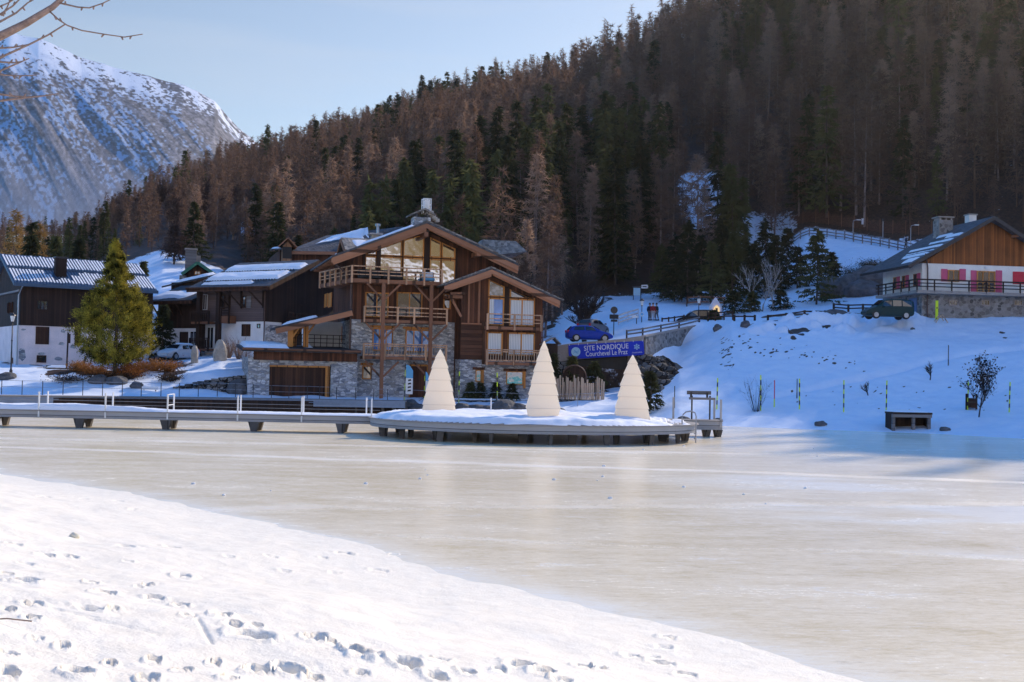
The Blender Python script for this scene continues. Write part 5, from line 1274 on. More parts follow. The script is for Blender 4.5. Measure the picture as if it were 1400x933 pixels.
    snow_patch(T, (xa+.5, 4.8, z3-.45), (xb-2, 4.8, z3+.25), (xb-1.5, 7, z3+1.), (xa+1.2, 7, z3+.2), .28, 40, 20, 72, .4)
    MB().box(xa+1, 5, -1, xb, 9, z3-.2).build('rear_wall', M['wood_black'], T)
mid_chalet()

# ------------------------------------------------------------------ green trimmed house and the roof behind the big chalet
def green_house():
    B = Bld('house', 258, 395, 128, R(15), 'small house with green gable trim and white chimney behind the dark chalet', 'house')
    T = B.t; L = B.L; x0, x1 = L(255, 385)[0], L(284, 385)[0]
    zr = L(271, 359)[1]; xc = (x0+x1)/2; ze = L(259, 372)[1]
    MB().prism([(x0, -3), (x1, -3), (x1, ze-.2), (xc, zr-.3), (x0, ze-.2)], 0, 7).build('wall', M['wood_dark'], T)
    for s_, xe in ((-1, x0-.5), (1, x1+.9)):
        q = ((xe, -.7, ze-.25), (xe, 8, ze-.25), (xc, 8, zr), (xc, -.7, zr)); roof_slab(T, *q, .18, 'slate', 'roof')
    gt = MB(); gt.bar((x0-.55, -.76, ze-.35), (xc, -.76, zr-.1), .1, .34); gt.bar((xc, -.76, zr-.1), (x1+.95, -.76, ze-.35), .1, .34); gt.build('green_trim', m_plain('green_trim_paint', (.03,.16,.10), .5, .15, 3), T)
    cx = L(261, 355, 2)[0]; cz = L(261, 342, 2)[1]; c = MB().box(cx-.62, 1.6, ze-1, cx+.62, 2.6, cz).build('chimney', M['wood_grey'], T); MB().box(cx-.72, 1.5, cz, cx+.72, 2.7, cz+.15).build('chimney_cap', M['concrete'], c)
    c2 = L(270, 352, 3)
    c = MB().box(c2[0]-.35, 3, ze-1, c2[0]+.35, 3.7, c2[1]+.2).build('chimney', M['concrete'], T)
    a = B.rect(266, 371, 274, 376); window(T, *a, 0, 1, 0, 'wood_orange', 'glass_dk', .06)
    MB().box(L(245, 385, -1)[0], -.5, -3, x0-.1, 1.5, L(248, 376, -1)[1]).build('side_wall', M['stone2'], T)
green_house()
def back_chalet():
    B = Bld('chalet', 372, 362, 128, R(18), 'snow roofed chalet with twin dormers, half hidden behind the big chalet', 'chalet')
    T = B.t; L = B.L
    x0, zl = L(376, 352, -.6); x1 = L(560, 345)[0]; ze = L(430, 342, -.6)[1]; z1 = L(510, 308, 6)[1]; zl2 = L(446, 324, 6)[1]
    MB().prism([(x0+.6, -6), (x1, -6), (x1, ze+1), (x0+.6, ze-.1)], 0, 12).build('wall', M['wood_brown'], T)
    xa, xb = L(410, 345, -.6)[0], L(520, 330, -.6)[0]; ra, rb = L(446, 324, 6.)[0], L(540, 308, 6.)[0]
    roof_slab(T, (xa-1.5, -.8, ze-.3), (xb+3, -.8, ze+.25), (rb+1, 6, z1+.05), (ra, 6, zl2+.15), .2, 'slate', 'roof'); roof_slab(T, (ra, 6, zl2+.15), (rb+1, 6, z1+.05), (rb+1, 12.6, ze), (ra, 12.6, ze), .2, 'slate', 'roof')
    snow_patch(T, (xa, .2, ze+.0), (xb-1, .2, ze+.5), (rb-3.5, 5.2, z1-.35), (ra+.6, 5.2, zl2-.1), .3, 60, 40, 81, .5)
    e = MB(); e.bar((xa-1.5, -.86, ze-.5), (xb+3, -.86, ze+.05), .12, .34); e.build('eave_board', M['wood_fascia'], T)
    # small open dormer on the left
    d0, d1 = L(383, 340, -1.5)[0], L(403, 340, -1.5)[0]; dc = (d0+d1)/2; dzt = L(392, 325.5, -1.5)[1]; dze = L(384, 336, -1.5)[1]
    o = MB().prism([(d0+.3, ze-1.6), (d1-.3, ze-1.6), (d1-.3, dze), (dc, dzt-.3), (d0+.3, dze)], -1.4, 3).build('dormer', M['wood_warm'], T)
    MB().box(dc-.5, -1.45, ze-1.2, dc+.5, -1.402, dze-.1).build('opening', M['black'], o)
    rl = MB()
    for a_, b_ in ((d0-.2, dc), (d1+.2, dc)): rl.hexa([(a_, -2., dze-.2), (a_, 3.5, dze-.2), (b_, 3.5, dzt-.1), (b_, -2., dzt-.1), (a_, -2., dze-.05), (a_, 3.5, dze-.05), (b_, 3.5, dzt+.05), (b_, -2., dzt+.05)])
    rl.build('dormer_roof', M['wood_fascia'], o)
    y = -1.; q0, q1 = L(370, 344, y)[0], d0+.2; z = L(376, 341, y)[1]; roof_slab(T, (q0, y-1, z-.1), (q1, y-1, z+.05), (q1, 3, z+.5), (q0+.3, 3, z+.4), .15, 'slate', 'porch_roof'); snow_patch(T, (q0+.1, y-.9, z), (q1, y-.9, z+.1), (q1, 2.5, z+.45), (q0+.3, 2.5, z+.4), .2, 20, 14, 82, .1)
back_chalet()

# ------------------------------------------------------------------ house with pink shutters (right)
def right_house():
    B = Bld('house', 1260, 431, 105, R(8), 'cream house with pink shutters, brown timber gable and stone basement on the right slope', 'house')
    T = B.t; L = B.L
    W = L(1475, 400)[0]; D = 7.8
    zt_ = L(1320, 398.5)[1]-.12          # terrace level
    zw = L(1320, 362)[1]
    e_l, zel = L(1241, 363, -.9); xr, zr = L(1358, 296, -.9); s = (zr-zel)/(xr-e_l); e_r = xr+(xr-e_l)*.86
    f = lambda x: zr-s*abs(x-xr)
    MB().box(0, 0, -1.5, W, D, zt_-.2).build('basement_wall', M['stone2'], T)
    MB().box(.0, .0, zt_-.198, W, D, zw).build('wall', M['plaster_cream'], T)
    xi = L(1262, 355)[0]; gl = xr-(zr-.35-zw)/s+.0
    MB().prism([(max(gl, .03), zw+.003), (W-.03, zw+.003), (W-.03, f(W)-.3), (xr, zr-.3)], -.05, D).build('gable_boards', M['wood_gable'], T)
    Y0, Y1 = -1.1, D+1
    r = roof_slab(T, (e_l, Y0, zel), (e_l, Y1, zel), (xr, Y1, zr), (xr, Y0, zr), .16, 'slate', 'roof'); roof_slab(T, (xr, Y0, zr), (xr, Y1, zr), (e_r, Y1, f(e_r)), (e_r, Y0, f(e_r)), .16, 'slate', 'roof')
    bb = MB(); bb.bar((e_l, Y0-.04, zel-.16), (xr, Y0-.04, zr-.16), .1, .34); bb.bar((xr, Y0-.04, zr-.16), (e_r, Y0-.04, f(e_r)-.16), .1, .34); bb.bar((e_l-.04, Y0, zel-.12), (e_l-.04, Y1, zel-.12), .14, .24); bb.build('bargeboard', M['metal_dk'], T)
    pu = MB()
    for x in (xr-4.6, xr-2.4, xr+2.4): pu.box(x-.1, Y0+.1, f(x)-.45, x+.1, -.04, f(x)-.22)
    pu.each('purlin', M['wood_beam'], T)
    k = 0
    for (u0, u1, v0, v1) in ((.20, .30, .04, .55), (.30, .36, .04, .62), (.38, .46, .04, .70), (.50, .58, .04, .5), (.06, .20, .06, .3), (.60, .70, .03, .35), (.66, .76, .3, .6)):
        P = lambda u, v: (e_l+(xr-e_l)*u, Y0+(Y1-Y0)*v, zel+(zr-zel)*u); k += 1
        snow_patch(T, P(u0, v0), P(u0, v1), P(u1, v1), P(u1, v0), .18, 40, 14, 90+k, .12)
    c0 = L(1289, 330, 5.); czt = L(1289, 302, 5.)[1]; z_ = f(c0[0])
    c = MB().box(c0[0]-.72, 4.4, z_-1, c0[0]+.72, 5.6, czt).build('chimney', M['stone2'], T)
    q = MB()
    for x in (-.62, -.05, .5): q.box(c0[0]+x, 4.4, czt, c0[0]+x+.14, 5.6, czt+.22)
    q.box(c0[0]-.82, 4.3, czt+.22, c0[0]+.82, 5.7, czt+.34); q.build('chimney_cap', M['concrete'], c)
    c1 = L(1327, 300, 8.); z_ = f(c1[0]); ct = L(1327, 295, 8.)[1]
    c = MB().box(c1[0]-.4, 7.6, z_-1, c1[0]+.4, 8.4, ct).build('chimney', M['plaster_cream'], T); MB().box(c1[0]-.5, 7.5, ct, c1[0]+.5, 8.5, ct+.12).build('chimney_cap', M['concrete'], c)
    # terrace round the corner
    ty = -1.25; tx = -1.15
    ts = MB(); ts.box(tx, ty, zt_-.28, W, -.003, zt_); ts.box(tx, -.003, zt_-.28, -.003, 7, zt_); ts.build('terrace', M['concrete'], T)
    rl = MB(); po = MB()
    for h in (.35, .65, .98):
        rl.bar((tx, ty+.05, zt_+h), (W, ty+.05, zt_+h), .06, .13 if h > .9 else .09); rl.bar((tx+.05, ty, zt_+h), (tx+.05, 7, zt_+h), .06, .13 if h > .9 else .09)
    for i in range(11): x = tx+.05+(W-tx)*i/10; po.box(x-.05, ty, zt_-.2, x+.05, ty+.1, zt_+.95)
    for i in range(1, 6): y = ty+i*1.55; po.box(tx, y-.05, zt_-.2, tx+.1, y+.05, zt_+.95)
    rl.build('handrail', M['wood_black'], T); po.each('railing_post', M['wood_black'], T)
    # openings on the front
    a = B.rect(1295.5, 369.5, 1311, 385.5); window(T, *a, 0, 1, 0, 'wood_orange', 'glass', .09)
    for (x0, x1) in ((1286.5, 1295), (1311.5, 1320)): a = B.rect(x0, 368, x1, 385); shutter(T, a[0], a[1], a[2], a[3], 0, 'pink')
    a = B.rect(1335, 371, 1360, 399); window(T, a[0], zt_+.01, a[2], a[3], 0, 2, 1, 'wood_orange', 'glass', .1)
    for (x0, x1) in ((1327, 1334.5), (1361, 1369.5)): a = B.rect(x0, 370, x1, 399); shutter(T, a[0], zt_+.03, a[2], a[3], 0, 'pink')
    a = B.rect(1384.5, 372, 1412, 389); shutter(T, a[0], a[1], a[2], a[3], 0, 'red'); T.children[-1]['label'] = 'bright red closed shutter'
    # openings on the left side
    for (y, w_) in ((1.2, .9), (3.4, .6), (5.2, .9)):
        z0_ = zt_+.55; window(T, y-.3, z0_, y+.3, z0_+1.15, 0, 0, 0, 'wood_orange', 'glass', .07, side=0.); shutter(T, y-.95, z0_-.02, y-.36, z0_+1.17, 0, 'pink', side=0.)
    # basement openings
    for (x0, x1) in ((1297, 1309), (1341, 1353), (1386, 1398)):
        a = B.rect(x0, 410, x1, 418); w_ = window(T, *a, 0, 2, 0, 'concrete', 'glass_dk', .08)
    ya, za = B.S(1243, 418, 0); yb, _ = B.S(1254, 418, 0); MB().box(-.06, min(ya, yb), -.8, -.003, max(ya, yb), B.S(1249, 408, 0)[1]).build('door', M['bluedoor'], T)
    dp = MB(); dp.tube([(-.2, -1., zel+1.1), (.45, -.12, zw-.15), (.5, -.12, zw-.5), (.5, -.12, -.8)], .06, 8); dp.build('drainpipe', M['pipe'], T)
    lm = MB(); x = L(1347, 367)[0]; lm.box(x-.1, -.2, zw-.35, x+.1, -.003, zw-.15); lm.build('wall_lamp', M['lamp'], T)
right_house()
# ------------------------------------------------------------------ round platform, boardwalk, jetty, white trees
M['deck'] = m_wood('grey_deck_boards', (.27,.25,.235), False, .14, .3); M['fascia_grey'] = m_wood('grey_fascia_boards', (.36,.355,.36), False, .32, .25); M['fascia_blue'] = m_plain('blue_grey_beam', (.24,.28,.35), .7, .2, .6); M['pile'] = m_wood('dark_piles', (.13,.12,.115), True, .6, .4)
DZ = .92
PC = Vector((pt(733, 600, 58).x-.15, 58.6, 0)); PRx, PRy = 8.35, 6.3     # centre, radii
def platform():
    t = thing('platform', (PC.x, PC.y, 0), 'round snow covered wooden platform on piles standing in the frozen lake', 'platform')
    n = 72; ring = [(PRx*math.cos(2*math.pi*k/n), PRy*math.sin(2*math.pi*k/n)) for k in range(n)]
    mb = MB(); mb.v = [(x, y, DZ-.42) for x, y in ring]+[(x, y, DZ-.06) for x, y in ring]; mb.f = [tuple(range(n))[::-1], tuple(range(n, 2*n))]+[(i, (i+1) % n, n+(i+1) % n, n+i) for i in range(n)]
    mb.build('fascia', M['fascia_grey'], t)
    mb = MB(); mb.v = [(x*1.012, y*1.012, DZ-.057) for x, y in ring]+[(x*1.012, y*1.012, DZ) for x, y in ring]; mb.f = [tuple(range(n))[::-1], tuple(range(n, 2*n))]+[(i, (i+1) % n, n+(i+1) % n, n+i) for i in range(n)]
    mb.build('deck', M['deck'], t)
    for k in range(26):
        a = math.pi+math.pi*(k+.5)/26 if k < 18 else math.pi*(k-18)/8
        if k < 18: a = math.pi*(1.02+.96*k/17)
        r = .93 if k % 2 else .8; x, y = PRx*r*math.cos(a), PRy*r*math.sin(a); w = random.choice((.12, .15, .24))
        m = MB(); m.hexa([(x-w*.6, y-.15, -.1), (x+w*.6, y-.15, -.1), (x+w*.6, y+.15, -.1), (x-w*.6, y+.15, -.1), (x-w, y-.2, DZ-.423), (x+w, y-.2, DZ-.423), (x+w, y+.2, DZ-.423), (x-w, y+.2, DZ-.423)]); m.build('pile', M['pile'], t)
    # snow on the deck, thinning to the trodden right end
    U, V = np.meshgrid(np.linspace(-1, 1, 190), np.linspace(-1, 1, 120), indexing='ij')
    X, Y = U*PRx, V*PRy; rr = np.sqrt((X/PRx)**2+(Y/PRy)**2)
    e = (1-rr)*6+.05
    nn = fbm(X*.55, Y*.8, 4, 101); fn = fbm(X*2.6, Y*1.7, 4, 102)
    right = sstep(.45, .92, U-.1*V); left = sstep(.75, 1.0, -U)
    bs = sstep(.02, .55, e)
    z = bs*(.13+.22*nn*(1-right)+.10*fn)*(1-.75*right)
    z += .10*bs*right*(np.sin(X*3.2+Y*2.+3*fn)*.8+fn)*(U < .93)
    z = z-.22*sstep(.62, .8, right*fn+right*.25)-.06*(1-sstep(0, .1, e))
    for (cx, cy, rx, ry, h) in ((-.2, -.2, 1.6, 1.2, .16), (3.4, -1., 2., 1.2, .16), (-4.5, -1.5, 2.2, 1.5, .12), (.8, .3, 1.3, .8, .22)): z += bs*h*np.exp(-((X-cx)/rx)**2-((Y-cy)/ry)**2)
    z = np.where(rr > 1.0, -.4, z)
    keep = (rr < 1.0); Fq = grid_faces(190, 120); kf = keep.ravel()[Fq].all(1)
    o = mesh_np('snow_cover', np.stack([X, Y, DZ+z-.01], -1).reshape(-1, 3), Fq[kf], M['snow'], t, True)
platform()

M['hem'] = m_plain('panel_hem', (.72,.64,.55), .7, .1, 3)
def deco_tree(px, py, tpx, tpy, d, tiers, narrow, label, yaw):
    b = pt(px, py, d); h = pt(tpx, tpy, d).z-b.z
    t = thing('decoration_tree', b, label, 'christmas tree', yaw, 'white tiered decoration trees on the platform')
    k = d/F; m = len(tiers)
    zz = [(py-y)*k for y, _, _ in tiers]
    for i, (y, w0, w1) in enumerate(tiers):            # tier i: lower edge at pixel row y, full widths below and above
        z0 = (py-y)*k; z1 = h if i == m-1 else (py-tiers[i+1][0])*k
        a, b_ = w0*k/2, max(.012, w1*k/2); mb = MB(); c = .72
        def ring(r, z): 
            return [(-r, -r*c, z), (r, -r*c, z), (r, r*c, z), (-r, r*c, z)]
        mb.v = ring(a, z0)+ring(b_, z1+.02); mb.f = [(0,1,5,4),(1,2,6,5),(2,3,7,6),(3,0,4,7)]
        if i == m-1: mb.f.append((4,5,6,7))
        o = mb.build('tier', M['white_deco'], t)
        e = MB(); 
        for q in range(4):
            p0, p1 = mb.v[q], mb.v[(q+1) % 4]; e.bar((p0[0], p0[1], p0[2]+.006), (p1[0], p1[1], p1[2]+.006), .010, .016)
        e.build('hem', M['hem'], o)
    st = MB(); st.tube([(0,0,-.15), (0,0,h*.9)], [.05,.03], 8); st.build('mast', M['white'], t)
    bs = MB(); q = .42; bs.box(-q*2, -q*1.1, -.2, q*2, q*1.1, -.012); bs.build('base', M['deck'], t)
    return t
deco_tree(600, 569, 601, 478.5, 59.3, [(569,50,41.5),(553.5,45,34.5),(535,38,28),(520,31.5,20.5),(504,24,12),(490,14,1)], False, 'left white tiered tree, standing straight on the platform with a wide foot', .05)
deco_tree(742, 575.5, 743, 467, 56.6, [(575.5,36,46),(558.5,46.5,37),(540.5,40.5,31),(525,34.5,25),(509,28.5,18),(495,21,10),(479,11.5,1)], True, 'middle and tallest white tiered tree, tapering in again at the foot', .02)
deco_tree(863.5, 577, 865, 486, 57.8, [(577,50,41.5),(559,44.5,35),(543,38.5,29),(528,33,20.5),(512,24,11.5),(498,14,1)], False, 'rightmost white tiered tree, on a wooden box at the trodden end of the platform', -.03)
t = thing('wooden_box', pt(878, 584, 58.2), 'low wooden box under the rightmost white tree', 'box', .0)
mb = MB(); mb.box(-1.0, -.35, -.2, 1.15, .35, .16); mb.build('body', M['wood_pale'], t); mb = MB(); mb.box(-1.03, -.38, .163, 1.18, .38, .2); mb.build('lid', M['deck'], t)
t = thing('pallet', pt(622, 572, 59.5), 'flat wooden pallet beside the foot of the left white tree', 'pallet')
for i in range(4): MB().box(-.9, -.4+.25*i, .0, 1.0, -.22+.25*i, .06).build('plank', M['wood_pale'], t)

def boardwalk():
    y = 59.6; x1 = PC.x-PRx+.25; x0 = -36.
    t = thing('boardwalk', ((x0+x1)/2, y, 0), 'long low grey boardwalk on short piles running left across the ice', 'boardwalk'); ox = (x0+x1)/2
    MB().box(x0-ox, -.8, DZ-.42, x1-ox, .8, DZ-.07).build('fascia', M['fascia_grey'], t)
    MB().box(x0-ox, -.86, DZ-.067, x1-ox, .86, DZ-.01).build('deck', M['deck'], t)
    xs = np.linspace(x0, x1, 420); Y, = (np.linspace(-.86, .86, 18),); X, Yg = np.meshgrid(xs-ox, Y, indexing='ij')
    e = .86-np.abs(Yg); n = fbm((X+ox)*.35, Yg*.8, 4, 120); thick = np.interp(X+ox, [-36, -27, -20, -18, x1], [.34, .32, .30, .13, .11])
    z = sstep(-.02, .22, e)*thick*(.6+.8*n)+.03*(fbm(X*4, Yg*4, 3, 121)-.5)-.03
    mesh_np('snow_cover', np.stack([X, Yg, DZ-.01+z], -1).reshape(-1, 3), grid_faces(*X.shape), M['snow'], t, True)
    for px in (0, 115, 232, 351, 469):
        x = pt(px, 585, y).x-ox
        for dy in (-.65, .65):
            m = MB(); w = .28 if dy < 0 else .22; m.hexa([(x-w*.38, dy-.14, -.1), (x+w*.38, dy-.14, -.1), (x+w*.38, dy+.14, -.1), (x-w*.38, dy+.14, -.1), (x-w, dy-.14, DZ-.423), (x+w, dy-.14, DZ-.423), (x+w, dy+.14, DZ-.423), (x-w, dy+.14, DZ-.423)]); m.build('pile', M['pile'], t)
    for dy, pxs in ((-.83, (-38, 53, 144, 229, 325, 412.5, 508)), (.83, (-24, 65, 154, 237.5, 329, 415, 501))):
        prev = None
        for px in pxs:
            p = pt(px, 560, y+dy); x = p.x-ox
            m = MB().box(x-.035, dy-.03, DZ-.38 if dy < 0 else DZ-.1, x+.035, dy+.03, DZ+.92); m.build('post', M['white'], t)
    m = MB()
    for px0, px1 in ((229, 237.5),):
        a, b = pt(px0, 560, y-.83), pt(px1, 560, y+.83)
        for z in (.35, .9): m.bar((a.x-ox, -.83, DZ+z), (b.x-ox, .83, DZ+z), .04, .04)
    m.build('gate_bars', M['white'], t)
    m = MB()
    for dy, s in ((.83, 1),):
        for z in (.25, .45): m.tube([(x0-ox, dy, DZ+z), (x1-ox, dy, DZ+z)], .009, 4)
    m.build('cables', M['metal'], t)
boardwalk()
def jetty():
    y = 63.; a = pt(925, 590, y); b = pt(984, 590, y); ox = (a.x+b.x)/2
    t = thing('jetty', (ox, y, 0), 'short jetty with tall posts sticking out at the right end of the platform', 'jetty'); w = b.x-ox
    MB().box(-w-1.5, -.75, DZ-.52, w, .75, DZ-.06).build('fascia', M['fascia_grey'], t); MB().box(-w-1.5, -.8, DZ-.057, w+.03, .8, DZ).build('deck', M['deck'], t)
    for x in (w-.75, w-.12):
        m = MB(); m.hexa([(x-.12, -.3, -.1), (x+.12, -.3, -.1), (x+.12, .3, -.1), (x-.12, .3, -.1), (x-.22, -.4, DZ-.523), (x+.22, -.4, DZ-.523), (x+.22, .4, DZ-.523), (x-.22, .4, DZ-.523)]); m.build('pile', M['pile'], t)
    for px, h, dy in ((920.5, 1.2, .7), (976.5, 1.15, .7), (985.5, 1.15, -.75)):
        x = pt(px, 570, y+dy).x-ox; MB().box(x-.05, dy-.05, DZ-.4, x+.05, dy+.05, DZ+h).build('post', M['metal'], t)
    # high board on legs like a back rest
    s = thing('lookout_bench', (pt(957, 585, y+.2).x, y+.2, DZ), 'high bench of two dark boards on slim metal legs standing on the jetty', 'bench')
    for x in (-.47, .53): MB().box(x-.04, -.04, 0, x+.04, .04, 1.32).build('leg', M['metal_dk'], s)
    MB().box(-.62, -.3, 1.10, .78, .15, 1.22).build('seat', M['wood_grey'], s); MB().box(-.72, .16, 1.38, .62, .26, 1.58).build('backrest', M['wood_grey'], s)
    for x in (-.5, .4): MB().box(x-.05, .12, 1.2, x+.05, .22, 1.5).build('bracket', M['metal_dk'], s)
    l = thing('swim_ladder', (pt(944, 590, PC.y-2.6).x, PC.y-2.9, 0), 'curved chrome swimming ladder at the right rim of the platform', 'ladder')
    for dy, dx in ((0, .22), (.0, -.42)):
        m = MB(); pts = [(dx, 0, .05), (dx, 0, 1.35)] if dx > 0 else [(dx, .3, .8), (dx, .3, 1.25)]
        m.tube(pts, .035, 8); m.build('rail', M['metal'], l)
    m = MB(); m.tube([(.22, 0, 1.35), (.17, .06, 1.52), (.0, .12, 1.6), (-.25, .2, 1.55), (-.38, .27, 1.42), (-.42, .3, 1.25)], .035, 8); m.build('hoop', M['metal'], l)
    for z in (.25, .5): m = MB(); m.tube([(.22, 0, z), (.22, .5, z)], .025, 6); m.build('rung', M['metal'], l)
jetty()
# floating tube ring lying at the back of the platform
p = pt(683, 573, 61); o = thing('post', (pt(671, 573, 62).x, 62, DZ), 'single white post on the platform between the left and middle white trees', 'post'); MB().box(-.035, -.035, -.1, .035, .035, .98).build('pole', M['white'], o); MB().box(-.05, -.05, .98, .05, .05, 1.0).build('cap', M['metal'], o)

# quay along the left shore
def quay():
    P = [(pt(u, 563, d).x, d-1.4) for u, d in ((-60, 79), (0, 80.2), (160, 83), (220, 84), (300, 85.), (400, 86.), (500, 86.7), (556, 87))]
    t = thing('quay_deck', (P[3][0], P[3][1], 0), 'blue grey plank promenade edging the left shore above the ice', 'promenade'); o = Vector((P[3][0], P[3][1], 0))
    f = MB(); d_ = MB(); sn = MB()
    for (a, b) in zip(P[:-1], P[1:]):
        A, Bq = Vector((*a, 0))-o, Vector((*b, 0))-o
        f.bar(A+Vector((0,0,.74)), Bq+Vector((0,0,.74)), .10, .50); f.bar(A+Vector((0,-.07,.80)), Bq+Vector((0,-.07,.80)), .05, .04)
        d_.bar(A+Vector((0,1.2,.98)), Bq+Vector((0,1.2,.98)), 2.4, .07)
    f.build('fascia', M['fascia_blue'], t); d_.build('deck', M['deck'], t)
    for i in range(26):
        q = i/25*(len(P)-1); k = min(int(q), len(P)-2); a = Vector((*P[k], 0)).lerp(Vector((*P[k+1], 0)), q-k)-o
        MB().box(a.x-.12, a.y+.35, -.3, a.x+.12, a.y+.6, .94).build('pile', M['pile'], t)
    MB().bar(Vector((*P[0], 0))-o+Vector((0, 1.0, .3)), Vector((*P[-1], 0))-o+Vector((0, 1.0, .3)), .1, 1.2).build('deck_shade', M['wood_black'], t)  # dark sheet standing for the shade in the gap below the deck
quay()
# wire fence on the left bank
def wire_fence(name, pix, d_of, hgt, label, wires=(1.0,), mat='metal_dk', r=.03):
    pts = []
    for px in pix: d = d_of(px); p = pt(px, 540, d); p.z = gz(p.x, p.y); pts.append(p)
    o = pts[0]; t = thing(name, o, label, 'fence')
    for p in pts: q = p-o; MB().tube([q+Vector((0,0,-.2)), q+Vector((0,0,hgt))], r, 6).build('post', M[mat], t)
    m = MB()
    for w in wires: m.tube([p-o+Vector((0,0,hgt*w)) for p in pts], .014, 4)
    m.build('wires', M['metal'], t)
wire_fence('wire_fence', [2,30,58,86,113,140,167,193,220,245,271,297,322,346,371,395,420,437,460,486,511,530], lambda px: np.interp(px, [0, 300, 530], [82.5, 86.8, 88.9]), 1.05, 'thin wire fence with slim grey posts along the snowy left bank', (.98, .55))
wire_fence('wire_fence', [552, 590, 627, 680, 735, 790, 848, 905], lambda px: np.interp(px, [550, 700, 910], [89.3, 89.2, 88]), 1.0, 'barely visible wire strung between the snow poles before the chalet', (.98,), 'metal', .022)

# snow poles
def snow_pole(px, py, ty, label, d=None, flag=False, cols=('black', 'yellow'), mat=None):
    p = on(px, py, d); h = max(.8, span(p, px, ty)); t = thing('snow_pole', p, label, 'snow pole', 0, 'yellow and black snow poles along the shore')
    n = 7; z = -.15
    for i in range(n):
        z1 = h*(i+1)/n; m = MB(); m.tube([(0,0,z+.001), (0,0,z1)], .045, 8); m.build('band', M[cols[(i+1) % 2] if i > 0 else cols[1]], t); z = z1
    t.rotation_euler = (random.uniform(-.02, .02), random.uniform(-.03, .03), 0)
SP = [(627,551,508,89.5,'snow pole in front of the chalet base, just right of the left white tree'), (680,553,510,89.3,'snow pole in front of the barred base window'), (980,560,517,None,'snow pole right of the jetty, first on the blue slope'), (1040,562,513,None,'snow pole standing behind the many stemmed shrub'), (1093,560,518,None,'snow pole a little right of the red topped stake'), (1153.5,564,520,None,'snow pole left of the small bare tree'), (1211.5,564,520.5,None,'snow pole above the left end of the wooden shelter box'), (1323,561,522,None,'snow pole in front of the wooden bin'), (1379.7,564,522.5,None,'rightmost snow pole, near the right picture edge')]
for a in SP: snow_pole(a[0], a[1], a[2], a[4], a[3])
for (px, py, ty, lab, m_) in ((1058.5, 557, 520, 'red topped stake with yellow foot right of the many stemmed shrub', 'red'), (1089.5, 545, 518, 'thin dark rod just left of a snow pole on the slope', 'metal_dk'), (922, 558, 528, 'dark rod on the shore behind the jetty', 'metal_dk'), (1296.5, 500, 472, 'thin dark rod high on the slope above the shelter box', 'metal_dk')):
    p = on(px, py); h = max(.8, span(p, px, ty)); t = thing('stake', p, lab, 'stake')
    MB().tube([(0,0,-.15), (0,0,h)], .035, 6).build('rod', M[m_], t); MB().tube([(0,0,-.1), (0,0,h*.3)], .042, 6).build('foot', M['yellow' if m_ == 'red' else m_], t)
# beach flags by the chalet door
def beach_flag(px, py, ty, d, label, w, mirror):
    p = on(px, py, d); h = span(p, px, ty); t = thing('beach_flag', p, label, 'flag')
    for i in range(6): m = MB(); m.tube([(0,0,h*i/6+.001), (.02*i/6,0,h*(i+1)/6)], .03, 6); m.build('pole', M['yellow' if i % 2 == 0 else 'black'], t)
    for dx in (-.5, .5): MB().tube([(0,0,.3), (dx,-.2,-.05)], .02, 5).build('foot', M['metal_dk'], t)
    m = MB(); a = [(.08, .75), (w, .75), (w, h*.80), (w*.7, h*.93), (.1, h*.97)]; s = -1 if mirror else 1
    zmid = .75+(h-.75)*.52
    m.hexa([(.08*s,-.01,.75),(w*s,-.01,.75),(w*s,.01,.75),(.08*s,.01,.75),(.08*s,-.01,zmid),(w*s,-.01,zmid),(w*s,.01,zmid),(.08*s,.01,zmid)]); c = m.build('cloth', M['white'], t)
    m = MB(); m.prism([(.08*s, zmid+.003), (w*s, zmid+.003), (w*s, h*.82), (w*.6*s, h*.94), (.08*s, h*.97)], -.011, .011); m.build('cloth', M['skyblue'], t)
    k = MB()
    for i in range(4): z = .95+i*.27; k.poly([(.2*s+.02*i, -.014, z), (w*.8*s, -.014, z+.04), (w*.75*s, -.014, z+.17), (.24*s, -.014, z+.12)])
    k.build('print', M['black'], c)
beach_flag(553, 548, 497, 88.8, 'blue and white beach flag on a yellow banded pole left of the chalet door', .62, False)
beach_flag(580, 545, 507, 90.2, 'second narrower beach flag right of the chalet door, half behind the left white tree', .32, False)

# rocks and lumps
def rock(px, py, w, h, label, d=None, mat='rock', snow=False, group=None, cat='rock', name='rock', sink=.15, z=None):
    p = on(px, py, d)
    if z is not None: p.z = z
    me = bpy.data.meshes.new(name); import bmesh; bm = bmesh.new(); bmesh.ops.create_icosphere(bm, subdivisions=3, radius=1)
    sx, sy = random.uniform(0, 50), random.uniform(0, 50)
    for v in bm.verts:
        n = float(fbm(v.co.x*1.3+sx, v.co.y*1.3+v.co.z*1.7+sy, 3, 5)); n2 = float(vnoise(v.co.x*2.2+sx, v.co.z*2.2+v.co.y+sy, 9)); k = .72+.6*n+.12*n2
        v.co = Vector((v.co.x*w/2*k, v.co.y*w*.42*k, v.co.z*h*.62*k+h*.35))
    bm.to_mesh(me); bm.free(); me.materials.append(M[mat]); o = bpy.data.objects.new(name, me); COL.objects.link(o); o.location = p; o.location.z -= sink*h; o.rotation_euler.z = random.uniform(-.4, .4)
    return tag(o, label, cat, group)
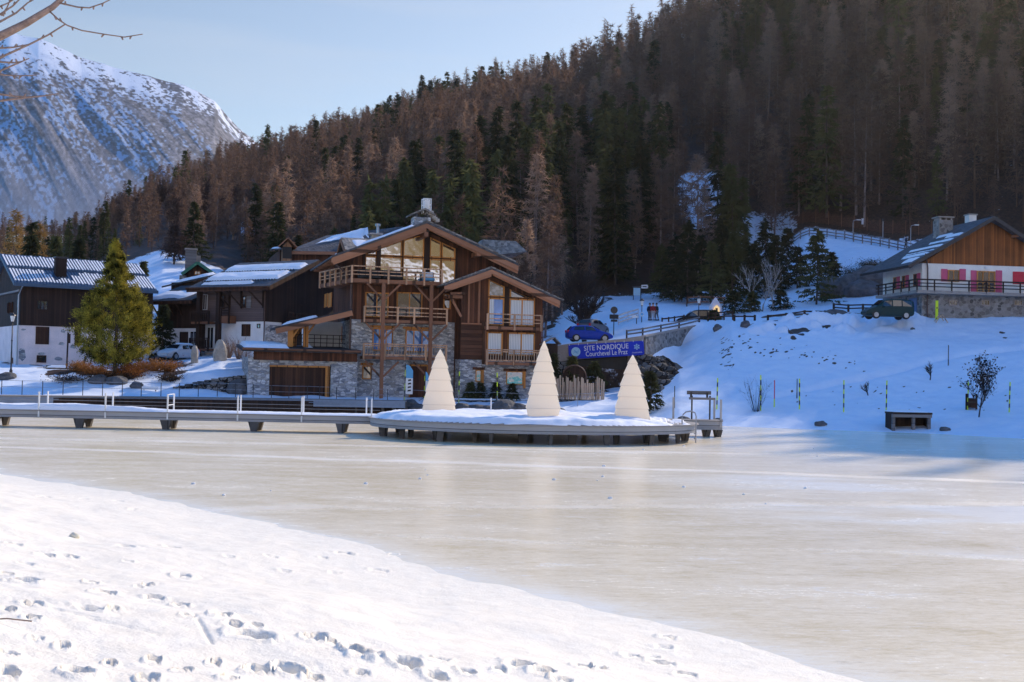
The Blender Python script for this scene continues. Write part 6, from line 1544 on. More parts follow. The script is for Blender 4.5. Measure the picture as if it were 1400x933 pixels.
for (px, py, w, h, d, lab) in ((561,560,1.3,.9,87.6,'snow capped shore boulder at the right end of the promenade'), (573,563,1.6,.7,87.2,'flat shore boulder left of the left white tree'), (632,566,1.5,.9,87,'dark shore boulder just right of the left white tree foot'), (652,567,1.6,.8,87,'broad dark shore boulder second right of the left white tree'), (668,567,1.3,.8,86.8,'dark shore boulder by the white post'), (690,566,2.2,1.2,86.9,'largest pointed dark shore boulder between the white post and the middle tree'), (711,568,1.8,1.,86.8,'dark shore boulder just left of the middle white tree'), (765,571,1.0,.8,86,'dark shore boulder just right of the middle white tree'), (805,575,.8,.4,85,'small flat dark stone between middle and right white tree'), (935,577,.85,.45,None,'dark stone on the snow behind the swimming ladder'), (982,577,.5,.3,None,'small dark stone seen between the jetty posts'), (1121.5,582,.75,.35,None,'dark stone at the ice edge below a snow pole'), (1292,589,.6,.3,None,'dark wedge shaped stone right of the shelter box'), (1248,452,.4,.3,None,'small dark stone in the snow below the van')):
    rock(px, py, w, h, lab, d)
r_ = rock(300, 494, 1.15, 1.9, 'tall pale standing stone in the sunny snow left of the garage', 97.5, 'rock_pale')
rock(266, 494, .6, 1.8, 'pale upright stone post left of the big standing stone', 98.5, 'rock_pale')
for k in range(22):
    px = random.choice((random.uniform(20, 380), random.uniform(420, 980), random.uniform(930, 1150))); py = random.uniform(604, 690)
    if py > 640 and px < 250: continue
    d = (H*F)/(py-510-math.tan(ROLL)*(px-700)); w = random.uniform(.05, .13); rock(px, py, w, w*.55, 'small white chunk of ice lying on the frozen lake', d, 'white', group='ice chunks scattered on the lake', cat='ice chunk', name='ice_chunk', z=.0)
x, y = bank_hit(101, 735); M['clump'] = m_plain('frozen_clump', (.85,.74,.55), .8, .2, 20, bstr=.6); o = rock(101, 735, .15, .09, 'yellowish frozen clump on the foreground snow', y, 'clump', cat='snow clump', name='frozen_clump', z=float(bank_raw(np.array([x]), np.array([y]))[0]))
x, y = bank_hit(8, 855); t = MB(); t.tube([(-.25,0,.02),(0,.02,.035),(.2,.01,.02)], .006, 5); o = t.build('fallen_twig', M['bark_lit']); o.location = (x, y, float(bank_raw(np.array([x]), np.array([y]))[0])+.01); tag(o, 'thin reddish twig lying on the snow at the left edge', 'twig')
# wooden shelter box and bin on the shore
p = on(1245, 587); t = thing('shelter_box', p, 'low open fronted wooden shelter box dug into the shore snow', 'shelter', R(3)); w = 1.28; h = .95
MB().box(-w, -.35, h, w, 1.1, h+.12).build('roof', M['wood_black'], t); MB().box(-w, .9, -.2, w, 1., h).build('back', M['wood_black'], t)
for x in (-w+.06, .08, w-.18): MB().box(x-.09, -.3, -.2, x+.09, -.1, h-.002).build('post', M['wood_grey'], t)
MB().box(-w+.02, -.34, h-.2, w-.02, -.303, h-.01).build('beam', M['wood_grey'], t)
for x in (-w, w-.05): MB().box(x, -.1, -.2, x+.05, .9, h).build('side', M['wood_black'], t)
snow_patch(t, (-w, -.3, h+.12), (w, -.3, h+.12), (w, 1.6, h+.2), (-w, 1.6, h+.2), .12, 30, 14, 5, .1)
p = on(1328, 560); t = thing('waste_bin', p, 'square dark wooden bin between two posts on the shore', 'bin', R(-5))
MB().box(-.28, -.25, .08, .28, .25, .75).build('body', M['wood_dark'], t)
for x in (-.33, .33): MB().box(x-.05, -.06, -.2, x+.05, .06, 1.05).build('post', M['wood_black'], t)
MB().box(-.26, -.27, .45, .26, -.253, .52).build('band', M['metal_dk'], t)
M['rock_bank'] = m_stone('dark_rubble', [(.035,.03,.028),(.13,.12,.11),(.22,.2,.185),(.07,.05,.04)], 1.5, 1.2, (.012,.01,.01), .06)
# ------------------------------------------------------------------ road wall, banner and what stands by the road
def text_mesh(s, size, mat, parent, loc, rot, name='lettering', shear=0, sx=1.):
    cu = bpy.data.curves.new('lettering', 'FONT'); cu.body = s; cu.size = size; cu.align_x = 'CENTER'; cu.extrude = .004; cu.shear = shear; cu.resolution_u = 3
    ob = bpy.data.objects.new('lettering_curve', cu); COL.objects.link(ob)
    bpy.context.view_layer.update(); me = bpy.data.meshes.new_from_object(ob.evaluated_get(bpy.context.evaluated_depsgraph_get())); bpy.data.objects.remove(ob)
    me.materials.clear(); me.materials.append(M[mat]); o = bpy.data.objects.new(name, me); COL.objects.link(o); o.parent = parent; o.location = loc; o.rotation_euler = rot; o.scale = (sx, 1, 1); return o
def road_wall():
    ys = 99.4; px = [752, 777, 800, 840, 880]; tops = [474, 470.5, 468, 464.5, 461]
    P = [pt(x, y, ys) for x, y in zip(px, tops)]; o = P[0].copy(); o.z = 1.2
    t = thing('retaining_wall', o, 'dark concrete road wall with an open culvert under the blue banner', 'wall')
    m = MB()
    for a, b in zip(P[:-1], P[1:]):
        a, b = a-o, b-o; m.hexa([(a.x, -.15, a.z-1.45), (b.x, -.15, b.z-1.45), (b.x, .6, b.z-1.45), (a.x, .6, a.z-1.45), (a.x, -.15, a.z), (b.x, -.15, b.z), (b.x, .6, b.z), (a.x, .6, a.z)])
    m.build('bridge_edge', M['concrete'], t)
    m = MB(); a, b = P[0]-o, P[-1]-o; m.box(a.x-.5, -.1, -2, a.x+1.6, .6, a.z-1.3); m.box(b.x-.9, -.1, -2, b.x+.2, .6, b.z-1.46); m.build('abutment', M['drystone'], t)
    m = MB(); m.box(a.x+1.6, .45, -2, b.x-.9, .6, b.z-1.2); m.build('culvert', M['black'], t)
    # stone parapet climbing to the right
    Q = [pt(x, y, d) for x, y, d in ((858, 464, 99.9), (880, 461, 100.2), (905, 456, 104.4), (930, 451, 109.0), (958, 444, 112.2))]
    o = Q[0].copy(); t = thing('parapet', o, 'weathered stone and concrete parapet climbing along the road to the right', 'wall')
    m = MB(); c = MB(); top = [0, .0, 0, 0, 0]
    for a, b in zip(Q[:-1], Q[1:]):
        a, b = a-o, b-o; n = Vector((-(b-a).y, (b-a).x, 0)).normalized()*.18; z = Vector((0,0,1))
        lo = 2.3; m.hexa([a-n-z*lo, b-n-z*lo, b+n-z*lo, a+n-z*lo, a-n, b-n, b+n, a+n]); c.bar(a+z*.06, b+z*.06, .48, .12)
    m.build('masonry', M['stone2'], t); c.build('coping', M['concrete'], t)
    # timber guard rail above the parapet
    t = thing('guard_rail', o, 'dark timber guard rail along the climbing road', 'railing')
    m = MB()
    for a, b in zip(Q[:-1], Q[1:]):
        a, b = a-o+Vector((0, .7, 0)), b-o+Vector((0, .7, 0))
        for h in (.45, .75): m.bar(a+Vector((0,0,h)), b+Vector((0,0,h)), .06, .14)
    m.build('rails', M['wood_grey'], t)
    for a in Q:
        a = a-o+Vector((0, .75, 0)); MB().box(a.x-.07, a.y, a.z-.3, a.x+.07, a.y+.1, a.z+.85).build('post', M['wood_black'], t)
road_wall()
def banner():
    d = 99.1; a, b = pt(777, 472, d), pt(880, 466, d); a2 = pt(778, 491.5, d); ln = (b-a).length; ht = (a.z-a2.z)
    ang = math.atan2(b.z-a.z, b.x-a.x); t = thing('banner', a2, 'long blue banner with white lettering hung on the road wall', 'banner')
    t.rotation_euler = (0, -ang, 0)
    n = 40; X, Z = np.meshgrid(np.linspace(0, ln, n), np.linspace(0, ht, 8), indexing='ij'); Yw = .025*np.sin(X*2.1)*(1-Z/ht)-.02*np.cos(X*5+Z*2)
    mesh_np('cloth', np.stack([X, Yw*.5, Z], -1).reshape(-1, 3), grid_faces(n, 8)[:, ::-1], M['blue'], t, True)
    ry = (math.pi/2, 0, 0)
    text_mesh('SITE NORDIQUE', .62, 'white', t, (ln*.50, -.05, ht*.53), ry, sx=.86); text_mesh('Courchevel Le Praz', .62, 'white', t, (ln*.50, -.05, ht*.13), ry, sx=.74)
    g = MB(); g.poly([(ln*.095+.40*math.cos(q), -.04, ht*.5+.40*math.sin(q)) for q in np.linspace(0, 2*math.pi, 33)[:-1]]); e = g.build('round_emblem', M['lightblue'], t)
    s = MB()
    c = (ln*.095, ht*.5)
    for k in range(3):
        pts = [(c[0]-.24+.05*k+x*.46, -.046, c[1]-.16+.11*k+.10*math.sin(x*5+k)+x*.10) for x in np.linspace(0, 1, 9)]
        for p, q in zip(pts[:-1], pts[1:]): s.bar(p, q, .035, .008, (0,1,0))
    s.build('emblem_swoosh', M['skyblue'], e)
    f = MB(); c = (ln*.905, ht*.60)
    for k in range(6):
        q = math.pi*k/3+math.pi/6; v = Vector((math.cos(q), 0, math.sin(q))); o = Vector((c[0], -.045, c[1]))
        f.bar(o+v*.03, o+v*.27, .05, .008, (0,1,0))
        for s_ in (-1, 1): w_ = Vector((math.cos(q+s_*.8), 0, math.sin(q+s_*.8))); f.bar(o+v*.14, o+v*.14+w_*.10, .04, .008, (0,1,0))
    f.build('snowflake', M['lightblue'], t); text_mesh('COURCHEVEL', .15, 'white', t, (ln*.905, -.05, ht*.16), ry, sx=.95)
    h = MB()
    for x in np.linspace(.1, ln-.1, 9): h.box(x-.02, -.03, ht-.06, x+.02, .05, ht+.1)
    h.build('ties', M['white'], t)
banner()
# rock bank right of the culvert
POS = ('right under the banner corner', 'at the upper edge beside the banner', 'second from the culvert', 'in the middle left part', 'at the upper right shoulder', 'right of the shoulder', 'toward the right tip', 'at the right tip', 'low behind the right white tree', 'in the lower middle', 'lower right', 'on the lower right fringe', 'near the foot', 'at the foot further right', 'close to the culvert', 'lowest beside the culvert', 'in the very centre', 'just above the centre', 'just right of the centre', 'under the right shoulder')
for k, (px, py, w) in enumerate(((884,494,1.0),(894,496,.9),(878,512,1.1),(890,510,1.0),(905,504,.9),(915,509,.9),(927,515,.8),(937,520,.7),(882,526,1.1),(897,527,1.0),(910,527,.9),(922,523,.7),(890,537,.9),(901,535,.8),(872,522,1.0),(872,536,.9),(899,517,1.0),(893,503,.8),(908,516,.9),(918,518,.7))):
    d = 97.6-(py-495)*.14; p = pt(px, py+4, d)
    rock(px, py, w*1.25, w*.85, ['snow dusted', 'greyish', 'mossy dark', 'rusty brown', 'cracked dark', 'flat dark', 'angular grey', 'pointed dark'][k % 8]+' boulder of the rock bank, '+POS[k], d, 'rock_bank', z=p.z, sink=0)
rb = tag(mesh_np('rock_slope', *(lambda A: (np.stack([A[0], A[1], A[2]], -1).reshape(-1, 3), grid_faces(60, 40)))((lambda U, V: (lambda P: (P[..., 0], P[..., 1]-.5*(fbm(U*14, V*9, 4, 7)-.3)-.25*vnoise(U*40, V*26, 3), P[..., 2]+.3*(fbm(U*11+5, V*8, 4, 17)-.5)))(np.array([[tuple(pt(866+(79-70*abs(v-.42)*(1 if v > .42 else 1.2))*u, 487+56*v, 98.4-6.5*v*(1-.2*u))) for v in np.linspace(0, 1, 40)] for u in np.linspace(0, 1, 60)])))(*np.meshgrid(np.linspace(0, 1, 60), np.linspace(0, 1, 40), indexing='ij'))), M['rock_bank']), 'dark rubble bank narrowing to a point right of the culvert', 'rock bank')
# stake fence and hoop before the culvert
def stakes():
    p = on(792, 548, 91.5); o = p.copy(); t = thing('stake_fence', o, 'palisade of uneven pale wooden stakes on a low stone kerb', 'fence')
    x0, x1 = pt(757, 545, 91.5).x-o.x, pt(826, 545, 91.5).x-o.x; x = x0+.07; i = 0
    while x < x1-.05:
        h = random.uniform(1.35, 1.95)-.12*abs((x-x0)/(x1-x0)-.3); r = random.uniform(.055, .085)
        m = MB(); m.tube([(x, random.uniform(-.05, .05), -.1), (x+random.uniform(-.03, .03), 0, h), (x+random.uniform(-.02, .02), 0, h+.05)], [r, r*.95, r*.4], 7); m.build('stake', M['wood_pale'], t); x += r*2+random.uniform(.0, .03); i += 1
    m = MB(); m.box(x0-.2, -.28, -.6, x1+.15, -.12, .02); m.build('kerb', M['drystone'], t)
    m = MB(); m.bar((x0, .12, .4), (x1, .12, .4), .05, .1); m.bar((x0, .12, 1.1), (x1, .12, 1.1), .05, .1); m.build('rails', M['wood_beam'], t)
stakes()
p = on(786, 520, 95.); t = thing('wooden_hoop', p, 'big round dark hoop like a barrel end behind the stake fence', 'hoop'); c = pt(785, 516, 95)-p
m = MB(); m.tube([(c.x+1.0*math.cos(q), 0, c.z+1.0*math.sin(q)) for q in np.linspace(0, 2*math.pi, 33)], .07, 7, False); m.build('rim', M['pipe'], t)
m = MB(); m.prism([(c.x+.93*math.cos(q), c.z+.93*math.sin(q)) for q in np.linspace(0, 2*math.pi, 29)[:-1]], .1, .5); m.build('barrel_end', M['wood_black'], t)
# small shed at the right corner of the chalet
p = pt(752, 495, 95.5); p.z = gz(p.x, p.y); t = thing('shed', p, 'tiny dark wooden shed with snow edged roof right of the big chalet', 'shed', R(10)); zt = pt(752, 470, 95.5).z-p.z
MB().box(-.55, -.4, zt-1.3, .55, .6, zt).build('walls', M['wood_black'], t); MB().box(-.6, -.35, -.6, .75, .8, zt-1.302).build('base', M['concrete'], t)
m = MB(); m.bar((-1.0, .1, zt-.12), (.25, .1, zt+.5), 1.4, .08); m.bar((.25, .1, zt+.5), (.8, .1, zt-.05), 1.4, .08); m.build('roof', M['wood_grey'], t)
snow_patch(t, (.25, -.6, zt+.56), (.25, .8, zt+.56), (.8, .8, zt+.0), (.8, -.6, zt+.0), .1, 16, 12, 3, .02)

# ---------------------------------------------------------------- vehicles
def car(loc, rz, paint, label, st='hatch', cat='car', name='parked_car', snow=False):
    t = thing(name, loc, label, cat, rz)
    if st == 'hatch': S = [(-2.05,.36,.70,.72,.70,.66),(-1.98,.24,.92,.98,.78,.70),(-1.72,.18,.98,1.28,.83,.62),(-1.35,.17,.99,1.44,.85,.60),(-.4,.17,.97,1.49,.86,.60),(.3,.17,.95,1.42,.86,.58),(1.0,.17,.93,.96,.85,.74),(1.65,.2,.84,.87,.82,.70),(1.98,.26,.66,.70,.74,.64),(2.08,.36,.56,.58,.62,.56)]; wr, wx = .32, 1.28
    else: S = [(-2.15,.36,.8,1.5,.78,.62),(-2.1,.24,1.05,1.72,.86,.70),(-1.6,.2,1.06,1.80,.88,.72),(-.2,.2,1.05,1.82,.88,.72),(.55,.2,1.03,1.72,.88,.70),(1.25,.2,1.0,1.08,.87,.78),(1.8,.22,.9,.93,.84,.74),(2.1,.28,.7,.74,.76,.66),(2.2,.38,.6,.62,.66,.6)]; wr, wx = .33, 1.38
    V = []; N = 12
    for (x, z0, zb, zr, w, wt) in S:
        half = [(w*.82, z0), (w*.97, z0+.12), (w, (z0+zb)/2), (w*.97, zb), (wt+.02, max(zb+.004, zr-.08)), (wt*.82, max(zb+.008, zr))]
        V += [(x, y, z) for y, z in half]+[(x, -y, z) for y, z in half[::-1]]
    Fq = [(i*N+k, i*N+(k+1) % N, (i+1)*N+(k+1) % N, (i+1)*N+k) for i in range(len(S)-1) for k in range(N)]
    me = MB(); me.v = V; me.f = Fq+[tuple(range(N)), tuple(range((len(S)-1)*N, len(S)*N))[::-1]]; b = me.build('body', paint, t, True)
    m_ = b.modifiers.new('smooth', 'SUBSURF'); m_.levels = m_.render_levels = 2
    I = lambda x, c: float(np.interp(x, [s[0] for s in S], [s[c] for s in S]))
    def sidept(x, f, s_): zb, zr, w, wt = I(x, 2), I(x, 3), I(x, 4), I(x, 5); return (x, s_*((w*.97)*(1-f)+(wt+.02)*f+.012), zb+(zr-.08-zb)*f)
    spans = ((-1.55, -.55), (-.45, .5)) if st == 'hatch' else ((-1.95, -1.05), (-.95, -.15), (-.05, .85))
    for s_ in (-1, 1):
        for xa, xb in spans:
            m = MB(); top_b = xb-(.28 if xb == spans[-1][1] else 0); top_a = xa+(.18 if xa == spans[0][0] and st == 'hatch' else 0)
            m.poly([sidept(xa, .10, s_), sidept(xb, .10, s_), sidept(top_b, .88, s_), sidept(top_a, .88, s_)]); m.build('side_window', M['car_glass'], t)
    xa, xb = (.40, .98) if st == 'hatch' else (.62, 1.2)
    m = MB(); m.poly([(xa, -I(xa,5)*.80, I(xa,3)+.035), (xa, I(xa,5)*.80, I(xa,3)+.035), (xb, I(xb,5)*.92, I(xb,3)+.04), (xb, -I(xb,5)*.92, I(xb,3)+.04)]); m.build('windscreen', M['car_glass'], t)
    xr = -1.80 if st == 'hatch' else -2.155; m = MB()
    if st == 'hatch': m.poly([(-1.64, -.5, 1.36), (-1.64, .5, 1.36), (-1.97, .58, 1.03), (-1.97, -.58, 1.03)])
    else: m.poly([(-2.16, -.6, 1.55), (-2.16, .6, 1.55), (-2.2, .66, 1.1), (-2.2, -.66, 1.1)])
    m.build('rear_window', M['car_glass'], t)
    for x in (-wx, wx):
        for s_ in (-1, 1):
            y = s_*.80; m = MB(); m.tube([(x, y-.10*s_, wr), (x, y+.05*s_, wr)], wr, 20); w_ = m.build('wheel', M['rubber'], t)
            m = MB(); m.tube([(x, y+.04*s_, wr), (x, y+.065*s_, wr)], wr*.66, 14); m.build('rim', M['metal'], w_)
            m = MB(); m.tube([(x, y-.1*s_, wr+.02), (x, y+.03*s_, wr+.02)], wr*1.14, 18); m.build('wheel_arch', M['black'], t)
    for s_ in (-1, 1):
        m = MB(); x = S[-2][0]; m.hexa([(x-.22, s_*.44, .62), (x+.05, s_*.44, .60), (x-.02, s_*.70, .60), (x-.28, s_*.74, .62), (x-.26, s_*.44, .76), (x-.02, s_*.44, .70), (x-.08, s_*.66, .70), (x-.32, s_*.72, .77)]); m.build('headlight', M['lamp'], t)
        m = MB(); x = S[0][0]; m.box(x-.02, s_*.62-.08, .78, x+.16, s_*.62+.08, 1.0); m.build('tail_light', M['red'], t)
        m = MB(); m.hexa([(.62, s_*.86, .98), (.78, s_*.86, .98), (.78, s_*1.02, .98), (.62, s_*1.02, .98), (.64, s_*.86, 1.12), (.76, s_*.86, 1.12), (.76, s_*1.02, 1.12), (.64, s_*1.02, 1.12)]); m.build('mirror', paint, t)
    if snow: snow_patch(t, (-1.5, -.6, 1.46), (.3, -.6, 1.46), (.3, .6, 1.46), (-1.5, .6, 1.46), .14, 20, 12, 4, .05)
    return t
P_BLUE = m_paint('blue_car_paint', (.012,.05,.36)); P_GREEN = m_paint('dark_green_paint', (.008,.035,.035)); P_WHITE = m_paint('white_car_paint', (.55,.56,.58)); P_GREY = m_paint('grey_car_paint', (.13,.14,.16)); P_BLACK = m_paint('black_car_paint', (.012,.014,.018))
p = pt(805, 467.5, 102.2); car(p, R(7), P_BLUE, 'blue hatchback parked on the road above the blue banner'); tb = bpy.data.objects[-1] if False else None
p = pt(811, 458, 107.5); car(p, R(60), P_GREY, 'grey car seen just behind the roof of the blue hatchback')
p = pt(1213, 436.5, 101.5); p.z = max(p.z, gz(p.x, p.y)); car(p, R(186), P_GREEN, 'dark green van parked beside the cream house', 'van', 'van', 'parked_van')
p = pt(953, 447.5, 117.5); car(p, R(172), P_BLACK, 'dark vehicle mostly hidden behind the parapet at the top of the road', 'van', 'van', 'parked_van')
p = on(244, 492, 103); car(p, R(245), P_WHITE, 'pale silver car parked left of the stone post, behind the rusty hedge', snow=True)
p = on(214, 490, 104.5); car(p, R(240), P_WHITE, 'white car half hidden behind the pine and the rusty hedge', snow=True)
# lettering on the van door
# ---------------------------------------------------------------- lamps, signs
def lamp_post(p, h, label, r=.05, group=None):
    t = thing('street_lamp', p, label, 'street lamp', 0, group)
    m = MB(); m.lathe([(.13,-.1),(.13,.35),(.09,.42),(r,.55),(r*.85,h*.55),(r*1.4,h*.56),(r*.8,h*.58),(r*.7,h-.62)], 10); m.build('pole', M['metal_dk'], t, True)
    m = MB(); m.lathe([(.10,h-.60),(.20,h-.14),(.14,h-.08)], 10); m.build('lantern', M['lamp'], t)
    m = MB(); m.lathe([(.26,h-.12),(.22,h-.04),(.10,h+.05),(.03,h+.14)], 10); m.build('cap', M['metal_dk'], t)
    m = MB(); m.lathe([(.06,h-.68),(.14,h-.605)], 10); m.build('collar', M['metal_dk'], t); return t
p = on(15, 506, 93); lamp_post(p, span(p, 16, 430), 'old style street lamp with white lantern at the far left by the plaster wall', .06)
p = on(877, 456, 117); p.z = pt(877, 456, 117).z; lamp_post(p, span(p, 877, 410), 'street lamp with a round blue sign standing left of the walkers')
t = thing('round_sign', p+Vector((0,-.12,span(p, 877, 430))), 'round blue and white traffic sign on the lamp post beside the walkers', 'sign'); MB().tube([(0,-.02,0),(0,.0,0)], .22, 20).build('disc', M['white'], t); MB().tube([(0,-.03,0),(0,-.021,0)], .15, 20).build('symbol', M['skyblue'], t)
p = on(955, 444, 114.5); p.z = pt(955, 446, 114.5).z; lamp_post(p, span(p, 955, 407), 'street lamp at the top of the road in front of the dark vehicle')
p = on(839, 456, 109); p.z = pt(839, 456, 109).z; h = span(p, 839, 420); t = thing('traffic_sign', p, 'pole carrying dark signs seen from behind, right of the blue hatchback', 'sign')
MB().tube([(0,0,-.2),(0,0,h)], .045, 8).build('pole', M['metal_dk'], t); MB().tube([(0,-.06,h-.30),(0,-.04,h-.30)], .34, 20).build('round_plate', M['metal_dk'], t); MB().box(-.42, -.06, h-1.15, .42, -.04, h-.72).build('plate', M['black'], t); MB().box(-.3, -.06, h-1.42, .34, -.04, h-1.2).build('plate', M['black'], t)
p = on(876, 408, 148); t = thing('information_board', p, 'white information panel and arrow board on posts above the snowy knoll', 'sign'); 
z1 = span(p, 876, 393); x0 = pt(866, 400, 148).x-p.x
MB().tube([(0,0,-.3),(0,0,z1+.2)], .06, 6).build('post', M['metal_dk'], t); MB().tube([(x0,0,-.3),(x0,0,z1+.1)], .06, 6).build('post', M['metal_dk'], t)
MB().box(x0, -.06, z1-1.05, -.08, -.0, z1-.1).build('panel', M['lightblue'], t); MB().prism([(.05, z1-.15), (.85, z1-.15), (.95, z1+.1), (.85, z1+.35), (.05, z1+.3)], -.06, -.02).build('arrow_board', M['white'], t); MB().box(x0-.1, -.1, z1+.05, .1, .3, z1+.12).build('roof', M['wood_grey'], t)
MB().box(.2, -.064, z1+.02, .72, -.0605, z1+.16).build('print', M['black'], t)
p = on(870, 457, 116); p.z = pt(870, 457, 116).z; h = span(p, 870, 431); t = thing('direction_sign', p, 'wooden pole with a white arrow pointing left beside the road lamp', 'sign'); MB().tube([(0,0,-.2),(0,0,h)], .05, 6).build('post', M['wood_beam'], t); MB().prism([(-.55, h-.2), (-.4, h-.32), (.1, h-.32), (.1, h-.06), (-.4, h-.06)], -.08, -.04).build('arrow', M['white'], t)
p = on(1179, 312, 172); h = max(1.2, span(p, 1179, 299)); t = thing('trail_sign', p, 'small white trail sign by the upper road net', 'sign'); MB().tube([(0,0,-.3),(0,0,h)], .05, 6).build('post', M['wood_beam'], t); MB().box(-.16, -.07, h-.9, .16, -.04, h).build('plate', M['white'], t)
def arm_lamp(px, py, ty, d, lab, s=1):
    p = on(px, py, d); h = max(2.5, span(p, px, ty)); t = thing('street_lamp', p, lab, 'street lamp')
    MB().tube([(0,0,-.3),(0,0,h-.4),(.05*s,0,h-.12),(.3*s,0,h),(.9*s,0,h+.02)], [.06,.05,.045,.04,.035], 7).build('pole', M['metal'], t); MB().box(min(.5*s,1.1*s), -.1, h-.02, max(.5*s,1.1*s), .1, h+.08).build('lamp_head', M['lamp'], t)
arm_lamp(1166, 335, 301, 162, 'left curved street lamp on the upper road'); arm_lamp(1245, 336, 308, 156, 'right curved street lamp on the upper road just behind the roof')
p = on(1207, 333, 158); t = thing('pole', p, 'plain slim pole between the two upper road lamps', 'pole'); h = max(3, span(p, 1207, 303)); MB().tube([(0,0,-.3),(0,0,h)], [.06,.05], 6).build('shaft', M['metal'], t); MB().tube([(0,0,h),(0,0,h+.35)], .09, 6).build('head', M['metal_dk'], t)
# fences
def rail_fence(pix, d_of, hgt, label, cat='fence', mat='wood_grey', rails=(.35, .7, 1.), step=1, name='wooden_fence', z_pix=False, pr=.07):
    pts = []
    for px, py in pix:
        d = d_of(px); p = pt(px, py, d)
        if not z_pix: p.z = gz(p.x, p.y)
        pts.append(p)
    o = pts[0].copy(); t = thing(name, o, label, cat); m = MB()
    for a, b in zip(pts[:-1], pts[1:]):
        for r in rails: m.bar(a-o+Vector((0,0,hgt*r)), b-o+Vector((0,0,hgt*r)), .07, .14)
    m.build('rails', M[mat], t)
    for p in pts: q = p-o; MB().box(q.x-pr, q.y-.07, q.z-.4, q.x+pr, q.y+.07, q.z+hgt*1.08).build('post', M[mat], t)
    return t
up = [(x, 0) for x in np.linspace(1058, 1252, 17)]
rail_fence([(x, 320) for x, _ in up], lambda px: float(np.interp(px, [1058, 1100, 1150, 1200, 1260], [172, 167.5, 162, 156.2, 149])), 1.25, 'long grey wooden fence along the snowy upper road', rails=(.3, .62, 1.))
def net():
    xs = np.linspace(1080, 1300, 26); pts = []
    for px in xs: d = float(np.interp(px, [1080, 1150, 1200, 1300], [182, 174.5, 169.5, 161.5])); p = pt(px, 310, d); p.z = gz(p.x, p.y); pts.append(p)
    o = pts[0].copy(); t = thing('net_fence', o, 'sagging rust coloured safety net on poles behind the upper road', 'fence'); m = MB()
    for a, b in zip(pts[:-1], pts[1:]):
        for k in range(8): f = k/8; q = a.lerp(b, f)-o; sag = .35*math.sin(math.pi*f); m.tube([q+Vector((0,0,.15)), q+Vector((0,0,1.9-sag))], .009, 3, False)
        for z in np.linspace(.2, 1.9, 8): m.tube([a-o+Vector((0,0,z)), a.lerp(b,.5)-o+Vector((0,0,z-.3*z/1.9)), b-o+Vector((0,0,z))], .009, 3, False)
    m.build('mesh', M['net'], t)
    for i, p in enumerate(pts):
        if i % 2 == 0: q = p-o; MB().tube([q+Vector((0,0,-.3)), q+Vector((0,0,2.1))], .04, 5).build('post', M['wood_beam'], t)
net()
rail_fence([(905, 449), (914, 448), (922, 447), (935, 445)], lambda px: 116.3, 1.0, 'short dark wooden fence right of the walkers', rails=(.5, .95), mat='wood_black', z_pix=True)
rail_fence([(939, 417), (957, 418), (975, 419), (990, 420)], lambda px: 138, 1.1, 'light wooden fence on the rise behind the road lamp', rails=(.4, .95), mat='wood_beam')
rail_fence([(968, 443), (978, 436), (990, 430), (1002, 427)], lambda px: 113, .8, 'dark snowy handrail climbing from the parapet to the right', rails=(.5, 1.), mat='wood_black')
rail_fence([(1004, 431), (1018, 430), (1032, 429)], lambda px: 109.5, .55, 'first low log barrier on the snowy edge above the slope', rails=(.8,), mat='wood_black', pr=.1)
rail_fence([(1050, 430), (1075, 429), (1100, 427), (1128, 426)], lambda px: 110.5, .5, 'second low log barrier along the snowy parking edge', rails=(.85,), mat='wood_black', pr=.1)
rail_fence([(1140, 413), (1160, 411), (1180, 410), (1202, 409)], lambda px: 119, .75, 'low dark log fence on the snow left of the cream house', rails=(.5, .95), mat='wood_black', pr=.1)
rail_fence([(845, 463), (858, 461), (872, 460)], lambda px: 121, 1.0, 'thin pale metal railing beyond the road, left of the lamp', rails=(.25, .6, 1.), mat='metal', z_pix=False, pr=.03)
for k, (px, py, w, h, d, lab) in enumerate(((1131,436,1.9,.7,108,'snowy dark rock below the parking edge, leftmost of a row'), (1143,433,2.2,.8,109.5,'broad dark rock in the row left of the van'), (1156,437,1.6,.6,107,'flat dark rock just left of the van'), (1120,430,1.4,.6,111,'dark rock behind the low log barrier'), (1019,440,.9,.7,105,'single dark stump on the slope crest by the tiny spruce'), (981,446,.8,.6,107,'dark round stump at the top of the slope under the shrine'), (1168,372,5.,2.6,132.6,'wide grey cliff block at the foot of the upper snow field'), (1195,374,5.5,2.8,132.3,'grey cliff block nearest the cream house'), (1146,378,4.0,2.2,133.5,'grey cliff block behind the tall lone spruce'), (1183,384,4.5,2.0,130.8,'lower grey rock under the cliff'))):
    rock(px, py, w, h, lab, d)
for (px, d, h, w, lab) in ((1170, 135.6, 1.5, 4.5, 'olive brown shrub mat on top of the cliff'), (1192, 135.2, 1.3, 3.2, 'second olive shrub on the cliff nearer the house')):
    shrub('cliff_shrub', on(px, 360, d), h, w, 160, 'twig', lab, 'shrub', wd=.035, leaves=1500, lm='spruce')
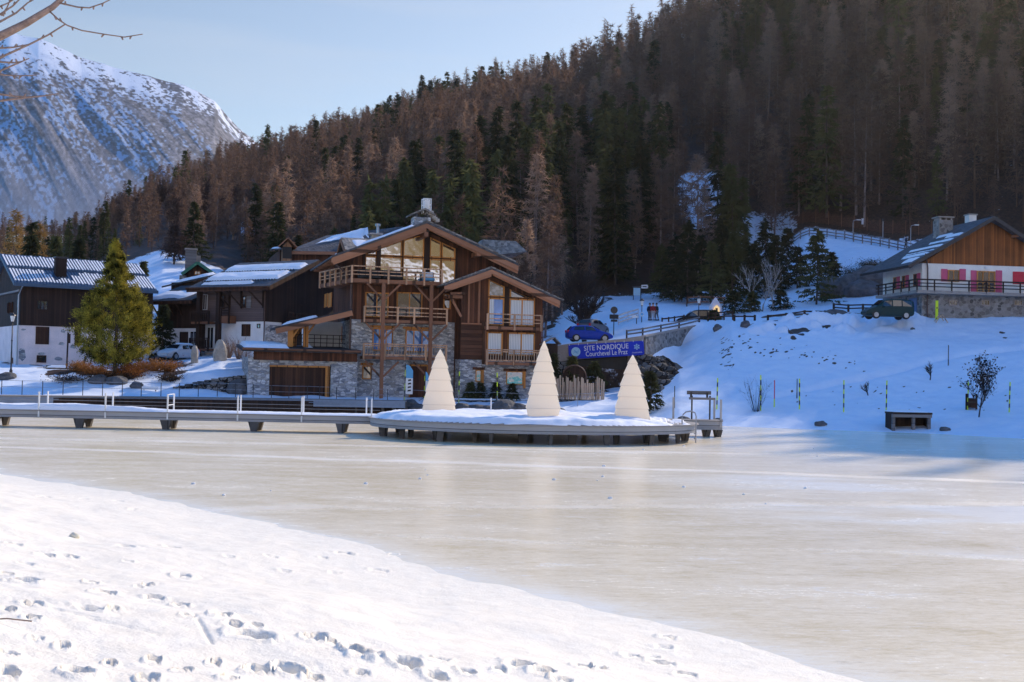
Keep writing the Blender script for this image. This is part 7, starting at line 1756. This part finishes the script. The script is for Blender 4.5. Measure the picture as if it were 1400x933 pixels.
# lit shrine
p = on(978, 428, 122); h = span(p, 978, 407); t = thing('wayside_shrine', p, 'tall pointed shrine with a warm lit niche at the top of the road', 'shrine')
MB().lathe([(.75,-.2),(.72,h*.45),(.45,h*.7),(.06,h)], 8).build('body', M['plaster_pink'], t)
em = NT('niche_light'); e_ = em.n('Emission'); e_.inputs[0].default_value = (1,.72,.38,1); e_.inputs[1].default_value = .9; em.l(e_.outputs[0], em.out.inputs[0]); M['niche'] = em.m
MB().prism([(-.32, h*.18), (.32, h*.18), (.3, h*.42), (0, h*.56), (-.3, h*.42)], -.80, -.70).build('niche', M['niche'], t); MB().box(-.1, -.84, h*.2, .1, -.802, h*.38).build('statue', M['wood_dark'], t)
p = on(882, 457, 116.5); p.z = pt(882, 457, 116.5).z; t = thing('park_bench', p, 'small dark bench between the road lamp and the walkers', 'bench'); MB().box(-.5, -.2, .4, .5, .2, .46).build('seat', M['wood_black'], t); MB().box(-.5, .16, .5, .5, .22, .85).build('backrest', M['wood_black'], t)
for x in (-.4, .4): MB().box(x-.04, -.18, -.1, x+.04, .18, .398).build('leg', M['metal_dk'], t)
# dry stone wall left of the garage
def drywall():
    for (pa, pb, top, d0, d1, lab) in (((238, 527), (338, 533), 2.55, 89.3, 90.0, 'dry stone wall holding the sunny snow bank left of the garage'),):
        a, b = pt(*pa, d0), pt(*pb, d1); o = a.copy(); o.z = 0; t = thing('stone_wall', o, lab, 'wall'); m = MB(); v = b-a; v.z = 0
        n = 34
        for r in range(5):
            x = random.uniform(-.1, 0)
            while x < v.length:
                w = random.uniform(.28, .62); f = x/v.length; zt = float(np.interp(f, [0, .25, .6, 1], [1.7, 2.1, 2.5, 2.75])); hh = (zt-.9)/5; z = .9+hh*r
                q = v.normalized()*x; e = v.normalized()*min(w-.04, v.length-x); n_ = Vector((v.y, -v.x, 0)).normalized()*random.uniform(.25, .36); bk = -Vector((v.y, -v.x, 0)).normalized()*.5
                j = lambda: Vector((random.uniform(-.02,.02), 0, random.uniform(-.03,.03)))
                m.hexa([q+n_+Vector((0,0,z))+j(), q+e+n_+Vector((0,0,z))+j(), q+e+bk+Vector((0,0,z)), q+bk+Vector((0,0,z)), q+n_+Vector((0,0,z+hh-.03))+j(), q+e+n_+Vector((0,0,z+hh-.03))+j(), q+e+bk+Vector((0,0,z+hh-.03)), q+bk+Vector((0,0,z+hh-.03))]); x += w
        m.build('masonry', M['drystone'], t)
        cp = MB(); q = v.normalized(); cp.box(v.length*.0, .2, .7, v.length*.1, .5, 1.4); cp.build('end_stone', M['rock'], t)
drywall()
for (px, py, w, h, d, lab) in ((330, 520, 2.0, 1.5, 90.0, 'large squared boulder at the garage end of the dry stone wall'), (327, 532, 1.7, 1.2, 89.4, 'lower squared boulder beside the garage corner'), (8, 508, 1.6, .6, 91.5, 'flat grey boulder under the old street lamp'), (160, 523, 1.7, .7, 90, 'grey bank boulder behind the wire fence, below the pine'), (135, 522, 1.4, .7, 90, 'dark bank boulder left of the one below the pine'), (187, 528, .9, .5, 89, 'small yellowish mossy stone by the white board')):
    rock(px, py, w, h, lab, d)
p = on(205, 528, 88.6); t = thing('board', p, 'white board lying low on the bank behind the wire fence', 'board'); MB().box(-.65, -.03, .05, .65, .03, .3).build('panel', M['white'], t); MB().box(-.5, -.02, -.2, -.42, .02, .05).build('leg', M['metal_dk'], t); MB().box(.42, -.02, -.2, .5, .02, .05).build('leg', M['metal_dk'], t)
p = on(91, 505, 97); t = thing('signpost', p, 'dark leaning post with a small board before the patched plaster wall', 'post'); h = span(p, 92, 455); MB().tube([(0,0,-.2),(.05,0,h)], .07, 7).build('shaft', M['wood_black'], t); MB().box(.0, -.1, h-.9, .28, -.05, h-.1).build('panel', M['wood_black'], t)
p = on(112, 492, 98); t = thing('leaning_log', p, 'short leaning log beside the patched plaster wall', 'log'); MB().tube([(0,0,-.2),(.2,0,.6),(.35,0,1.1)], [.12,.11,.09], 8).build('stem', M['bark'], t)
for (px, lab) in ((84, 'snow dusted pile of planks left below the plaster wall'), (118, 'snow dusted pile of planks right below the plaster wall')):
    p = on(px, 503, 97.5); t = thing('plank_pile', p, lab, 'planks')
    for k in range(4): MB().box(-1.4+random.uniform(-.2,.2), -.4+.2*k, .1*k-.1, 1.4+random.uniform(-.2,.2), -.22+.2*k, .1*k+.02).build('plank', M['wood_grey'], t)
    snow_patch(t, (-1.2,-.3,.18), (1.2,-.3,.18), (1.2,.4,.36), (-1.2,.4,.36), .12, 24, 8, 7, .1)
# yellow sledge board and frames against the house
p = on(1282, 433, 103.3); t = thing('sledge', p, 'yellow upright board leaning on the stone basement of the cream house', 'board'); h = span(p, 1282, 411); MB().box(-.12, .2, 0, .12, .28, h).build('board', M['yellow'], t); MB().box(-.05, .14, h*.6, .05, .197, h*.66).build('grip', M['black'], t)
p = on(1286, 435, 102.8); t = thing('sawhorse', p, 'wooden trestle with crossed legs below the yellow board', 'trestle'); 
for s_ in (-1, 1):
    for y in (-.3, .3): MB().bar((s_*.55, y, -.1), (s_*.05, y, .62), .07, .07, (0,1,0)).build('leg', M['wood_pale'], t)
MB().bar((0, -.4, .64), (0, .4, .64), .09, .07).build('beam', M['wood_pale'], t)
# ---------------------------------------------------------------- people
def skin_obj(name, pts, edges, rad, mat, parent):
    me = bpy.data.meshes.new(name); me.from_pydata(pts, edges, []); me.materials.append(mat); o = bpy.data.objects.new(name, me); COL.objects.link(o); o.parent = parent
    o.modifiers.new('skin', 'SKIN'); s = me.skin_vertices[0].data
    for i, r in enumerate(rad): s[i].radius = (r, r) if not hasattr(r, '__len__') else r
    s[0].use_root = True
    m = o.modifiers.new('smooth', 'SUBSURF'); m.levels = m.render_levels = 2; return o
def person(p, rz, jacket, trousers, hat, label, stride=.12, arm=.0, k=1.):
    t = thing('person', p, label, 'person', rz); s, a = stride, arm
    P = [(0,0,.93),(0,.0,1.15),(0,.01,1.38),(0,0,1.50),(0,-.02,1.60),(0,-.02,1.70), (.10,0,.88),(.11,-s*.6,.50),(.11,-s*.2,.09),(.12,-s*.2-.16,.04), (-.10,0,.88),(-.11,s*.5,.50),(-.11,s*1.1,.10),(-.12,s*1.1-.15,.05), (.18,0,1.40),(.25,.04-a,1.14),(.24,-.08-a,.90),(.235,-.10-a,.82), (-.18,0,1.40),(-.25,.04+a,1.14),(-.24,-.06+a,.90),(-.235,-.08+a,.82)]
    E = [(0,1),(1,2),(2,3),(3,4),(4,5),(0,6),(6,7),(7,8),(8,9),(0,10),(10,11),(11,12),(12,13),(2,14),(14,15),(15,16),(16,17),(2,18),(18,19),(19,20),(20,21)]
    Rr = [(.15,.11),(.14,.10),(.16,.10),.05,.085,.075,.085,.06,.045,.035,.085,.06,.045,.035,.06,.045,.035,.03,.06,.045,.035,.03]
    skin_obj('body', P, E, Rr, M['skin'], t)
    J = [P[0],P[1],P[2],P[14],P[15],P[16],P[18],P[19],P[20],(0,.01,1.46)]; skin_obj('jacket', J, [(0,1),(1,2),(2,3),(3,4),(4,5),(2,6),(6,7),(7,8),(2,9)], [(.19,.15),(.19,.15),(.19,.14),.09,.075,.065,.09,.075,.065,.08], jacket, t)
    T_ = [P[0],P[6],P[7],(P[8][0],P[8][1],.14),P[10],P[11],(P[12][0],P[12][1],.15)]; skin_obj('trousers', T_, [(0,1),(1,2),(2,3),(0,4),(4,5),(5,6)], [(.16,.125),.105,.085,.07,.105,.085,.07], trousers, t)
    m = MB(); m.lathe([(.112,1.66),(.115,1.72),(.09,1.80),(.03,1.84)], 12, (0,-.015,0)); m.build('hat', hat, t, True)
    for i in (8, 12): x, y = P[i][0], P[i][1]; m = MB(); m.hexa([(x-.06,y-.22,0),(x+.06,y-.22,0),(x+.06,y+.08,0),(x-.06,y+.08,0),(x-.05,y-.20,.07),(x+.05,y-.20,.07),(x+.055,y+.07,.13),(x-.055,y+.07,.13)]); m.build('shoe', M['black'], t)
    t.scale = (k,)*3; return t
CJ = {n: m_plain(n+'_cloth', c, .85, .15, 6) for n, c in (('black', (.015,.016,.02)), ('red', (.22,.02,.025)), ('navy', (.015,.02,.045)), ('grey', (.12,.12,.13)), ('pale', (.35,.33,.32)), ('brown', (.06,.035,.025)))}
q = pt(889, 455.5, 117.6)
for (px, yy, d, rz, j, tr, h, lab, s) in ((888, 455, 118.2, 2.6, 'navy', 'grey', 'black', 'walker in a dark coat, left of the group of three on the road', .10), (892.5, 455, 117.2, .2, 'red', 'pale', 'brown', 'walker in a red jacket in the middle of the group of three on the road', .06), (897.5, 454, 117.8, -2.2, 'black', 'grey', 'black', 'walker in black, right of the group of three on the road', .14)):
    p = pt(px, 440, d); p.z = pt(px, 438.3, d).z; person(p, rz, CJ[j], CJ[tr], CJ[h], lab, s)
p = on(1238.5, 337, 155.5); person(p, 1.4, CJ['navy'], CJ['black'], CJ['black'], 'lone walker in dark clothes on the upper snowy road behind the house', .2)
# ------------------------------------------------------------------ light
w = bpy.data.worlds.new('World'); sc.world = w; w.use_nodes = True
nt = w.node_tree; nt.nodes.clear()
out = nt.nodes.new('ShaderNodeOutputWorld'); bg = nt.nodes.new('ShaderNodeBackground'); sky = nt.nodes.new('ShaderNodeTexSky')
sky.sky_type = 'NISHITA'; sky.sun_disc = False; sky.sun_elevation = SUN_EL; sky.sun_rotation = SUN_AZ
sky.altitude = 1300; sky.air_density = 1.; sky.dust_density = .6; sky.ozone_density = 1.6
tc = nt.nodes.new('ShaderNodeTexCoord'); sx = nt.nodes.new('ShaderNodeSeparateXYZ'); nt.links.new(tc.outputs['Generated'], sx.inputs[0])
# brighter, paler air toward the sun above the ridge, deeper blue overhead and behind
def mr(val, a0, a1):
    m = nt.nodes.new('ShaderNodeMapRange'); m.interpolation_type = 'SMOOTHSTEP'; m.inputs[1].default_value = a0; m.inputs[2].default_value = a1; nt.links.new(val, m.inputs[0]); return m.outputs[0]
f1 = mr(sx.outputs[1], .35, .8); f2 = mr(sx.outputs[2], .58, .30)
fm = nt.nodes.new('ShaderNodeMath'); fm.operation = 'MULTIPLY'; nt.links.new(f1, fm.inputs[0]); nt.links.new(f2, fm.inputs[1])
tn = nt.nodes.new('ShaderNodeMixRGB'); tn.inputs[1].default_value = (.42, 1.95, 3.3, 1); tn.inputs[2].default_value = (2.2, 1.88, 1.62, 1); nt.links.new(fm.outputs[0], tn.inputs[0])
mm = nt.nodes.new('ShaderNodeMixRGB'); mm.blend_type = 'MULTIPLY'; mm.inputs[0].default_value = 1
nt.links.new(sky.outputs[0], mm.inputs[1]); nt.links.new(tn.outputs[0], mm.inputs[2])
# thin cirrus
mp = nt.nodes.new('ShaderNodeMapping'); mp.inputs['Scale'].default_value = (1.2, 1.2, 9); mp.inputs['Rotation'].default_value = (.15, .1, 0); nt.links.new(tc.outputs['Generated'], mp.inputs[0])
cn = nt.nodes.new('ShaderNodeTexNoise'); cn.inputs['Scale'].default_value = 2.2; cn.inputs['Detail'].default_value = 7; cn.inputs['Distortion'].default_value = .6; nt.links.new(mp.outputs[0], cn.inputs['Vector'])
cr = nt.nodes.new('ShaderNodeValToRGB'); cr.color_ramp.elements[0].position = .45; cr.color_ramp.elements[1].position = .8
cr.color_ramp.elements[1].color = (.35, .35, .35, 1); nt.links.new(cn.outputs['Fac'], cr.inputs[0])
m2 = nt.nodes.new('ShaderNodeMixRGB'); m2.inputs[2].default_value = (7.6, 8.2, 9.4, 1); nt.links.new(cr.outputs[0], m2.inputs[0]); nt.links.new(mm.outputs[0], m2.inputs[1])
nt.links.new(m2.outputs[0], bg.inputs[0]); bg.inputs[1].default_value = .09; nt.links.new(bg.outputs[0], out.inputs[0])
ld = bpy.data.lights.new('sun', 'SUN'); ld.energy = 5.0; ld.angle = R(.55); ld.color = (1, .83, .62)
lo = bpy.data.objects.new('sun', ld); COL.objects.link(lo); lo.rotation_euler = SUND.to_track_quat('Z', 'Y').to_euler(); lo.location = (60, 80, 80)
sc.view_settings.view_transform = 'Standard'; sc.view_settings.look = 'None'; sc.view_settings.exposure = 0; sc.view_settings.gamma = 1
sc.render.engine = 'CYCLES'; sc.cycles.use_denoising = True
try: sc.cycles.denoiser = 'OPENIMAGEDENOISE'
except Exception: pass
sc.cycles.max_bounces = 6; sc.cycles.diffuse_bounces = 3; sc.cycles.glossy_bounces = 3; sc.cycles.transmission_bounces = 3; sc.cycles.sample_clamp_indirect = 6
sc.cycles.use_adaptive_sampling = True

# thin sunlit winter haze filling the valley
hz = MB().box(-700, -60, -3, 700, 1500, 320).build('haze', None)
hm = bpy.data.materials.new('valley_haze'); hm.use_nodes = True; ht = hm.node_tree; ht.nodes.clear()
ho = ht.nodes.new('ShaderNodeOutputMaterial'); hv = ht.nodes.new('ShaderNodeVolumeScatter'); hv.inputs['Color'].default_value = (1, .93, .86, 1); hv.inputs['Density'].default_value = .0001; hv.inputs['Anisotropy'].default_value = .84
ht.links.new(hv.outputs[0], ho.inputs['Volume']); hz.data.materials.clear(); hz.data.materials.append(hm); tag(hz, kind='structure')
sc.cycles.volume_bounces = 0
